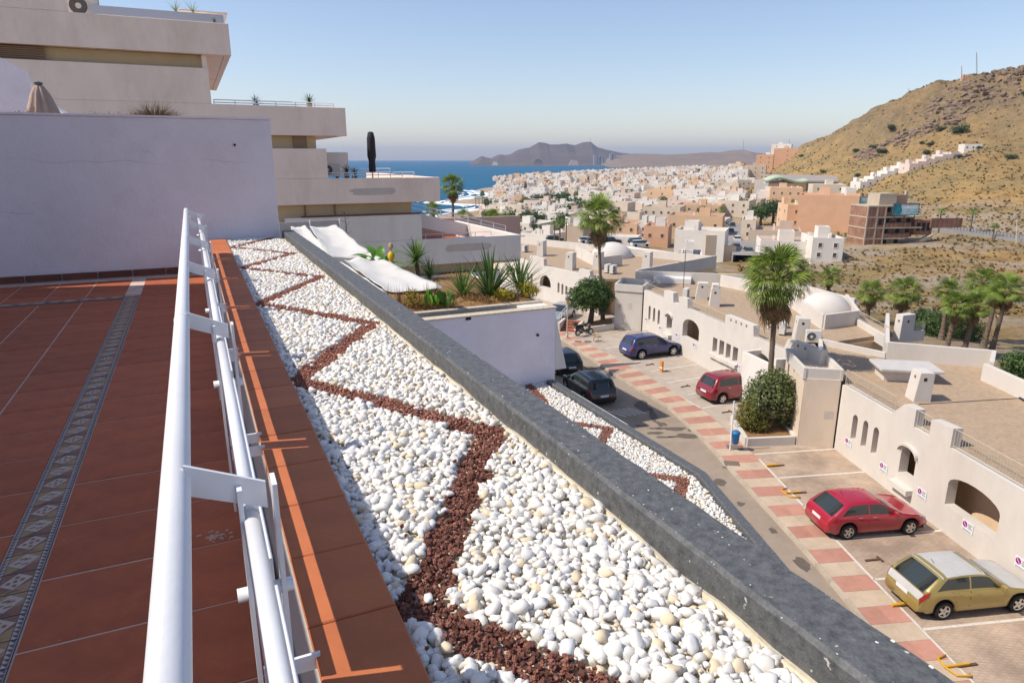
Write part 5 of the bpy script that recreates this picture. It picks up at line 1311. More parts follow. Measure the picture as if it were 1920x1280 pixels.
seg_wall([(e0.x, e0.y), (e1.x, e1.y)], RZ - .3, RZ + .4, .2, plaster_row, h2); rail('roof_railing', Vector((e0.x, e0.y, RZ + .4)), Vector((e1.x, e1.y, RZ + .4)), .55, 2, rail_m, h2, 26, .016)
q = MB(); tb = un(1692, 632, RZ); chimney((tb.x, tb.y, RZ - .3), 1.1, .5, 1.75, R(20), h2, .9)
e2 = un(1738, 632, RZ); seg_wall([(tb.x + .4, tb.y), (e2.x, e2.y + .4)], RZ - .3, RZ + .35, .2, plaster_row, h2); rail('roof_railing', Vector((tb.x + .5, tb.y, RZ + .35)), Vector((e2.x, e2.y + .4, RZ + .35)), .5, 2, rail_m, h2, 16, .016)
for (px, py, w_, d_, h_, fl) in ((1336, 575, .75, .8, 1.35, True), (1312, 562, .9, .8, 1.3, False), (1498, 638, .8, .9, 1.35, False), (1445, 617, .6, .7, 1.2, False)):
    c0 = un(px, py, RZ); chimney(c0 + Vector((.2, .35, 0)), w_, d_, h_, R(-12), h2, .68, fl)
for (px, py, rz, lab) in ((1285, 560, 60, 'dark grilled air conditioner at the far left of the middle roof'), (1466, 628, 60, 'dark grilled air conditioner beside the thick palm trunk'), (1523, 645, -10, 'air conditioner with its fan facing the terrace on the middle roof')):
    c0 = un(px, py, RZ); ac_unit('air_conditioner', lab, c0 + Vector((.1, .2, 0)), R(rz), (.85, .34, .72))
seg_wall([(11.05, 60.4), (20.5, 58.3)], RZ - .3, RZ + .85, .2, plaster_row, h2)
seg_wall([(19.6, 54.7), (17.9, 57.6)], RZ, RZ + .95, .2, plaster_row, h2); seg_wall([(19.6, 54.6), (22.8, 53.9), (24.5, 47.6)], RZ, RZ + .9, .2, plaster_row, h2)
q = MB(); c0 = un(1255, 533, RZ); q.cbox((c0.x + .5, c0.y + 1.0, RZ), (3.2, 1.6, .5), R(-15)); q.build('roof_tank_box', plaster, h2, bevel=.05)
for (px, py, lab) in ((1213, 600, 'small sign under the leftmost arched windows of the middle house'), (1239, 616, 'small sign left of the arched door of the middle house'), (1270, 629, 'small sign between the arched door and the big arch'), (1303, 648, 'small sign right below the big arched window'), (1339, 670, 'sign under the first of four narrow windows'), (1385, 688, 'sign right of the four narrow windows')): sign(F2, px, py, lab)
for (fx, lst) in ((F2, ((1017, 533), (1068, 551), (1120, 572), (1172, 592), (1688, 790), (1760, 820))),):
    for (x, y) in lst: u, z = fx.q(*zc(x, y)); q = MB(); q.poly([fx.W(u - .08, z - .08, .006), fx.W(u + .08, z - .08, .006), fx.W(u + .08, z + .08, .006), fx.W(u - .08, z + .08, .006)]); q.build('vent', niche, h2)
# antenna on the middle roof
at0 = un(1281, 540, RZ); q = MB(); q.tube(at0, at0 + Vector((0, 0, 3.2)), .03, n=6)
for k, (z, l) in enumerate(((3.1, .5), (2.95, .6), (2.2, .55))): q.tube(at0 + Vector((-l, .1, z)), at0 + Vector((l, -.1, z)), .015, n=5)
for k in range(7): q.tube(at0 + Vector((-.45 + .15 * k, .3, 3.1 + .02)), at0 + Vector((-.45 + .15 * k, -.3, 3.1 + .02)), .01, n=4)
q.build('roof_antenna', AC_D, label='thin metal television antenna on the middle roof', cat='antenna')

# annex 2 and far house
an2 = thing('stair_annex', 'plain beige annex block behind the round tree and the blue car', 'annex', (9.5, 56, ST))
a2 = [(8.62, 55.9), (10.75, 54.95), (11.9, 57.6), (9.7, 58.8)]
q = MB(); q.prism(a2, ST - .3, -10.6); q.build('body', plaster_row, an2, bevel=.02)
for a, b in zip(a2, a2[1:] + a2[:1]): seg_wall([a, b], -10.62, -10.05, .16, plaster_row, an2)
FC = Fac((8.62, 55.9), (10.75, 54.95)); FC.n = -FC.n if FC.n.y > 0 else FC.n
for px, py in ((1163, 577), (1181, 574)): u, z = FC.q(px, py); q = MB(); q.poly([FC.W(u - .2, z - .25, .008), FC.W(u + .2, z - .25, .008), FC.W(u + .2, z + .25, .008), FC.W(u - .2, z + .25, .008)]); q.build('meter_hatch', beige_flat, an2)
F3 = Fac((-1.7, 75.6), (7.9, 60.8))
h3 = thing('terraced_house', 'far white house with an arched window and domed roof behind the round tree', 'house', (5, 72, ST))
def zd(x, y): return (920 + x / 5.82, 440 + y / 5.82)
o3 = [(0, ST - .4), (F3.L, ST - .4), (F3.L, F3.q(*zd(1280, 470))[1]), F3.q(*zd(1160, 430)), (F3.q(*zd(1150, 490))[0], RZ), (F3.q(*zd(1085, 470))[0], RZ), F3.q(*zd(1083, 395)), F3.q(*zd(965, 370)), (F3.q(*zd(955, 440))[0], RZ + .1), (F3.q(*zd(580, 330))[0], RZ + .1), F3.q(*zd(578, 265)), F3.q(*zd(428, 225)), (F3.q(*zd(424, 292))[0], RZ + .15), F3.q(*zd(250, 240)), (0, F3.q(*zd(78, 248))[1])]
W3 = lambda x0, y0, x1, y1, rise: win(F3, zd(x0, y0), zd(x1, y1), rise)
H3 = [W3(170, 440, 268, 390, .35), W3(330, 478, 350, 395, .02), W3(362, 497, 383, 410, .02), W3(396, 512, 418, 420, .02), W3(434, 530, 458, 430, .02), W3(535, 560, 655, 560, .95), W3(728, 630, 752, 545, .2), W3(770, 650, 795, 560, .2), W3(813, 655, 838, 565, .02), W3(858, 670, 885, 580, .02)]
wall_mesh(F3, o3, H3, .4, plaster_row, h3)
for i, hh in enumerate(H3):
    if i not in (0, 5): opening(F3, hh, h3, niche, .33)
rp3 = [(-1.5, 75.7), (-3.5, 86), (1, 88), (13.2, 76.5), (21, 70.0), (11.6, 60.8), (8.1, 61.0)]
q = MB(); q.prism(rp3, RZ - .25, RZ); q.build('roof_deck', gravel, h3)
q = MB(); q.prism([(-.4, 76.4)] + [(p[0] + .05, p[1] + .1) for p in rp3[1:6]] + [(9.2, 61.7)], ST, RZ - .26); q.build('body', inner, h3)
seg_wall([(11.2, 60.6), (21, 69.9)], RZ - .3, RZ + .9, .2, plaster_row, h3); seg_wall([(21, 70), (13.2, 76.5)], RZ - .3, RZ + .8, .2, plaster_row, h3); seg_wall([(13.2, 76.5), (1, 88), (-3.5, 86)], RZ - .3, RZ + .8, .2, plaster_row, h3)
d0 = un(1140, 482, RZ); dome((d0.x + .5, d0.y + .5, RZ - .1), 2.3, 1.7, h3)
seg_wall([(un(1080, 480, RZ).x, un(1080, 480, RZ).y), (un(1125, 503, RZ).x, un(1125, 503, RZ).y), (un(1165, 497, RZ).x, un(1165, 497, RZ).y)], RZ, RZ + 1.1, .2, plaster_row, h3)
for (px, py, fl) in ((1012, 480, False), (1066, 506, False), (1118, 505, False), (1210, 505, False)): c0 = un(px, py, RZ); chimney(c0 + Vector((.2, .3, 0)), .85, .9, 1.7, R(-30), h3, .68, fl)
for (px, py, lab) in ((985, 473, 'air conditioner at the left end of the far roof'), (1140, 512, 'pair of air conditioners behind the tall palm trunk, left one'), (1150, 514, 'pair of air conditioners behind the tall palm trunk, right one')): c0 = un(px, py, RZ); ac_unit('air_conditioner', lab, c0 + Vector((0, .2, 0)), R(55), (.9, .36, .75))
# ================================================================== PALMS AND TREES
def fan_leaf(seed, pet=.75, rad=.85, nseg=17, dead=False):
    """one fan palm leaf pointing along +X, petiole from the origin"""
    r = random.Random(seed); mb = MB(); w = .018
    mb.add([(0, -w * 1.4, 0), (0, w * 1.4, 0), (pet, w, .02), (pet, -w, .02), (0, 0, .03), (pet, 0, .045)], [(0, 3, 5, 4), (4, 5, 2, 1), (0, 1, 2, 3)])
    spread = 2.25
    for k in range(nseg):
        t = (k + .5) / nseg; a = (t - .5) * 2 * spread * .5 * 1.05; da = spread / nseg * .95
        L = rad * (1 - .25 * abs(2 * t - 1) ** 2) * r.uniform(.88, 1.06)
        def pt(rr, aa, dz): return Vector((pet + rr * math.cos(aa), rr * math.sin(aa), .04 + dz))
        fold = .018 * (1 if k % 2 else -1)
        d1 = -.05 * L - .06 * abs(a); dr = -(.36 if not dead else .5) * L * r.uniform(.5, 1.5)
        m0, m1 = pt(L * .58, a - da * .55, d1 + fold), pt(L * .58, a + da * .55, d1 + fold)
        tip = pt(L * .97, a + r.uniform(-.05, .05), d1 + dr)
        q0, q1 = pt(L * .8, a - da * .25, d1 + dr * .35), pt(L * .8, a + da * .25, d1 + dr * .35)
        mb.add([(pet - .01, 0, .04), m0, m1, q0, q1, tip], [(0, 1, 2), (1, 3, 4, 2), (3, 5, 4)])
    o = mb.build('leaf', palm_dead if dead else palm_leaf); me = o.data; bpy.data.objects.remove(o); return me
FANS = [fan_leaf(i) for i in range(4)]; DEAD = [fan_leaf(20 + i, .5, .7, 12, True) for i in range(3)]
def fan_palm(label, base, H, R_, tr=.2, nl=46, ndead=30, lean=(0, 0), seed=0, group='fan palms', deadlen=1.0, rough_trunk=False):
    r = random.Random(seed); base = Vector(base); top = base + Vector((lean[0], lean[1], H))
    t = thing('palm_tree', label, 'palm tree', base, group=group)
    q = MB(); n = 26; pts, rs = [], []
    for i in range(n + 1):
        f_ = i / n; p = base.lerp(top, f_); p.x += .12 * lean[0] * math.sin(f_ * 3.1); pts.append(p)
        k = tr * (1.35 - .5 * min(1, f_ * 4) - .18 * f_) * (1 + (.10 if i % 2 else 0) + (.25 if f_ > .93 else 0)); rs.append(k)
    q.path(pts, rs, 12); q.build('trunk', bark, t, smooth=not rough_trunk)
    if rough_trunk:
        q = MB()
        for i in range(int(H * 22)):
            f_ = r.uniform(.05, .98); p = base.lerp(top, f_); a = r.uniform(0, 6.3); rr_ = tr * (.95 - .1 * f_)
            c0 = p + Vector((math.cos(a) * rr_, math.sin(a) * rr_, 0)); u_ = Vector((math.cos(a), math.sin(a), .9)) * .10; s_ = Vector((-math.sin(a), math.cos(a), 0)) * .05
            q.add([c0 - s_, c0 + s_, c0 + u_ + s_ * .6, c0 + u_ - s_ * .6], [(0, 1, 2, 3)])
        q.build('leaf_bases', palm_dead, t, kind='stuff')
    q = MB(); c = top - Vector((0, 0, .05))
    q.lathe([(tr * .8, -.35 * R_), (tr * 1.6, -.12 * R_), (tr * 1.3, .05 * R_), (0, .15 * R_)], c, 10); cr = q.build('crown', palm_dead, t)
    for i in range(nl):
        f_ = (i + .5) / nl; el = R(82 - 115 * f_ ** .85) + r.uniform(-.14, .14); a = i * 2.39996 + r.uniform(-.25, .25); k = R_ * r.uniform(.82, 1.08) / 1.55
        M = Matrix.Translation(c) @ Matrix.Rotation(a, 4, 'Z') @ Matrix.Rotation(-el, 4, 'Y') @ Matrix.Rotation(r.uniform(-.6, .6), 4, 'X') @ Matrix.Scale(k, 4)
        inst('leaf', r.choice(FANS), cr, M)
    for i in range(ndead):
        el = R(r.uniform(-86, -48)); a = r.uniform(0, 6.3); k = R_ / 1.55 * r.uniform(.7, 1.05) * deadlen
        M = Matrix.Translation(c - Vector((0, 0, r.uniform(.0, .3) * R_ * deadlen))) @ Matrix.Rotation(a, 4, 'Z') @ Matrix.Rotation(-el, 4, 'Y') @ Matrix.Rotation(r.uniform(-1, 1), 4, 'X') @ Matrix.Diagonal((k, k * .55, k, 1))
        inst('dead_leaf', r.choice(DEAD), cr, M)
    return t
def pole_top(bx, by, px, py):                            # height over a ground point seen at a pixel row
    a = ray(px, py); k = math.hypot(bx, by) / math.hypot(a.x, a.y); p = a * k; return p
# the big palm in front
b0 = Vector((13.75, 34.2, ST)); tp = pole_top(b0.x, b0.y, 1458, 522)
fan_palm('large fan palm rising from the bush planter in front of the middle house', b0, tp.z - ST, 2.0, .17, 60, 50, (tp.x - b0.x, tp.y - b0.y), 3, deadlen=1.3)
b0 = Vector((7.95, 57.6, ST)); tp = pole_top(b0.x, b0.y, 1123, 408)
fan_palm('tall slim fan palm rising out of the round tree', b0, tp.z - ST, 2.25, .17, 54, 44, (tp.x - b0.x, tp.y - b0.y), 5, deadlen=1.2)
PG = 'fan palms behind the nearest house'
for i, (px, pyb, pyt, Y, R_, tr, lab) in enumerate(((1633, 590, 548, 64, 1.75, .22, 'leftmost fan palm of the row behind the houses, beside the dome'), (1694, 600, 548, 62, 2.1, .24, 'broad fan palm left of the white square tower on the roof'), (1772, 650, 545, 58, 1.6, .22, 'fan palm at the left of the tight palm group, standing behind'),
                                                (1787, 650, 572, 52, 1.55, .22, 'short front fan palm at the left of the tight palm group'), (1822, 655, 572, 52, 1.6, .22, 'front fan palm in the middle of the tight palm group'), (1832, 652, 530, 60, 1.9, .22, 'fan palm standing behind in the middle of the tight palm group'),
                                                (1862, 655, 548, 56, 1.5, .22, 'second fan palm from the right edge'), (1880, 655, 545, 53, 1.85, .2, 'rightmost fan palm of the tight group'))):
    p = at(px, pyb, Y); zb = gz(p.x, p.y); tt = at(px + (8 if px > 1700 else 0), pyt, Y)
    p0 = Vector((tt.x - .35 * (1 if px > 1780 else 0), Y, zb)); fan_palm(lab, p0, tt.z - zb, R_ * .9, tr, 38, 30, (tt.x - p0.x, 0), 30 + i, PG, 1.1, True)
p = at(1556, 520, 80); zb = gz(p.x, p.y); fan_palm('lone fan palm on the dry slope behind the dome', (p.x, p.y, zb), p.z - zb + .1, 1.55, .22, 40, 30, (0, 0), 50, 'fan palms on the slope', 1.0, True)
p = at(850, 350, 105); zb = -15; fan_palm('fan palm against the surf right of the stepped building', (p.x - .3, p.y, zb), p.z - zb, 2.15, .26, 46, 60, (.2, 0), 51, 'fan palms by the stepped building', 1.15)
p = at(868, 408, 100); fan_palm('low palm crown under the surf palm', (p.x, p.y, -15), p.z + 15, 1.7, .22, 30, 16, (0, 0), 52, 'fan palms by the stepped building')
p = at(812, 395, 92); fan_palm('palm crown at the end of the beige parapet', (p.x, p.y, -15), p.z + 15, 1.5, .22, 30, 10, (0, 0), 53, 'fan palms by the stepped building')
p = at(925, 412, 120); fan_palm('bushy palm at the left of the town below the beach', (p.x, p.y, gz(p.x, p.y)), p.z - gz(p.x, p.y), 2.2, .25, 30, 10, (0, 0), 54, 'palms in the town')
p = at(1325, 505, 105); fan_palm('low palm crown behind the white wall of the middle roof', (p.x, p.y, gz(p.x, p.y)), max(1.2, p.z - gz(p.x, p.y)), 1.7, .22, 30, 6, (0, 0), 55, 'palms in the town')

def tree(name, label, base, blobs, n, size, m, trunk, seed=0, cat='tree', group=None, limbs=4):
    base = Vector(base); t = thing(name, label, cat, base, group=group); q = MB()
    bl = [(tuple(base + Vector(c)), r_) for c, r_ in blobs]; cloud(q, bl, n, size, seed, .45); q.build('crown', m, t)
    if trunk:
        r = random.Random(seed); q = MB(); top = base + Vector((trunk[2], trunk[3], trunk[0])); q.path([base - Vector((0, 0, .2)), base.lerp(top, .5) + Vector((.08, .05, 0)), top], [trunk[1] * 1.3, trunk[1], trunk[1] * .7], 9)
        for b in bl[:limbs]: q.path([base.lerp(top, .75), top.lerp(Vector(b[0]), .5), Vector(b[0])], [trunk[1] * .55, trunk[1] * .4, trunk[1] * .15], 6)
        q.build('trunk', bark2, t, smooth=True)
    return t
# round tree with planter
b0 = Vector((6.6, 56.3, ST + .1))
tree('round_tree', 'dense round green tree in the raised planter beside the scooter', b0, [((0, 0, 3.0), (1.75, 1.7, 1.2)), ((-.7, -.3, 2.6), (1.3, 1.2, 1.1)), ((.8, .2, 2.7), (1.3, 1.2, 1.1)), ((.2, 0, 3.6), (1.2, 1.1, .75)), ((.9, 0, 1.9), (.8, .8, .7))], 9500, .115, leaf_tree, (2.4, .22, .2, .1), 1)
b0 = Vector((13.25, 33.3, ST + .35))
tree('flowering_bush', 'pale flowering oleander bush round the foot of the large palm', b0, [((.2, 0, 1.85), (1.35, 1.2, 1.15)), ((.85, .1, 1.3), (.85, .95, 1.0)), ((-.4, 0, 1.4), (.9, .9, .95)), ((.3, 0, 2.6), (.9, .85, .65)), ((.9, -.1, .7), (.6, .6, .6))], 9500, .09, leaf_bush, (1.4, .08, .1, 0), 2, 'bush')
b0 = Vector((12.3, 32.9, ST + .3))
tree('yellow_green_bush', 'yellow green shrub at the left front corner of the bush planter', b0, [((0, 0, .85), (.8, .75, .75)), ((.45, -.1, .5), (.6, .6, .5)), ((-.1, .1, 1.3), (.5, .5, .5))], 4000, .065, mat('yellow_leaf', (.21, .19, .035), .55, c2=(.08, .085, .02), scale=3), (.8, .05, 0, 0), 3, 'shrub')
fl = MB(); cloud(fl, [((13.25 + .1, 33.2, ST + 2.1), (1.15, 1.1, 1.05)), ((13.9, 33.3, ST + 1.5), (.8, .8, .8))], 700, .05, 9, .9)
fo = fl.build('blossoms', mat('pale_blossom', (.55, .46, .36), .8, .15, 9)); adopt(fo, [o for o in bpy.data.objects if o.name == 'flowering_bush'][0]); fo['kind'] = 'stuff'
def planter_walls(label, pts, z1):
    t = thing('raised_planter', label, 'planter', (pts[0][0], pts[0][1], ST)); seg_wall(pts, ST - .1, z1, .18, plaster_row, t, 'planter_wall')
    q = MB(); q.prism([p for p in pts] + ([] if len(pts) > 3 else []), ST - .1, z1 - .12); q.build('soil', soil, t)
    return t
planter_walls('white walled planter at the foot of the large palm and bushes', [(11.95, 34.6), (11.72, 31.5), (14.2, 31.75), (14.6, 35)], ST + .55)
planter_walls('white walled planter under the round tree', [(5.75, 55.9), (5.95, 54.1), (8.55, 55.6), (8.9, 58.6)], ST + .6)
# brick steps with side walls by the lamp
stp = thing('garden_steps', 'red tiled steps with white cheek walls left of the scooter', 'steps', (4.6, 55.2, ST))
for k in range(4): q = MB(); q.cbox((4.75 + .18 * k, 55.0 + .42 * k, ST), (1.5, .45, .28 + .14 * k), R(-20)); q.build('step', mat('red_step', (.36, .13, .08), .7, .15, 5), stp)
seg_wall([(3.85, 54.7), (4.5, 56.6)], ST, ST + .85, .22, plaster_row, stp, 'cheek_wall'); seg_wall([(5.5, 54.2), (6.0, 55.8)], ST, ST + .85, .22, plaster_row, stp, 'cheek_wall')
rail('hand_rail', (3.9, 54.9, ST + .8), (4.7, 57.2, ST + 1.1), .7, 3, white_paint, stp)
# street lamp
lp0 = un(1063, 636, ST); lp0.z = ST + KH; lt = thing('street_lamp', 'slim street lamp with a dark lantern head beside the tree', 'street lamp', lp0)
q = MB(); q.tube(lp0, lp0 + Vector((0, 0, 2.75)), .05, .035, n=10); q.lathe([(.11, 0), (.11, .25), (.06, .35)], lp0, 12); q.build('pole', mat('lamp_pole', (.55, .50, .42), .6, .1, 5), lt)
q = MB(); q.lathe([(.04, 2.75), (.13, 2.8), (.18, 3.1), (.17, 3.12)], lp0, 12); q.build('lantern', mat('lantern_glass', (.50, .36, .10), .3, .1, 4), lt); q = MB(); q.lathe([(.21, 3.12), (.16, 3.28), (.05, 3.38), (0, 3.42)], lp0, 12); q.build('cap', AC_D, lt)
# bin on a pole
bp0 = un(1362, 848, ST); bp0 = Vector((10.75, 31.0, ST + KH)); bt = thing('litter_bin', 'blue litter bin on a thin white post at the kerb', 'bin', bp0)
q = MB(); q.tube(bp0, bp0 + Vector((0, 0, 2.55)), .035, n=10); q.build('post', white_paint, bt)
blue = mat('bin_blue', (.02, .17, .42), .45, .1, 5)
q = MB(); q.lathe([(.10, .32), (.15, .36), (.19, .85), (.20, .86), (.20, .9)], bp0 + Vector((.22, -.02, 0)), 16); q.build('body', blue, bt, smooth=True)
q = MB(); q.lathe([(.215, .88), (.215, .93), (.12, 1.02), (0, 1.03)], bp0 + Vector((.22, -.02, 0)), 16); q.build('lid', blue, bt, smooth=True)
for (px, py, w_) in ((1372, 868, .7), (1102, 640, .5), (1378, 838, .8), (1084, 640, .5)):
    c0 = un(px, py, ST + KH + .006); q = MB(); q.cbox((c0.x, c0.y, ST + KH + .006), (w_, .5, .004), R(-8)); q.build('drain_cover', mat('iron_cover', (.18, .14, .11), .8, .2, 9), pave)

# ================================================================== CARS
def paint(name, c, m=.0): return mat(name, c, .30, .02, 3, spec=.5, coat=.8, metal=m)
def car(name, label, loc, heading, c, L=4.2, Wd=1.74, H=1.45, wb=2.58, wr=.31, hood=.30, belt=.90, tail=.35, roof_rear=.10, ws=.27, roof_k=.80, paint2=None, sill_z=.22, hood_z=.88, rails=False, cladding=None):
    """loc: centre on the ground; heading: azimuth of the nose. x forward."""
    t = thing(name, label, 'car', loc, math.pi / 2 - R(heading)); M0 = PW[t.name]
    hw = Wd / 2; xf, xr = wb / 2 + (L - wb) * .02, -wb / 2 + (L - wb) * .02     # axles
    nose, back = L / 2, -L / 2
    wsb, wst = nose - L * hood, nose - L * (hood + ws * .62)                       # windscreen base / top
    rrt, rrb = back + L * (roof_rear + .03), back + L * .035                          # rear glass top / base
    topk = [(back, .62), (back + .02, .74), (rrb, belt * .99), (rrt, H * .965), (back + L * .33, H), (wst - .25, H * .995), (wst, H * .965), (wsb, hood_z + .06), (wsb + .1, hood_z + .03), (nose - .35, hood_z - .09), (nose - .08, hood_z - .24), (nose, .50)]
    def top(x): return sum(interp(topk, min(nose, max(back, x + o))) for o in (-.14, -.07, 0, .07, .14)) / 5 if back + .15 < x < nose - .15 else interp(topk, x)
    def wid(x):
        k = 1.0
        if x > nose - .75: k -= .20 * ((x - nose + .75) / .75) ** 2.2
        if x < back + .55: k -= .13 * ((back + .55 - x) / .55) ** 2
        return hw * k
    def low(x):
        z = sill_z + (.06 if x > nose - .3 or x < back + .25 else 0)
        for xa in (xf, xr):
            d = abs(x - xa); rr_ = wr + .07
            if d < rr_: z = max(z, wr + math.sqrt(rr_ * rr_ - d * d) * .98)
        return z
    def bl(x): return min(belt + .05 * max(0, (0 - x)) / (L / 2), top(x) - .004)
    def sec(x):
        w_ = wid(x); tz = top(x); b_ = bl(x); lo = min(low(x), b_ - .06); gh = max(0, (tz - b_))
        k = min(1, gh / (H - belt) if H > belt else 0)
        tw = w_ * (.93 - (.93 - roof_k) * k)
        return [(w_ * .90, lo), (w_ * .985, lo + min(.1, (b_ - lo) * .3)), (w_ * 1.0, lo + (b_ - lo) * .55), (w_ * .975, b_ - .05 * min(1, (b_ - lo) / .3)), (w_ * .935, b_), (w_ * .935 + (tw - w_ * .935) * .5, b_ + gh * .55), (tw, tz - .055 * k - .004), (tw * .80, tz - .012 * k - .002), (tw * .4, tz), (0, tz + .006)]
    xs = sorted(set([round(back + L * i / 56, 4) for i in range(57)] + [wsb, wst, rrb, rrt] + [xa + s_ * (wr + .07) * k for xa in (xf, xr) for s_ in (-1, 1) for k in (.999, .92, .7, .35)]))
    S = [sec(x) for x in xs]; n = 10
    q = MB(M0); vs = []
    for x, sc in zip(xs, S):
        vs += [(x, y, z) for y, z in sc] + [(x, -y, z) for y, z in sc[-2::-1]]
    m = 2 * n - 1
    fs = [(i * m + k, (i + 1) * m + k, (i + 1) * m + k + 1, i * m + k + 1) for i in range(len(xs) - 1) for k in range(m - 1)]
    fs += [tuple(range(m)), tuple(range((len(xs) - 1) * m, len(xs) * m))]
    q.add(vs, fs); body = q.build('body', c, t, smooth=True)
    def surf(x, k, side, off):                                   # point on the body, k = position in the section
        sc = sec(x); i = min(n - 2, int(k)); f_ = k - i; y, z = sc[i][0] + (sc[i + 1][0] - sc[i][0]) * f_, sc[i][1] + (sc[i + 1][1] - sc[i][1]) * f_
        dy, dz = sc[i + 1][0] - sc[i][0], sc[i + 1][1] - sc[i][1]; l = math.hypot(dy, dz) or 1
        e = .02; sx = (top(x + e) - top(x - e)) / (2 * e) if k > 5.9 else 0
        nx = -sx / math.hypot(1, sx)
        return Vector((x + nx * off, side * (y + dz / l * off), z - dy / l * off * (1 / math.hypot(1, sx)) + 0))
    def patch(nm, corners, side, m_, off, par, nu=8, nv=4):
        """corners: (x, k) A-B along the bottom, D-C along the top"""
        A, B, C_, D = corners; q = MB(M0); pts = []
        for i in range(nu + 1):
            for j in range(nv + 1):
                u, v = i / nu, j / nv
                x = (A[0] + (B[0] - A[0]) * u) * (1 - v) + (D[0] + (C_[0] - D[0]) * u) * v; k = (A[1] + (B[1] - A[1]) * u) * (1 - v) + (D[1] + (C_[1] - D[1]) * u) * v
                pts.append(surf(x, k, side, off))
        q.add(pts, [(i * (nv + 1) + j, (i + 1) * (nv + 1) + j, (i + 1) * (nv + 1) + j + 1, i * (nv + 1) + j + 1) for i in range(nu) for j in range(nv)])
        return q.build(nm, m_, par, smooth=True)
    gl = car_glass; bpx = (wsb + rrb) / 2 + .10
    d0, d1, d2 = wsb - .12, bpx, xr + wr * .55
    for sd in (-1, 1):
        patch('door_gap', ((d1, .5), (d0, .5), (d0 - .02, 4.0), (d1, 4.0)), sd, dark, .0015, body); patch('door_gap', ((d2 + .25, .5), (d1, .5), (d1, 4.0), (d2, 4.0)), sd, dark, .0015, body)
        da = patch('door', ((d1 + .012, .6), (d0 - .012, .6), (d0 - .03, 3.95), (d1 + .012, 3.95)), sd, c, .005, t)
        db = patch('door', ((d2 + .262, .6), (d1 - .012, .6), (d1 - .012, 3.95), (d2 + .012, 3.95)), sd, c, .005, t)
        for dd, xx in ((da, d1 + .12), (db, d2 + .16)):
            patch('handle', ((xx, 3.02), (xx + .16, 3.02), (xx + .16, 3.3), (xx, 3.3)), sd, alloy if paint2 is None else c, .022, dd, 2, 1)
        wf = wst - .02
        patch('side_window', ((d1 + .03, 4.25), (wsb - .28, 4.25), (wst + .06, 5.75), (d1 + .03, 5.75)), sd, gl, .004, t)
        patch('side_window', ((rrb + L * .09, 4.25), (d1 - .03, 4.25), (d1 - .03, 5.75), (rrt + .18, 5.75)), sd, gl, .004, t)
        mz = bl(wsb - .25); q = MB(M0); q.cbox((wsb - .28, sd * (wid(wsb) + .07), mz + .02), (.12, .2, .14)); q.build('mirror', c, t, bevel=.03)
        patch('tail_light', ((back + .004, 2.5), (back + .24, 2.7), (back + .34, 3.9), (back + .03, 3.95)), sd, tail_red, .012, t)
        patch('headlight', ((nose - .42, 3.2), (nose - .06, 2.6), (nose - .06, 4.2), (nose - .5, 4.6)), sd, head_glass, .01, t)
        if cladding:
            patch('sill_cladding', ((xr + wr, 0), (xf - wr, 0), (xf - wr, 1.1), (xr + wr, 1.1)), sd, cladding, .008, body)
    # windscreen, rear glass: across both sides
    def across(nm, xa, xb, m_, off, par, kin):
        q = MB(M0); pts = []; nu, ks = 8, [kin, kin + .5, 7, 8, 9]
        for i in range(nu + 1):
            x = xa + (xb - xa) * i / nu; row = [surf(x, k, 1, off) for k in ks]; row += [Vector((p.x, -p.y, p.z)) for p in row[-2::-1]]; pts += row
        w_ = len(ks) * 2 - 1; q.add(pts, [(i * w_ + j, (i + 1) * w_ + j, (i + 1) * w_ + j + 1, i * w_ + j + 1) for i in range(nu) for j in range(w_ - 1)]); return q.build(nm, m_, par, smooth=True)
    across('windscreen', wst - .02, wsb - .02, gl, .006, t, 6.15); across('rear_window', rrb + .03, rrt - .05, gl, .006, t, 6.75)
    if paint2: across('roof_panel', rrt + .02, wst - .06, paint2, .004, t, 6.05); across('bonnet', wsb + .06, nose - .12, paint2, .004, t, 5.6); across('tailgate_panel', back + .015, rrb + .01, paint2, .004, t, 5.4)
    q = MB(M0); q.box(back - .012, back + .02, -.26, .26, .60, .71); q.build('number_plate', sgn_w, t)
    for xx in (nose,): q = MB(M0); q.box(nose - .02, nose + .008, -.45, .45, .34, .46); q.build('grille', dark, t)
    q = MB(M0); q.box(back + .1, nose - .12, -hw * .82, hw * .82, .18, .42); q.build('underbody', dark, t)
    for xa in (xf, xr):
        for sd in (-1, 1):
            wc = M0 @ Vector((xa, sd * (hw - .10), wr)); ax = (M0.to_3x3() @ Vector((0, 1, 0))) * sd
            q = MB(); n_ = 20; e1 = M0.to_3x3() @ Vector((1, 0, 0)); e2 = Vector((0, 0, 1))
            def ringv(r_, o): return [wc + (e1 * math.cos(2 * math.pi * k / n_) + e2 * math.sin(2 * math.pi * k / n_)) * r_ + ax * o for k in range(n_)]
            rings = [(wr * .66, -.1), (wr * .97, -.1), (wr, -.07), (wr, .06), (wr * .95, .09), (wr * .68, .095), (wr * .66, .06)]
            vs = [p for r_, o in rings for p in ringv(r_, o)]; q.add(vs, [(i * n_ + k, i * n_ + (k + 1) % n_, (i + 1) * n_ + (k + 1) % n_, (i + 1) * n_ + k) for i in range(len(rings) - 1) for k in range(n_)]); wh = q.build('wheel', rubber, t, smooth=True)
            q = MB(); q.add(ringv(wr * .66, .03), [tuple(range(n_))]); q.build('rim_well', dark, wh)
            q = MB(); q.add(ringv(wr * .67, .088) + ringv(wr * .58, .075), [(k, (k + 1) % n_, n_ + (k + 1) % n_, n_ + k) for k in range(n_)])
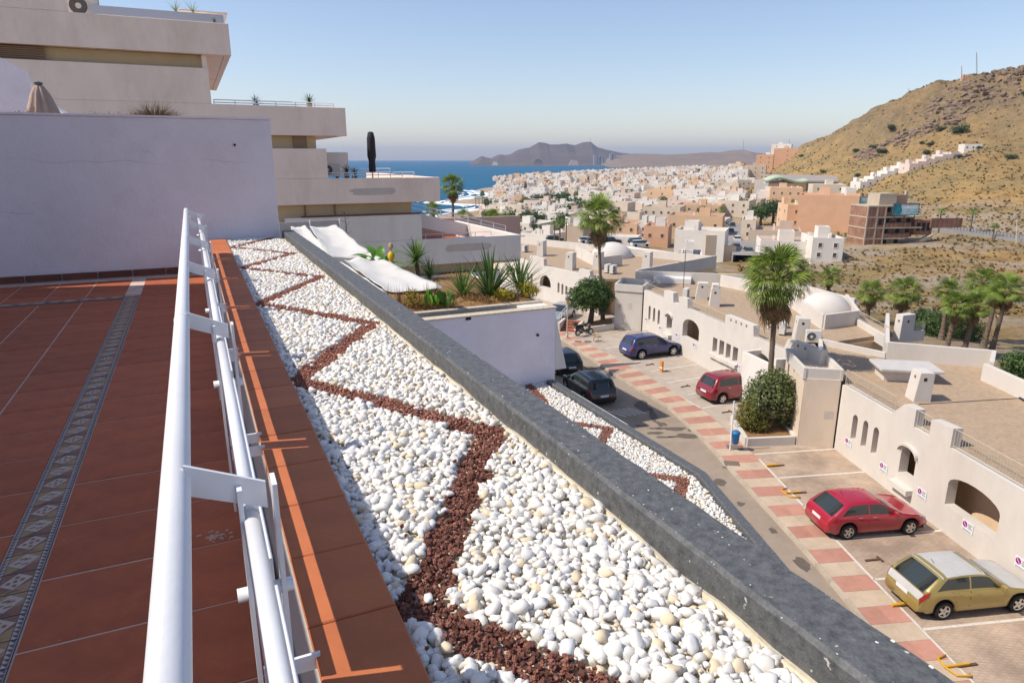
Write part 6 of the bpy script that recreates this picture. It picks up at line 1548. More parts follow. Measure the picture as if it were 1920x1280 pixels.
            for k in range(5):
                a = 2 * math.pi * k / 5; d_ = e1 * math.cos(a) + e2 * math.sin(a); s_ = (e1 * -math.sin(a) + e2 * math.cos(a))
                q.add([wc + ax * .085 + d_ * .02 - s_ * .06, wc + ax * .085 + d_ * .02 + s_ * .06, wc + ax * .078 + d_ * wr * .6 + s_ * .032, wc + ax * .078 + d_ * wr * .6 - s_ * .032], [(0, 1, 2, 3)])
            q.build('rim', alloy, wh)
    q = MB(M0); q.tube((rrt + .25, 0, H), (rrt + .12, 0, H + .16), .008, n=5); q.build('aerial', dark, t)
    if rails:
        for sd in (-1, 1): q = MB(M0); q.path([(rrt + .15, sd * hw * .70, H - .01), (rrt + .3, sd * hw * .70, H + .05), (wst - .3, sd * hw * .70, H + .05), (wst - .15, sd * hw * .70, H - .01)], .018, 6); q.build('roof_rail', alloy, t)
    return t
car_glass = mat('car_glass', (.035, .045, .045), .05, .1, 1, spec=.6)
tail_red = mat('tail_light_red', (.35, .012, .015), .2, .1, 3, spec=.6, coat=.6); head_glass = mat('headlight_glass', (.55, .57, .58), .12, .05, 3, spec=.7)
def place(p, heading, wb, Wd):                               # ground point of the near rear wheel -> car centre
    h_ = R(heading); hv = Vector((math.sin(h_), math.cos(h_), 0)); lv = Vector((-hv.y, hv.x, 0))
    c0 = Vector((p.x, p.y, 0)) + hv * (wb / 2 - .02) + lv * (Wd / 2 - .05); c0.z = ST + KH - .028; return c0
gold = paint('paint_gold', (.37, .285, .085), .35); silver_faded = mat('paint_faded_silver', (.46, .45, .43), .5, .08, 2.5, spec=.4)
PZ = ST + KH - .03
car('hatchback_car', 'gold hatchback with a faded grey roof and bonnet in the nearest bay', place(un(1765, 1161, PZ), 82, 2.61, 1.75), 82, gold, 4.25, 1.75, 1.46, 2.61, .31, .29, .93, paint2=silver_faded, roof_rear=.145, roof_k=.76)
car('hatchback_car', 'bright red hatchback with alloy wheels beside the yellow parking barrier', place(un(1588, 1011, PZ), 82, 2.55, 1.73), 82, paint('paint_red', (.36, .012, .03)), 4.17, 1.73, 1.42, 2.55, .31, .30, .90, roof_rear=.15, roof_k=.74)
car('suv_car', 'metallic blue crossover parked nose to the white wall', place(un(1202.6, 674, PZ), 68, 2.68, 1.84), 68, paint('paint_blue', (.035, .04, .14), .3), 4.45, 1.84, 1.60, 2.68, .35, .27, .98, rails=True, roof_rear=.06, roof_k=.74, hood_z=.98, sill_z=.26, cladding=dark)
car('minivan_car', 'dark red rounded minivan half hidden by the bush', place(un(1354, 757, PZ), 70, 2.76, 1.75), 70, paint('paint_wine', (.22, .012, .022), .1), 4.28, 1.75, 1.62, 2.76, .31, .22, .96, roof_rear=.08, ws=.38, roof_k=.74, hood_z=.96)
blackp = paint('paint_black', (.010, .011, .012))
pb_ = un(1132, 762, ST); hd = R(-20); c0 = Vector((pb_.x, pb_.y, ST + .003)) + Vector((math.sin(hd), math.cos(hd), 0)) * 2.1
car('suv_car', 'black crossover with roof rails parked along the road, nearer of two', c0, -20, blackp, 4.35, 1.82, 1.60, 2.64, .34, .27, .98, rails=True, roof_rear=.06, roof_k=.74, hood_z=.98, sill_z=.26)
pb_ = un(1072, 706, ST); c0 = Vector((pb_.x, pb_.y, ST + .003)) + Vector((math.sin(hd), math.cos(hd), 0)) * 2.0
car('hatchback_car', 'black car parked under the white fin, farther of two black cars', c0, -20, blackp, 4.2, 1.78, 1.50, 2.58, .32, .28, .93, roof_k=.74)
c0 = un(1058, 606, ST); c0.z = ST + .003
car('saloon_car', 'silver car seen from the front beside the garden steps', Vector((4.3, 59.6, ST + .003)), 205, paint('paint_silver', (.42, .44, .45), .5), 4.4, 1.75, 1.45, 2.62, .31, .28, .92, roof_rear=.16, roof_k=.74)
# scooter
sc0 = Vector((5.85, 53.5, ST + KH)); sct = thing('scooter', 'black motor scooter parked by the tree planter', 'scooter', sc0, R(25)); M0 = PW[sct.name]
for xx in (-.58, .62):
    q = MB(M0); n_ = 16; rings = [(.16, -.05), (.24, -.05), (.26, 0), (.24, .05), (.16, .05)]
    q.add([(xx + r_ * math.cos(2 * math.pi * k / n_), o, .26 + r_ * math.sin(2 * math.pi * k / n_)) for r_, o in rings for k in range(n_)], [(i * n_ + k, i * n_ + (k + 1) % n_, (i + 1) * n_ + (k + 1) % n_, (i + 1) * n_ + k) for i in range(4) for k in range(n_)]); wh = q.build('wheel', rubber, sct, smooth=True)
    q = MB(M0); q.tube((xx, -.04, .26), (xx, .04, .26), .16, n=12); q.build('rim', alloy, wh)
q = MB(M0); q.path([(-.8, 0, .62), (-.5, 0, .66), (-.15, 0, .60), (.0, 0, .36), (.3, 0, .34), (.5, 0, .7), (.48, 0, .92)], [.12, .17, .15, .12, .13, .12, .07], 10); q.build('fairing', blackp, sct, smooth=True)
q = MB(M0); q.path([(-.75, 0, .78), (-.4, 0, .82), (-.08, 0, .76)], [.10, .14, .08], 8); q.build('seat', rubber, sct, smooth=True)
q = MB(M0); q.tube((.45, -.33, 1.02), (.45, .33, 1.02), .02, n=6); q.tube((.62, 0, .3), (.47, 0, 1.0), .03, n=6); q.build('handlebar', dark, sct)
q = MB(M0); q.cbox((-.85, 0, .85), (.34, .36, .3)); q.build('top_case', blackp, sct, bevel=.05); q = MB(M0); q.cbox((-.86, 0, .5), (.04, .16, .12)); q.build('number_plate', sgn_w, sct); q = MB(M0); q.cbox((-.1, .16, .35), (.3, .03, .18)); q.build('engine_cover', alloy, sct)

# ================================================================== PARKING BARRIERS
yellow = mat('barrier_yellow', (.62, .33, .02), .5, .1, 6); rust = mat('barrier_rust', (.12, .07, .045), .8, .2, 9)
PGR = 'folding parking barriers in the bays'
def barrier(label, x, y, rz, kind):
    c0 = Vector((x, y, ST + KH - .03)); t = thing('parking_barrier', label, 'parking barrier', c0, rz, PGR); M0 = PW[t.name]
    q = MB(M0); q.box(-.05, .55, -.04, .04, 0, .05); q.build('base_bar', rust if kind != 'post' else yellow, t)
    if kind == 'arch':                                       # lying hoop
        q = MB(M0); q.path([(-.1, .42, .07), (-.42, .34, .07), (-.5, 0, .09), (-.42, -.34, .07), (-.05, -.42, .07), (.0, -.34, .06)], .03, 8); q.build('hoop', yellow, t, smooth=True); q = MB(M0); q.box(-.45, .3, -.03, .03, .05, .10); q.build('centre_bar', yellow, t)
    if kind == 'up':
        q = MB(M0); q.path([(0, -.32, 0), (.02, -.28, .55), (.03, -.12, .75), (.03, .12, .75), (.02, .28, .55), (0, .32, 0)], .03, 8); q.build('hoop', yellow, t, smooth=True)
    if kind == 'flat': q = MB(M0); q.box(-.35, .25, -.05, .05, .05, .11); q.build('arm', yellow, t)
    if kind == 'post': q = MB(M0); q.cbox((0, 0, 0), (.12, .25, .75)); q.build('post', mat('barrier_orange', (.62, .25, .03), .5, .1, 6), t); q = MB(M0); q.cbox((0, 0, .25), (.126, .256, .1)); q.build('reflector', sgn_w, t)
    if kind == 'tee': q = MB(M0); q.box(.5, .56, -.16, .16, 0, .06); q.build('cross_bar', rust, t)
for (px, py, rz, kd, lab) in ((1800, 1248, 10, 'arch', 'yellow hoop barrier lying in the bay nearest the camera'), (1490, 924, 10, 'arch', 'yellow hoop barrier in the bay left of the bright red car'), (1450, 873, 10, 'flat', 'small yellow barrier arm in front of the beige annex'), (1690, 1134, 10, 'flat', 'yellow barrier arm under the rear of the gold car'), (1625, 1050, 10, 'tee', 'rusty folded barrier in the empty bay between the red and gold cars'),
                              (1240, 696, 25, 'post', 'upright orange barrier post in the empty bay beyond the dark red minivan'), (1212, 684, 25, 'tee', 'rusty folded barrier in the bay next to the blue car'), (1278, 725, 25, 'tee', 'rusty folded barrier in front of the dark red minivan'), (1355, 773, 20, 'tee', 'rusty folded barrier between the minivan and the shrub'), (1117, 640, 25, 'up', 'yellow hoop barrier standing behind the scooter'), (1332, 690, 25, 'up', 'yellow hoop barrier standing against the white wall')):
    c0 = un(px, py, ST + KH); barrier(lab, c0.x, c0.y, R(rz), kd)
# ================================================================== TOWN
wc = {'white': mat('town_white', (.74, .69, .62), .9, .05, .4, stain=.10), 'cream': mat('town_cream', (.68, .58, .455), .9, .06, .4, stain=.1), 'tan': mat('town_tan', (.57, .455, .345), .9, .06, .4, stain=.1),
      'peach': mat('town_peach', (.66, .39, .24), .9, .06, .4, stain=.08), 'apricot': mat('town_apricot', (.68, .46, .29), .9, .06, .4, stain=.08), 'pink': mat('town_pink', (.68, .555, .475), .9, .06, .4, stain=.08)}
rf = {'grey': mat('roof_grey', (.42, .37, .32), .95, .15, .5), 'tile': mat('roof_terracotta', (.44, .29, .205), .9, .15, .7), 'pale': mat('roof_pale', (.60, .54, .46), .95, .1, .5)}
winm = mat('town_window', (.10, .085, .075), .25, .3, .8, spec=.5)
def pbox_(mb, w_, d_, z0, z1, rec=.6, th=.22, ox=0, oy=0, mr=1):
    """flat roofed block with a parapet round a sunken roof"""
    x, y, X, Y = w_ / 2, d_ / 2, w_ / 2 - th, d_ / 2 - th
    c = [(-x, -y), (x, -y), (x, y), (-x, y)]; e = [(-X, -Y), (X, -Y), (X, Y), (-X, Y)]
    vs = [(a + ox, b + oy, z0) for a, b in c] + [(a + ox, b + oy, z1) for a, b in c] + [(a + ox, b + oy, z1) for a, b in e] + [(a + ox, b + oy, z1 - rec) for a, b in e]
    mb.add(vs, [(i, (i + 1) % 4, 4 + (i + 1) % 4, 4 + i) for i in range(4)] + [(4 + i, 4 + (i + 1) % 4, 8 + (i + 1) % 4, 8 + i) for i in range(4)] + [(8 + i, 8 + (i + 1) % 4, 12 + (i + 1) % 4, 12 + i) for i in range(4)])
    mb.add(vs[12:], [(0, 1, 2, 3)], mr)
# one window: raised surround, recessed dark pane; unit size, looking along -Y
wb_ = MB()
o_, i_ = .5, .40
ring = [(-o_, -.06, -o_), (o_, -.06, -o_), (o_, -.06, o_), (-o_, -.06, o_)]; inn = [(-i_, -.06, -i_), (i_, -.06, -i_), (i_, -.06, i_), (-i_, -.06, i_)]
wb_.add(ring + inn, [(k, (k + 1) % 4, 4 + (k + 1) % 4, 4 + k) for k in range(4)])
wb_.add(ring + [(p[0], .02, p[2]) for p in ring], [(k, 4 + k, 4 + (k + 1) % 4, (k + 1) % 4) for k in range(4)])
wb_.add(inn + [(p[0], -.008, p[2]) for p in inn], [(k, (k + 1) % 4, 4 + (k + 1) % 4, 4 + k) for k in range(4)])
wb_.add([(p[0], -.008, p[2]) for p in inn], [(0, 1, 2, 3)], 1)
tmp = wb_.build('window', [wc['white'], winm]); WIN = tmp.data; bpy.data.objects.remove(tmp)
tmp2 = MB(); tmp2.v, tmp2.f, tmp2.mi = wb_.v, wb_.f, wb_.mi; tmp = tmp2.build('window', [wc['tan'], winm]); WIN2 = tmp.data; bpy.data.objects.remove(tmp)
FOOT = []
def windows(t, w_, d_, z0, z1, nf, ns, rows, mesh, rnd_, ws=(.85, 1.05)):
    for r_ in range(rows):
        z = z0 + (z1 - .6 - z0) * (r_ + .55) / rows
        for k in range(nf):
            x = -w_ / 2 + w_ * (k + .5) / nf + rnd_.uniform(-.1, .1)
            inst('window', mesh, t, Matrix.Translation((x, -d_ / 2, z)) @ Matrix.Diagonal((ws[0], 1, ws[1], 1)), True)
        for k in range(ns):
            y = -d_ / 2 + d_ * (k + .5) / ns
            inst('window', mesh, t, Matrix.Translation((-w_ / 2, y, z)) @ Matrix.Rotation(-math.pi / 2, 4, 'Z') @ Matrix.Diagonal((ws[0], 1, ws[1], 1)), True)
def block(label, xl, xr, yt, yb, Y, dep, c, yaw=0, nf=3, ns=0, rows=2, roof='pale', cat='house', name='town_house', extra=None, group=None, hut=True, seed=0):
    """a flat roofed block whose front stands between two photo columns at distance Y"""
    a, b = at(xl, yb, Y), at(xr, yb, Y); w_ = (b.x - a.x) / max(.5, math.cos(R(yaw))); zt = at((xl + xr) / 2, yt, Y).z; zb = a.z
    M = Matrix.Translation(((a.x + b.x) / 2, Y, 0)) @ Matrix.Rotation(R(yaw), 4, 'Z'); cc = M @ Vector((0, dep / 2, 0))
    t = thing(name, label, cat, (cc.x, cc.y, zb), R(yaw), group)
    q = MB(PW[t.name]); pbox_(q, w_, dep, -4, zt - zb)
    body = q.build('walls', [wc[c], rf[roof]], t)
    r = random.Random(seed + int(xl))
    if hut:
        q = MB(PW[t.name]); hw_, hd_ = min(3, w_ * .4), min(3, dep * .4); pbox_(q, hw_, hd_, zt - zb - .6, zt - zb + 1.7, .25, .15, r.uniform(-.25, .25) * w_, r.uniform(0, .25) * dep); q.build('roof_hut', [wc[c if r.random() < .5 else 'white'], rf[roof]], t)
        for k in range(2): q = MB(PW[t.name]); q.cbox((r.uniform(-.4, .4) * w_, r.uniform(-.3, .4) * dep, zt - zb - .6), (.5, .5, r.uniform(.9, 1.8))); q.build('chimney', wc['white'], t)
    windows(t, w_, dep, 0, zt - zb, nf, ns, rows, WIN if c in ('white', 'pink') else WIN2, r)
    FOOT.append((cc.x, cc.y, math.hypot(w_, dep) / 2)); return t
block('white fronted house with a plain tan gable on the sunlit street corner', 1266, 1350, 432, 492, 150, 9, 'white', -22, 0, 3, 2, seed=1)
q = MB(); a, b = at(1318, 492, 149.6), at(1353, 495, 149.6); zt = at(1335, 440, 149.6).z; q.box(a.x, b.x, 148.6, 149.2, a.z - 2, zt); q.box(b.x, b.x + 2.6, 148.6, 150, a.z - 2, zt - 2.4); o = q.build('gable_wall', wc['tan']); adopt(o, [x for x in bpy.data.objects if x.name.startswith('town_house')][-1])
block('low white row with small windows in front of the corner house', 1222, 1282, 478, 512, 112, 16, 'white', 38, 6, 5, 1, hut=False)
block('white cube with a roof terrace at the end of the low white row', 1276, 1313, 478, 512, 108, 7, 'white', -14, 2, 0, 1)
block('apricot block with a tall stair tower behind the corner house', 1252, 1345, 404, 470, 190, 12, 'apricot', -20, 4, 2, 2, 'tile')
block('peach house left of the corner house with a red awning', 1207, 1250, 424, 458, 168, 10, 'peach', -18, 2, 2, 1, 'tile')
block('cream four storey apartment block on the shaded side street', 1346, 1396, 376, 428, 262, 16, 'cream', -28, 3, 0, 4, cat='apartment block', name='apartment_block_in_town')
block('grey shaded wing behind the cream four storey block', 1396, 1420, 374, 418, 284, 14, 'tan', -28, 4, 0, 4, cat='apartment block', name='apartment_block_in_town')
block('plain tan gabled block right of the side street', 1406, 1492, 432, 472, 168, 12, 'tan', -20, 0, 2, 2, 'tile')
block('cream building with striped awnings along the side street', 1388, 1412, 412, 462, 176, 12, 'cream', -20, 1, 4, 3)
block('large peach blank walled building near the hill', 1500, 1592, 366, 438, 192, 13, 'peach', -26, 0, 2, 3, 'pale')
block('lower stepped peach wing left of the blank walled building', 1474, 1506, 384, 428, 200, 12, 'apricot', -8, 1, 2, 2)
block('white and pink two storey house below the blank walled building', 1522, 1576, 446, 488, 134, 10, 'white', -10, 2, 1, 2)
block('low white house with a red tiled lean-to', 1428, 1524, 452, 480, 140, 9, 'white', -14, 4, 2, 1, 'tile')
block('long cream block at the centre of the town', 1206, 1270, 388, 424, 245, 14, 'cream', -22, 5, 2, 2, 'tile')
block('cream block with red roof edge right of centre', 1270, 1345, 384, 412, 255, 14, 'apricot', -22, 5, 2, 2, 'tile')
block('long white hotel with a dark arcade in the middle of the town', 1160, 1246, 376, 392, 330, 16, 'white', -18, 12, 0, 2, 'grey', 'hotel', 'hotel', hut=False)
block('plain beige block beside the small palms', 1060, 1092, 424, 458, 172, 12, 'tan', -20, 0, 0, 1)
block('wide apricot house behind the tall slim palm', 1092, 1190, 418, 454, 180, 12, 'apricot', -20, 5, 2, 2, 'tile')
block('long low white garden wall house with a brown gate', 1132, 1192, 444, 458, 160, 6, 'white', -18, 3, 0, 1, hut=False)
block('white house with balconies left of the peach house', 1188, 1210, 420, 458, 178, 9, 'white', -20, 2, 2, 3)
block('cream arcaded building beside the beach trees', 906, 962, 396, 422, 330, 16, 'cream', -32, 6, 3, 2)
block('pinkish building with terraces behind the green trees', 982, 1030, 376, 402, 360, 18, 'pink', -28, 5, 3, 2, 'tile')
block('tan blank box behind the pinkish building', 1025, 1055, 376, 394, 380, 12, 'tan', -24, 0, 0, 1)
block('white house with blue windows in the town', 1054, 1086, 376, 394, 350, 10, 'white', -24, 4, 2, 2)
block('white flat roofed house below the green trees', 1028, 1062, 402, 430, 240, 12, 'white', -22, 3, 2, 2)
block('white low house with many roof boxes left of the small palms', 940, 1010, 418, 436, 230, 14, 'white', -28, 4, 3, 1)
block('white three storey house on the hill edge of the town', 1336, 1368, 326, 350, 470, 16, 'white', -24, 4, 3, 3)
block('large white block on the hill edge of the town', 1366, 1398, 318, 345, 480, 20, 'white', -24, 3, 3, 2)
block('tan block at the foot of the hill', 1398, 1432, 310, 336, 490, 16, 'tan', -22, 3, 2, 3, 'tile')
block('peach block high at the foot of the hill', 1418, 1446, 290, 318, 540, 18, 'peach', -22, 2, 4, 3)
block('tallest peach stepped building where the hill begins', 1452, 1496, 278, 312, 560, 24, 'peach', -24, 1, 6, 4, cat='apartment block', name='apartment_block_in_town')
block('white stepped tower beside the tallest peach building', 1446, 1478, 270, 306, 580, 20, 'white', -24, 2, 5, 5, cat='apartment block', name='apartment_block_in_town')
# rows of houses climbing the spur
for i in range(7):
    px = 1612 + i * 12.5; block('white terraced house climbing the spur, %s from its lower end' % ['first', 'second', 'third', 'fourth', 'fifth', 'sixth', 'seventh'][i], px, px + 14, 341 - i * 5.0, 356 - i * 4.6, 300 + i * 3, 9, 'white', 0, 1, 1, 1, group='white terraced houses climbing the spur', hut=i % 2 == 0)
for i in range(6):
    px = 1704 + i * 15.5; block('peach terraced house higher on the spur, %s from its lower end' % ['first', 'second', 'third', 'fourth', 'fifth', 'sixth'][i], px, px + 17, 307 - i * 4.4, 323 - i * 4.2, 305 + i * 2, 9, 'pink', -2, 1, 1, 1, group='peach terraced houses higher on the spur', hut=i % 2 == 0)
block('tiny white building at the crest of the spur', 1810, 1838, 270, 281, 330, 8, 'white', -14, 3, 0, 1, hut=False)
block('small lone cream hut low on the hill', 1516, 1533, 277, 286, 520, 6, 'cream', -14, 0, 0, 1, hut=False)
# sports hall with a wavy mint front
sh = thing('sports_hall', 'long sports hall with a wavy mint green front at the foot of the hill', 'hall', at(1520, 352, 350))
a, b = at(1440, 356, 350), at(1612, 352, 350); zt = at(1520, 331, 352).z
q = MB(); q.box(a.x + 2, b.x, 352, 376, a.z - 4, at(1560, 339, 352).z); q.build('walls', mat('hall_wall', (.40, .36, .33), .9, .1, .3), sh)
q = MB(); q.add([(a.x + 8, 351, at(1520, 340, 351).z), (b.x + .5, 351, at(1600, 342, 351).z), (b.x - 2, 378, zt), (a.x + 4, 378, zt + .6), (a.x + 8, 351, at(1520, 340, 351).z - .4), (b.x + .5, 351, at(1600, 342, 351).z - .4)], [(0, 1, 2, 3), (0, 4, 5, 1)]); q.build('roof', mat('hall_roof', (.36, .31, .27), .7, .1, .2), sh)
q = MB(); N = 40; pts = []
for k in range(N + 1):
    px = 1437 + 78 * k / N; yy = 336 + 4 * math.sin(k / N * 4.2 * math.pi / 2 + 2.6) - 1.5 * math.sin(k / N * math.pi)
    p0, p1 = at(px, yy, 349), at(px, yy + 5.5, 349); pts += [p0, p1, p0 + Vector((0, 6, .5)), p1 + Vector((0, 6, 0))]
q.add(pts, [f for k in range(N) for f in ((4 * k, 4 * k + 4, 4 * k + 5, 4 * k + 1), (4 * k, 4 * k + 2, 4 * k + 6, 4 * k + 4), (4 * k + 1, 4 * k + 5, 4 * k + 7, 4 * k + 3))]); q.build('wavy_canopy', mat('mint_roof', (.44, .52, .38), .7, .05, .3), sh, smooth=True)
q = MB(); p0, p1 = at(1442, 358, 350), at(1512, 342, 350); q.box(p0.x, p1.x, 350, 351.5, p0.z - 3, at(1480, 344, 350).z); q.build('front_wall', wc['apricot'], sh); FOOT.append((a.x + 22, 364, 30))
block('beige block in front of the sports hall', 1526, 1582, 346, 362, 300, 12, 'cream', -14, 3, 0, 1); block('grey sided tower right of the sports hall', 1584, 1602, 352, 378, 270, 8, 'white', -14, 0, 1, 1, hut=False)
block('peach building left below the sports hall', 1446, 1500, 352, 372, 300, 14, 'apricot', -18, 4, 2, 1)
block('white building with a blank flank left of the peach ones', 1418, 1446, 358, 392, 310, 14, 'white', -22, 0, 2, 2)

# unfinished brick building with a billboard
brick = paver_mat('red_brick', (.36, .15, .09), (.31, .125, .08), (.33, .22, .16), 1, 0); concrete = mat('raw_concrete', (.47, .39, .29), .95, .1, .8)
BY = 158.0; bp = at(1664, 466, BY); bb = thing('unfinished_brick_building', 'unfinished brick and concrete building with open floors on the dry slope', 'building', (bp.x, bp.y, bp.z), R(6)); BM = PW[bb.name]
fl_h = 2.45; x0, x1 = -6.2, 6.8
for k in range(4):
    z = -1 + k * fl_h + 1
    xr_ = [x1 - 3.2, x1 - .2, x1, x1 - 4.2][k]
    q = MB(BM); q.box(x0, x0 + 4.6, -.25, 6.5, z - (2 if k == 0 else 0), z + fl_h - .28); q.build('brick_wall', brick, bb)
    q = MB(BM); q.box(x0 + 4.65, xr_, 1.6, 6.5, z - (2 if k == 0 else 0), z + fl_h - .28); q.build('brick_wall', brick if k in (1, 2) else concrete, bb)
    q = MB(BM); q.box(x0 - .06, xr_ + (1.0 if k in (1, 2) else .1), -.32, 6.6, z + fl_h - .279, z + fl_h); q.build('floor_slab', concrete, bb)
    for xx in (x0 + .0, x0 + 2.3, x0 + 4.3): q = MB(BM); q.box(xx - .07, xx + .24, -.33, -.1, z, z + fl_h - .28); q.build('column', concrete, bb)
    for xx, w_ in ((x0 + 5.6, 1.1), (x0 + 8.6, 1.0), (x0 + 11.0, 1.0)):
        if xx + w_ < xr_: q = MB(BM); q.box(xx, xx + w_, 1.54, 1.75, z + .9, z + 1.9); wn = q.build('window_opening', dark, bb); q = MB(BM); q.box(xx - .1, xx + w_ + .1, 1.5, 1.6, z + .78, z + .898); q.build('sill', concrete, wn)
    if k == 2:
        for xx in (x0 + 3.0, x0 + 4.0): q = MB(BM); q.box(xx - .1, xx + .75, -.27, -.2, z + .5, z + 1.9); q.build('window_opening', dark, bb)
    if k in (1, 2): q = MB(BM); q.box(x0 + 4.7, xr_ - 2, -.2, -.05, z, z + .9); q.build('balcony_front', brick, bb)
q = MB(BM); q.box(-2.6, 1.6, 1.5, 6, 9.8, 12.4); q.build('roof_block', concrete, bb); q = MB(BM); q.box(1.62, 4.2, 2.0, 6, 9.8, 12.1); q.build('roof_block', mat('rough_brick', (.38, .24, .16), .95, .15, .8), bb); q = MB(BM); q.box(4.2, 4.8, 2.2, 2.8, 9.8, 12.9); q.build('chimney', concrete, bb)
q = MB(BM); q.box(x1 - .5, x1 + 4, .6, 3, 3, 6.4); q.box(x1 + 3.2, x1 + 11, .2, .5, 4.6, 6.8); q.build('side_wing', brick, bb)
for k in range(3): q = MB(BM); q.box(x1 + .1 + k * 1.25, x1 + .9 + k * 1.25, .55, .7, 3.9, 5.8); q.build('window_opening', dark, bb)
q = MB(BM); q.add([(x1 - 4.5, -.8, -1.2), (x1 + 3.5, -.6, 3.2), (x1 + 3.5, 1, 3.2), (x1 - 4.5, 1, -1.2), (x1 - 4.5, -.8, -1.8), (x1 + 3.5, -.6, 2.6)], [(0, 1, 2, 3), (0, 4, 5, 1)]); q.build('ramp', concrete, bb)
FOOT.append((bp.x, bp.y, 14))
bk = mat('advert_blue', (.10, .35, .42), .6, c2=(.60, .64, .66), scale=.7, detail=3)
def billboard(label, px0, px1, py0, py1, Y, legs):
    a, b = at(px0, py1, Y), at(px1, py0, Y); t = thing('billboard', label, 'billboard', (a.x, Y, a.z - legs))
    q = MB(); q.box(a.x, b.x, Y - .05, Y + .15, a.z, b.z); q.build('panel', bk, t)
    q = MB()
    for (u0, u1, v0, v1) in ((-.01, 1.01, -.04, .02), (-.01, 1.01, .98, 1.04), (-.012, .008, 0, 1), (.992, 1.012, 0, 1)): q.box(a.x + (b.x - a.x) * u0, a.x + (b.x - a.x) * u1, Y - .12, Y + .1, a.z + (b.z - a.z) * v0, a.z + (b.z - a.z) * v1)
    q.build('frame', AC_D, t)
    q = MB(); q.poly([(a.x + (b.x - a.x) * u, Y - .058, a.z + (b.z - a.z) * v) for u, v in ((.02, .05), (.30, .05), (.36, .4), (.28, .95), (.02, .95))]); q.build('printed_area', mat('advert_teal', (.02, .20, .26), .6, .3, 1.5), t)
    q = MB(); q.poly([(a.x + (b.x - a.x) * u, Y - .058, a.z + (b.z - a.z) * v) for u, v in ((.42, .55), (.95, .62), (.95, .86), (.42, .8))]); q.build('printed_area', mat('advert_pale', (.62, .66, .68), .6, .1, 2), t)
    q = MB()
    for f_ in (.1, .5, .9): x = a.x + (b.x - a.x) * f_; q.box(x - .08, x + .08, Y + .16, Y + .3, a.z - legs, b.z)
    q.build('posts', AC_D, t)
billboard('large teal and grey billboard on the unfinished brick building', 1673, 1724, 382, 403, 157.2, 1.2); billboard('small blue billboard behind the peach building', 1603, 1635, 369, 380, 215, 4)

# ---- the rest of the town: a grid of flat roofed houses
tr_ = random.Random(21); cand = []
Yc = 168.0; row = 0
while Yc < 1520:
    dY = 12.5 if Yc < 700 else 15; step = 10.5 if Yc < 700 else 12.5
    nx = int((1500 - 880) / 1320 * Yc / step)
    for k in range(nx + 1):
        x = (880 - 960) / 1320 * Yc + k * step + tr_.uniform(-1.5, 1.5); y = Yc + tr_.uniform(-2.5, 2.5) + (k % 2) * 2
        px = 960 + 1320 * x / y
        lim = 1425 if y < 300 else (1405 if y < 520 else (1400 if y < 800 else 1330))
        left = 1020 if y < 260 else (935 if y < 420 else 925)
        if not left < px < lim: continue
        if tr_.random() < .16 or (row % 5 == 4 and y < 500): continue
        if noise.noise(Vector((x * .015, y * .01, 4))) > .36: continue
        if any((x - f[0]) ** 2 + (y - f[1]) ** 2 < (f[2] + 5) ** 2 for f in FOOT): continue
        # the side street stays open
        if y < 300 and 1345 < px < 1402: continue
        if 150 < y < 215 and 1192 < px < 1420: continue
        cand.append((x, y))
    Yc += dY; row += 1
CZ = ground([c[0] for c in cand], [c[1] for c in cand]); cand = [(c[0], c[1], float(z)) for c, z in zip(cand, CZ) if z > SEA + 1.2 and z < 2]
cand.sort(key=lambda c: c[1])
cnames = {'white': 'white', 'cream': 'cream', 'tan': 'tan', 'peach': 'peach', 'apricot': 'apricot', 'pink': 'pale pink'}
far_mb = MB(); far_list = []
def specs():
    c = tr_.choices(list(wc), (54, 24, 7, 3, 7, 5))[0]; st_ = tr_.choices((1, 2, 3), (28, 55, 17))[0]
    return c, st_, tr_.choice((7, 8, 9, 10, 10, 13, 17)) * tr_.uniform(.9, 1.1), tr_.uniform(7, 11.5), st_ * 3.0 + tr_.uniform(-.3, .5), R(-27 + tr_.uniform(-6, 6) + (tr_.random() < .1) * 30), tr_.choice(list(rf))
palette = list(wc); rlist = list(rf); ALLM = [wc[k] for k in palette] + [rf[k] for k in rlist] + [winm]
def emb_windows(mb, M, w_, d_, st_, r, mi):
    for s_ in range(st_):
        z = s_ * 3 + 1.6
        for k in range(3):
            if r.random() < .25: continue
            x = -w_ / 2 + w_ * (k + .5) / 3; mb.M = M; mb.poly([(x - .4, -d_ / 2 - .02, z - .5), (x + .4, -d_ / 2 - .02, z - .5), (x + .4, -d_ / 2 - .02, z + .5), (x - .4, -d_ / 2 - .02, z + .5)], mi)
        for k in range(2):
            y = -d_ / 2 + d_ * (k + .5) / 2; mb.poly([(-w_ / 2 - .02, y - .5, z - .6), (-w_ / 2 - .02, y + .5, z - .6), (-w_ / 2 - .02, y + .5, z + .6), (-w_ / 2 - .02, y - .5, z + .6)], mi)
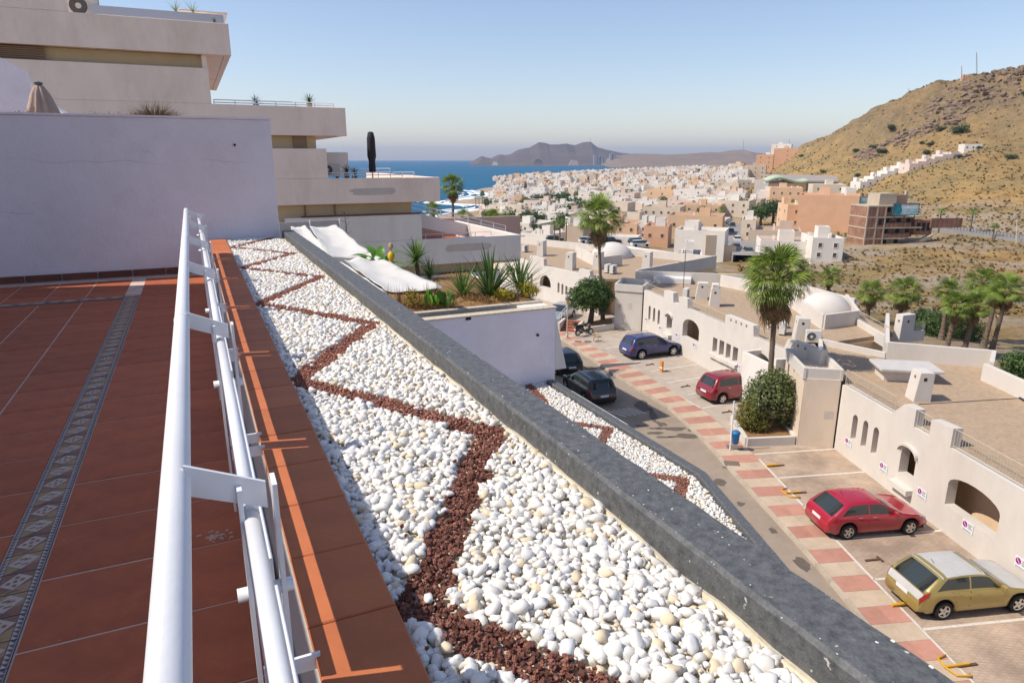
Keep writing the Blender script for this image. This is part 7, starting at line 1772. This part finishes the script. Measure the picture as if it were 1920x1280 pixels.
for i, (x, y, z) in enumerate(cand):
    c, st_, w_, d_, h_, yaw, ro = specs(); z0 = z - .3
    zone = 'in the near part of the town' if y < 330 else 'in the middle of the town'
    if i < 255:
        t = thing('town_house', '%s flat roofed %s storey house %s' % (cnames[c], ['one', 'two', 'three'][st_ - 1], zone), 'house', (x, y, z0), yaw, '%s %s storey houses %s' % (cnames[c], ['one', 'two', 'three'][st_ - 1], zone))
        q = MB(PW[t.name]); pbox_(q, w_, d_, -3, h_, .8)
        if tr_.random() < .7: pbox_(q, tr_.uniform(2, 3.2), tr_.uniform(2, 3.2), h_ - .8, h_ + 1.7, .2, .12, tr_.uniform(-.25, .25) * w_, tr_.uniform(-.2, .25) * d_)
        if tr_.random() < .5: pbox_(q, w_ * .5, d_ * .6, -3, max(2.6, h_ - 3), .6, .2, -w_ * .6 * tr_.choice((-1, 1)), -d_ * .2)
        for k in range(tr_.randrange(2, 6)): q.cbox((tr_.uniform(-.4, .4) * w_, tr_.uniform(-.4, .4) * d_, h_ - .8), (tr_.uniform(.3, 1.3), tr_.uniform(.3, 1.0), tr_.uniform(.9, 1.8)), 0)
        q.build('walls', [wc[c], rf[ro]], t)
        rr_ = random.Random(i); windows(t, w_, d_, 0, st_ * 3, tr_.choice((1, 2, 2, 3)), tr_.choice((0, 1, 2)), st_, WIN if c in ('white', 'pink') else WIN2, rr_)
    else:
        M = Matrix.Translation((x, y, z0)) @ Matrix.Rotation(yaw, 4, 'Z'); n0 = len(far_mb.f); far_mb.M = M
        pbox_(far_mb, w_, d_, -3, h_, .8, mr=-1)
        if tr_.random() < .6: pbox_(far_mb, 2.6, 2.6, h_ - .8, h_ + 1.7, .2, .12, tr_.uniform(-.25, .25) * w_, tr_.uniform(-.2, .25) * d_, mr=-1)
        for k in range(n0, len(far_mb.f)): far_mb.mi[k] = palette.index(c) if far_mb.mi[k] == 0 else 6 + rlist.index(ro)
        if y < 900: emb_windows(far_mb, M, w_, d_, st_, tr_, 9)
far_mb.M = None
far_mb.build('distant_town_houses', ALLM, kind='stuff', label='mass of small pale houses filling the far town by the bay')
print('TOWN', len(cand))
# trees in the town
def tree_mesh(seed, m, n=700):
    q = MB(); r = random.Random(seed); bl = [((r.uniform(-.5, .5), r.uniform(-.5, .5), 1.0 + r.uniform(-.2, .4)), (r.uniform(.6, .9), r.uniform(.6, .9), r.uniform(.5, .75))) for _ in range(4)]
    cloud(q, bl, n, .13, seed, .5); o = q.build('crown', m); me = o.data; bpy.data.objects.remove(o)
    q = MB(); q.path([(0, 0, -1), (0, 0, 1)], [.12, .06], 6); o = q.build('trunk', bark2); tm = o.data; bpy.data.objects.remove(o); return me, tm
TREES = [tree_mesh(i, leaf_dark if i % 2 else leaf_tree) for i in range(4)]
def small_tree(label, px, py, Y, s_, k, group=None, sx=1.2):
    p = at(px, py, Y); z = gz(p.x, p.y); z = min(z, p.z) if Y < 400 else z
    s_ *= .62; t = thing('town_tree', label, 'tree', (p.x, p.y, p.z - s_), group=group)
    for nm, me in (('crown', TREES[k % 4][0]), ('trunk', TREES[k % 4][1])): inst(nm, me, t, Matrix.Rotation(k * 1.3, 4, 'Z') @ Matrix.Diagonal((s_ * sx, s_ * sx, s_, 1)), True)
hero_trees = [(988, 415, 240, 4.0, 1.4, 'broad dark green pine left of two in front of the pinkish building'), (1008, 408, 246, 4.2, 1.1, 'taller dark green pine right of two in front of the pinkish building'), (935, 422, 215, 3.6, 1.5, 'light green tree below the cream arcaded building'), (1000, 424, 222, 2.4, 1.1, 'small bright green tree below the pines'), (1015, 428, 218, 2.0, 1.1, 'small round bright bush right below the pines'),
              (975, 392, 400, 5.5, 1.3, 'olive green grove beside the beach houses, front tree'), (985, 380, 430, 5.5, 1.3, 'olive green grove beside the beach houses, back tree'), (1288, 374, 340, 4.0, 1.1, 'round dark tree standing out in the middle of the white houses'), (1380, 366, 400, 4.5, .8, 'pointed dark conifer below the sports hall'), (1402, 360, 390, 4.0, 1.1, 'round green tree right of the pointed conifer'),
              (1428, 396, 230, 5.0, 1.7, 'large spreading green tree beside the peach buildings, left'), (1452, 388, 232, 5.0, 1.4, 'large spreading green tree beside the peach buildings, right'), (1478, 382, 240, 3.6, 1.3, 'dark green tree tucked behind the peach buildings'), (918, 400, 330, 4.5, 1.2, 'yellowish tree at the edge of the beach'), (912, 416, 230, 4, 1.4, 'dark shrubbery tree left of the light green tree'),
              (1345, 442, 170, 2.0, 1.2, 'small green tree beside the side street'), (1635, 392, 225, 2.2, 1.2, 'small tree under the small billboard'), (1612, 385, 228, 2.0, 1.3, 'small tree left under the small billboard'), (890, 420, 150, 3.2, 1.6, 'dark bush mass right of the stepped building'), (965, 432, 180, 2.6, 1.5, 'bush behind the sloping stair rail'), (1352, 455, 160, 2.2, 1.0, 'green shrub by the plain tan gable')]
for k, (px, py, Y, s_, sx, lab) in enumerate(hero_trees): small_tree(lab, px, py, Y, s_, k, None, sx)
for k in range(150):
    px = tr_.uniform(915, 1400) if k % 3 else tr_.uniform(915, 1090); Y = tr_.uniform(240, 1100) if k % 3 else tr_.uniform(230, 520); p = at(px, 350, Y); z = gz(p.x, p.y)
    if z < SEA + 1.5: continue
    t = thing('town_tree', 'small dark tree among the houses of the town', 'tree', (p.x, p.y, z), group='small trees among the town houses'); s_ = tr_.uniform(2.0, 3.3) if k % 3 else tr_.uniform(2.8, 4.6)
    for nm, me in (('crown', TREES[k % 4][0]), ('trunk', TREES[k % 4][1])): inst(nm, me, t, Matrix.Diagonal((s_, s_, s_ * tr_.uniform(.9, 1.5), 1)), True)
for k in range(16):                                             # tall trees along the beach road
    Y = 480 + k * 45; x = shore(Y) + 34 + tr_.uniform(-6, 10); z = gz(x, Y); t = thing('beach_tree', 'tree on the promenade behind the beach', 'tree', (x, Y, z), group='promenade trees behind the beach'); s_ = tr_.uniform(2, 3.6)
    for nm, me in (('crown', TREES[k % 4][0]), ('trunk', TREES[k % 4][1])): inst(nm, me, t, Matrix.Diagonal((s_ * .8, s_ * .8, s_ * 1.5, 1)), True)
# small palms in the town, one shared mesh
q = MB()
for i in range(22):
    el = 1.3 - 1.9 * i / 22; a = i * 2.4; me = FANS[i % 4]; M = Matrix.Translation((0, 0, 5)) @ Matrix.Rotation(a, 4, 'Z') @ Matrix.Rotation(-el, 4, 'Y') @ Matrix.Scale(1.15, 4); q.add([M @ v.co for v in me.vertices], [tuple(f.vertices) for f in me.polygons])
o = q.build('crown', palm_leaf); PCR = o.data; bpy.data.objects.remove(o); q = MB(); q.path([(0, 0, -1), (0, 0, 5)], [.3, .2], 8); o = q.build('trunk', bark); PTR = o.data; bpy.data.objects.remove(o)
for k, (px, py, Y, s_, lab) in enumerate(((1050, 420, 150, .72, 'small palm beside the car park, centre of three'), (1040, 421, 152, .62, 'small palm beside the car park, left of three'), (1062, 416, 156, .6, 'small palm beside the car park, right of three'), (1110, 365, 370, 1.1, 'palm above the crown of the tall slim palm'), (1175, 360, 390, 1.2, 'palm at the left of the row before the hotel'), (1184, 360, 392, 1.2, 'second palm of the row before the hotel'), (1226, 362, 385, 1.1, 'palm right of the row before the hotel'), (1236, 361, 388, 1.1, 'rightmost palm of the row before the hotel'), (1353, 395, 250, 1.0, 'palm in front of the cream four storey block'), (1358, 422, 200, .8, 'dark palm at the side street'),
                                               (892, 370, 560, 1.3, 'thin palm on the beach, left of three'), (898, 371, 556, 1.2, 'thin palm on the beach, middle of three'), (904, 369, 562, 1.3, 'thin palm on the beach, right of three'), (1765, 398, 172, .7, 'small palm by the valley road, left'), (1825, 398, 165, .75, 'small palm by the valley road, right'), (1865, 425, 158, .6, 'bushy palm at the valley road'))):
    p = at(px, py, Y); z = gz(p.x, p.y); s2 = max(s_, (p.z - z) / 5.0)
    t = thing('small_palm', lab, 'palm tree', (p.x, p.y, z), group='small palms in and around the town')
    hgt = (p.z - z) / 5.0
    for nm, me in (('crown', PCR), ('trunk', PTR)):
        if nm == 'crown': inst(nm, me, t, Matrix.Translation((0, 0, p.z - z - 5 * s_)) @ Matrix.Scale(s_, 4), True)
        else: inst(nm, me, t, Matrix.Diagonal((s_, s_, max(.3, hgt), 1)), True)
# parked cars in the side street and on the spur: small bodies with glass
def small_car(label, px, py, Y, yaw, cname, c3, group):
    p = at(px, py, Y); z = gz(p.x, p.y); z = p.z; t = thing('parked_car', label, 'car', (p.x, p.y, z), R(yaw), group); M0 = PW[t.name]
    q = MB(M0); q.add([(-2.1, -.85, .25), (2.1, -.85, .25), (2.1, .85, .25), (-2.1, .85, .25), (-2.05, -.85, .85), (2.05, -.82, .78), (2.05, .82, .78), (-2.05, .85, .85)], [(0, 1, 5, 4), (1, 2, 6, 5), (2, 3, 7, 6), (3, 0, 4, 7), (4, 5, 6, 7)]); q.add([(-1.7, -.68, 1.38), (.5, -.68, 1.42), (.5, .68, 1.42), (-1.7, .68, 1.38), (-2.0, -.8, .86), (1.1, -.8, .84), (1.1, .8, .84), (-2.0, .8, .86)], [(0, 1, 2, 3)]); q.build('body', mat('paint_' + cname, c3, .3, .03, 2, coat=.6), t, bevel=.08)
    q = MB(M0); q.add([(-1.7, -.68, 1.37), (.5, -.68, 1.41), (.5, .68, 1.41), (-1.7, .68, 1.37), (-2.0, -.8, .86), (1.1, -.8, .84), (1.1, .8, .84), (-2.0, .8, .86)], [(0, 4, 5, 1), (1, 5, 6, 2), (2, 6, 7, 3), (3, 7, 4, 0)]); q.build('windows', car_glass, t)
    for xx in (-1.3, 1.3):
        for yy in (-.8, .8): q = MB(M0); q.tube((xx, yy - .1, .31), (xx, yy + .1, .31), .31, n=12); q.build('wheel', rubber, t)
SG = 'cars parked in the side street'
for (px, py, Y, cn, c3, lab) in ((1381, 452, 176, 'street_white', (.7, .7, .7), 'white car in the middle of the side street'), (1379, 466, 160, 'street_dark', (.05, .05, .055), 'dark car in the side street below the white one'), (1402, 474, 152, 'street_green', (.05, .07, .07), 'dark green car at the near end of the side street'), (1369, 436, 200, 'street_blue', (.10, .12, .16), 'blue grey car high up the side street'), (1372, 424, 220, 'street_dark', (.05, .05, .055), 'farthest dark car up the side street')): small_car(lab, px, py, Y, 80, cn, c3, SG)
for (px, py, Y, cn, c3, lab) in ((1102, 455, 160, 'lot_white', (.68, .68, .68), 'white van on the car park left of the tall slim palm'), (1115, 457, 158, 'lot_grey', (.4, .4, .4), 'grey car on the car park beside the white van'), (1145, 455, 160, 'lot_dark', (.05, .05, .06), 'dark car by the white garden wall'), (1200, 462, 150, 'lot_white', (.68, .68, .68), 'white car below the peach house'), (1040, 452, 165, 'lot_dark', (.05, .05, .06), 'dark cars at the left of the car park'), (1195, 457, 156, 'lot_dark', (.05, .05, .06), 'dark car behind the white car below the peach house')): small_car(lab, px, py, Y, 10, cn, c3, 'cars on the car park')
for k, px in enumerate((1798, 1818, 1830, 1848, 1866, 1876, 1888)): small_car('parked car on the crest of the spur, %s from the left' % ['first', 'second', 'third', 'fourth', 'fifth', 'sixth', 'last'][k], px, 296.5 - k * .3, 288, 20, ['crest_dark', 'crest_white'][k == 3], [(.05, .05, .06), (.7, .7, .7)][k == 3], 'cars parked on the crest of the spur')
# side street and valley road
def ribbon(name, pts, wdt, m, lift=.12, n=30):
    q = MB(); P_ = []
    for i in range(len(pts) - 1):
        for k in range(n): f_ = k / n; P_.append(Vector(pts[i]).lerp(Vector(pts[i + 1]), f_))
    P_.append(Vector(pts[-1])); rows = []
    for i, p in enumerate(P_):
        d = (P_[min(i + 1, len(P_) - 1)] - P_[max(0, i - 1)]); d.z = 0; d.normalize(); nn = Vector((-d.y, d.x, 0)) * wdt / 2
        rows.append((p - nn + Vector((0, 0, lift)), p + nn + Vector((0, 0, lift))))
    for (a, b), (c, d) in zip(rows, rows[1:]):
        q.poly([a, b, d, c]); q.poly([a, c, c - Vector((0, 0, 2.5)), a - Vector((0, 0, 2.5))]); q.poly([b, d, d - Vector((0, 0, 2.5)), b - Vector((0, 0, 2.5))])
    return q.build(name, m, kind='structure'), rows
road_grey = mat('road_grey', (.27, .25, .235), .9, .1, .5)
ribbon('side_street', [at(1405, 482, 142), at(1386, 452, 176), at(1376, 428, 215), at(1380, 420, 250)], 6.5, road_grey, .35)
vr, rows = ribbon('valley_road', [at(1755, 425, 176), at(1800, 434, 170), at(1860, 443, 162), at(1925, 452, 154), at(2080, 470, 140)], 6.0, road_grey, .7)
q = MB()
for i in range(0, len(rows) - 1):
    for h_ in (.45, .8): q.tube(rows[i][0] + Vector((0, 0, h_)), rows[i + 1][0] + Vector((0, 0, h_)), .05, n=4, caps=False)
    if i % 3 == 0: q.tube(rows[i][0], rows[i][0] + Vector((0, 0, .9)), .06, n=5)
q.build('guard_rail', AC_D, label='dark guard rail along the valley road', cat='guard rail')
for k, (px, py0, py1, Y) in enumerate(((1907, 450, 405, 152), (1829, 437, 400, 166), (1801, 432, 398, 172), (1763, 425, 380, 178), (1814, 437, 418, 168))):
    a, b = at(px, py0, Y), at(px, py1, Y); t = thing('lamp_post', 'slim lamp post by the valley road, %s of the five' % ['rightmost', 'right of middle', 'left of middle', 'leftmost', 'shortest'][k], 'lamp post', a - Vector((0, 0, 1)), group='lamp posts by the valley road')
    q = MB(); q.tube(a - Vector((0, 0, 1.2)), b, .09, .06, n=6); q.build('pole', AC_W, t); q = MB(); q.cbox(b + Vector((-.35, 0, 0)), (.8, .2, .12)); q.build('lamp_head', AC_W, t)
# masts
for (px, py0, py1, Y, r_, lab) in ((1831, 142, 99, 424, .25, 'tall lattice radio mast on the hilltop'), (1803, 150, 124, 424, .25, 'short mast left of the tall one on the hilltop'), (1704, 182, 166, 445, .2, 'tiny mast on the hill shoulder'), (1480, 272, 261, 585, .25, 'thin mast above the tallest peach building'), (1394, 282, 262, 4150, 1.2, 'faint far mast on the inland hill'), (1107, 266, 258, 4880, 1.2, 'faint far mast on the headland')):
    a, b = at(px, py0 + 4, Y), at(px, py1, Y); q = MB(); hh = b.z - a.z; w_ = hh * .025
    for sx, sy in ((-1, -1), (1, -1), (0, 1)): q.tube(a + Vector((sx * w_, sy * w_, 0)), b + Vector((sx * w_ * .3, sy * w_ * .3, 0)), r_ * .35, n=4)
    for k in range(12): f_ = k / 12; p, p2 = a.lerp(b, f_), a.lerp(b, f_ + .08); q.tube(p + Vector((-w_ * (1 - .7 * f_), -w_ * .8, 0)), p2 + Vector((w_ * (1 - .7 * f_), -w_ * .8, 0)), r_ * .25, n=4)
    q.build('radio_mast', mat('mast_red_grey', (.40, .30, .28), .8, .2, .3), label=lab, cat='mast')
block('small reddish hut on the hilltop beside the mast', 1806, 1818, 140, 150, 424, 4, 'peach', -14, 1, 0, 1, hut=False)
# far port: breakwater, stockpile, plant
pt = thing('breakwater', 'long low breakwater across the bay', 'breakwater', at(1060, 311, 3700)); q = MB(); a, b = at(918, 310.5, 3700), at(1250, 311.5, 3700); q.box(a.x, b.x, 3690, 3720, SEA - 2, SEA + 5); q.build('mole', mat('mole_stone', (.42, .34, .28), .95, .2, .02), pt)
pw_ = thing('power_plant', 'hazy cluster of pale silos and towers of the plant across the bay', 'power plant', at(1140, 300, 4000))
for k, (px, w_, h_) in enumerate(((1113, 7, 11), (1121, 5, 8), (1124, 6, 10), (1132, 4, 8), (1143, 6, 12), (1147, 4, 14), (1151, 5, 10), (1158, 8, 6), (1163, 4, 5), (1176, 6, 3), (1172, 7, 4))):
    a, b = at(px, 301, 4000), at(px + w_, 301 - h_, 4000); q = MB(); q.box(a.x, b.x, 3990, 4020, SEA, b.z); q.build('tower' if h_ > 7 else 'shed', mat('plant_grey', (.34, .32, .31), .9, .1, .01), pw_)
for (px, w_, h_, m, nm, lab) in ((1066, 20, 9, mat('pile_pink', (.36, .28, .25), .95, .1, .02), 'stockpile', 'pale stockpile on the quay across the bay'), (1002, 14, 10, mat('crane_dark', (.06, .06, .065), .9, .2, .02), 'dark_crane', 'dark ship loader on the quay across the bay'), (922, 12, 6, mat('pile_pale', (.40, .37, .35), .95, .1, .02), 'quay_shed', 'pale shed at the tip of the quay')):
    a = at(px, 309, 3760); b = at(px + w_, 309 - h_, 3760); q = MB(); x0_, x1_ = a.x, b.x; zt_ = b.z
    if nm == 'dark_crane':
        for k in range(5): xx = x0_ + (x1_ - x0_) * k / 4; q.box(xx - 1.2, xx + 1.2, 3755, 3760, SEA, zt_ - abs(k - 2) * 3)
        q.box(x0_, x1_, 3752, 3762, zt_ - 12, zt_ - 8); q.box(x0_ + 6, x1_ - 10, 3752, 3762, zt_ - 5, zt_)
    else: q.add([(x0_, 3750, SEA), (x1_, 3750, SEA), (x1_, 3800, SEA), (x0_, 3800, SEA), (x0_ + (x1_ - x0_) * .25, 3765, zt_), (x0_ + (x1_ - x0_) * .8, 3765, zt_ - 3), (x0_ + (x1_ - x0_) * .8, 3785, zt_ - 3), (x0_ + (x1_ - x0_) * .25, 3785, zt_)], [(0, 1, 5, 4), (1, 2, 6, 5), (2, 3, 7, 6), (3, 0, 4, 7), (4, 5, 6, 7)])
    q.build(nm, m, label=lab, cat=nm.replace('_', ' ').split()[-1])

# scrub on the hill and the slope
sc_ = [MB(), MB(), MB()]; N = 9000; rs_ = random.Random(5); pts = []
for k in range(N):
    px = rs_.uniform(1400, 1990); Y = 70 * (600 / 70) ** rs_.random(); x = (px - 960) / 1320 * Y
    if x < 27 and Y < 95: continue
    if Y < 150 and k % 2: continue
    if any((x - f[0]) ** 2 + (Y - f[1]) ** 2 < (f[2] * .8) ** 2 for f in FOOT): continue
    pts.append((x, Y))
# ground height with its relief: look up on the mesh grid
azr = np.radians(azs)
def gz2(x, y):
    a = math.atan2(x, y); r_ = math.hypot(x, y); ia = int(np.clip(np.searchsorted(azr, a) - 1, 0, len(azr) - 2)); ir = int(np.clip(np.searchsorted(rads, r_) - 1, 0, len(rads) - 2))
    u = (a - azr[ia]) / (azr[ia + 1] - azr[ia]); v = (r_ - rads[ir]) / (rads[ir + 1] - rads[ir]); n_ = len(rads)
    g_ = lambda i, j: GZ[i * n_ + j]
    return (g_(ia, ir) * (1 - u) + g_(ia + 1, ir) * u) * (1 - v) + (g_(ia, ir + 1) * (1 - u) + g_(ia + 1, ir + 1) * u) * v
for k, (x, y) in enumerate(pts):
    z = gz2(x, y); s_ = rs_.uniform(.10, .30) * (1 + y / 260); q = sc_[0 if rs_.random() < (.86 if y < 150 else .68) else (1 if rs_.random() < .8 else 2)]
    for j in range(7):
        a = rs_.uniform(0, 6.3); e = rs_.uniform(.2, 1.4); d = Vector((math.cos(a) * math.cos(e), math.sin(a) * math.cos(e), math.sin(e))); sd_ = Vector((-math.sin(a), math.cos(a), 0)) * s_ * .45; c0 = Vector((x, y, z - .05)) + d * s_ * .15
        q.add([c0 - sd_ * .6, c0 + sd_ * .6, c0 + d * s_ + sd_, c0 + d * s_ * 1.05 - sd_], [(0, 1, 2, 3)])
for q, m, nm, lab in zip(sc_, (mat('scrub_straw', (.29, .20, .085), .95, .25, .4), mat('scrub_olive', (.16, .135, .06), .95, .25, .4), mat('scrub_dark', (.085, .085, .04), .95, .25, .4)), ('dry_grass_tufts', 'olive_scrub', 'dark_scrub'), ('straw coloured grass tufts over the dry slope', 'low olive scrub over the hillside', 'low dark scrub over the hillside')): q.build(nm, m, kind='stuff', label=lab)
SHL = ['largest dark shrub on the hill, above the crest houses', 'dark shrub right above the middle of the hill', 'dark shrub at mid hill below the rocks', 'dark shrub lower left of the mid hill', 'leftmost low dark shrub above the sports hall roof', 'small dark shrub in the middle of the hill', 'small dark shrub right of the middle of the hill', 'dark shrub just above the climbing white houses', 'dark shrub above the climbing peach houses', 'dark shrub at the right edge of the hill', 'small dark shrub behind the sports hall roof', 'tiny dark shrub at the right end of the sports hall roof', 'low dark shrub beside the tallest peach building', 'lone shrub on the lower spur at the right', 'dark shrub behind the tiny white crest building', 'tiny dark shrub between the two large hill shrubs']
for k, (px, py, Y, s_) in enumerate(((1800, 262, 360, 5.2), (1762, 250, 375, 3.4), (1670, 250, 425, 3.6), (1640, 268, 415, 3.2), (1604, 280, 420, 2.8), (1697, 266, 395, 2.6), (1745, 274, 365, 2.6), (1650, 297, 385, 3.2), (1738, 288, 345, 3.0), (1917, 226, 372, 3.0), (1542, 327, 400, 2.4), (1608, 329, 350, 1.8), (1500, 315, 500, 2.2), (1890, 318, 270, 2.4), (1835, 282, 330, 2.2), (1728, 274, 372, 1.8))):
    p = at(px, py, Y); z = gz2(p.x, p.y); t = thing('hill_shrub', SHL[k], 'shrub', (p.x, p.y, z), group='dark round shrubs scattered on the hillside')
    inst('crown', TREES[1 if k % 2 else 3][0], t, Matrix.Translation((0, 0, -s_ * .25)) @ Matrix.Rotation(k, 4, 'Z') @ Matrix.Diagonal((s_ * .8, s_ * .8, s_ * .62, 1)), True)
# rock outcrops on the upper hill
rk = MB()
for k in range(420):
    px = rs_.uniform(1620, 1930); py = rs_.uniform(165, 262); Y = 395 + rs_.uniform(-18, 25); p = at(px, py, Y); z = gz2(p.x, p.y)
    V, Fc = LV1[k % 6]; s_ = rs_.uniform(.6, 2.4); M = Matrix.Translation((p.x, p.y, z)) @ Matrix.Rotation(rs_.uniform(0, 6), 4, 'Z') @ Matrix.Diagonal((s_ * 1.3, s_, s_ * .8, 1)); rk.add([M @ Vector(v) for v in V], [tuple(f) for f in Fc])
rk.build('rock_outcrops', mat('outcrop_rock', (.27, .19, .13), .95, c2=(.15, .105, .075), scale=.5), kind='stuff', label='brown rock outcrops on the upper hillside')
# green shrubbery between the palms
for k, (px, py, Y, s_, lab) in enumerate(((1745, 622, 60, 1.9, 'dark green bush left of the tight palm group'), (1800, 632, 60, 1.9, 'dark green bush among the trunks of the tight palm group'), (1912, 685, 46, 1.2, 'green bush at the right edge behind the parapet'), (1735, 605, 64, 1.5, 'rounded green bush behind the roof tower'))):
    p = at(px, py, Y); tree('green_bush', lab, (p.x, p.y, gz(p.x, p.y)), [((0, 0, max(.8, p.z - gz(p.x, p.y))), (s_, s_, s_ * .9)), ((s_ * .6, .2, max(.5, p.z - gz(p.x, p.y) - .4)), (s_ * .7, s_ * .7, s_ * .7))], 2600, .13, leaf_tree, (1, .08, 0, 0), 60 + k, 'bush', None, 2)

# ================================================================== HAZE
hz = MB(); hz.box(-13500, 13500, -13500, 13500, -75, 190)
hm = bpy.data.materials.new('haze_air'); hm.use_nodes = True; t_ = hm.node_tree; t_.nodes.remove(t_.nodes['Principled BSDF'])
pv_ = t_.nodes.new('ShaderNodeVolumePrincipled'); pv_.inputs['Color'].default_value = (.50, .66, .94, 1); pv_.inputs['Density'].default_value = 9.0e-5; pv_.inputs['Anisotropy'].default_value = .2
t_.links.new(pv_.outputs[0], t_.nodes['Material Output'].inputs['Volume'])
HAZE = True
if HAZE: hz.build('haze', hm, kind='stuff', label='thin pale haze over the bay')
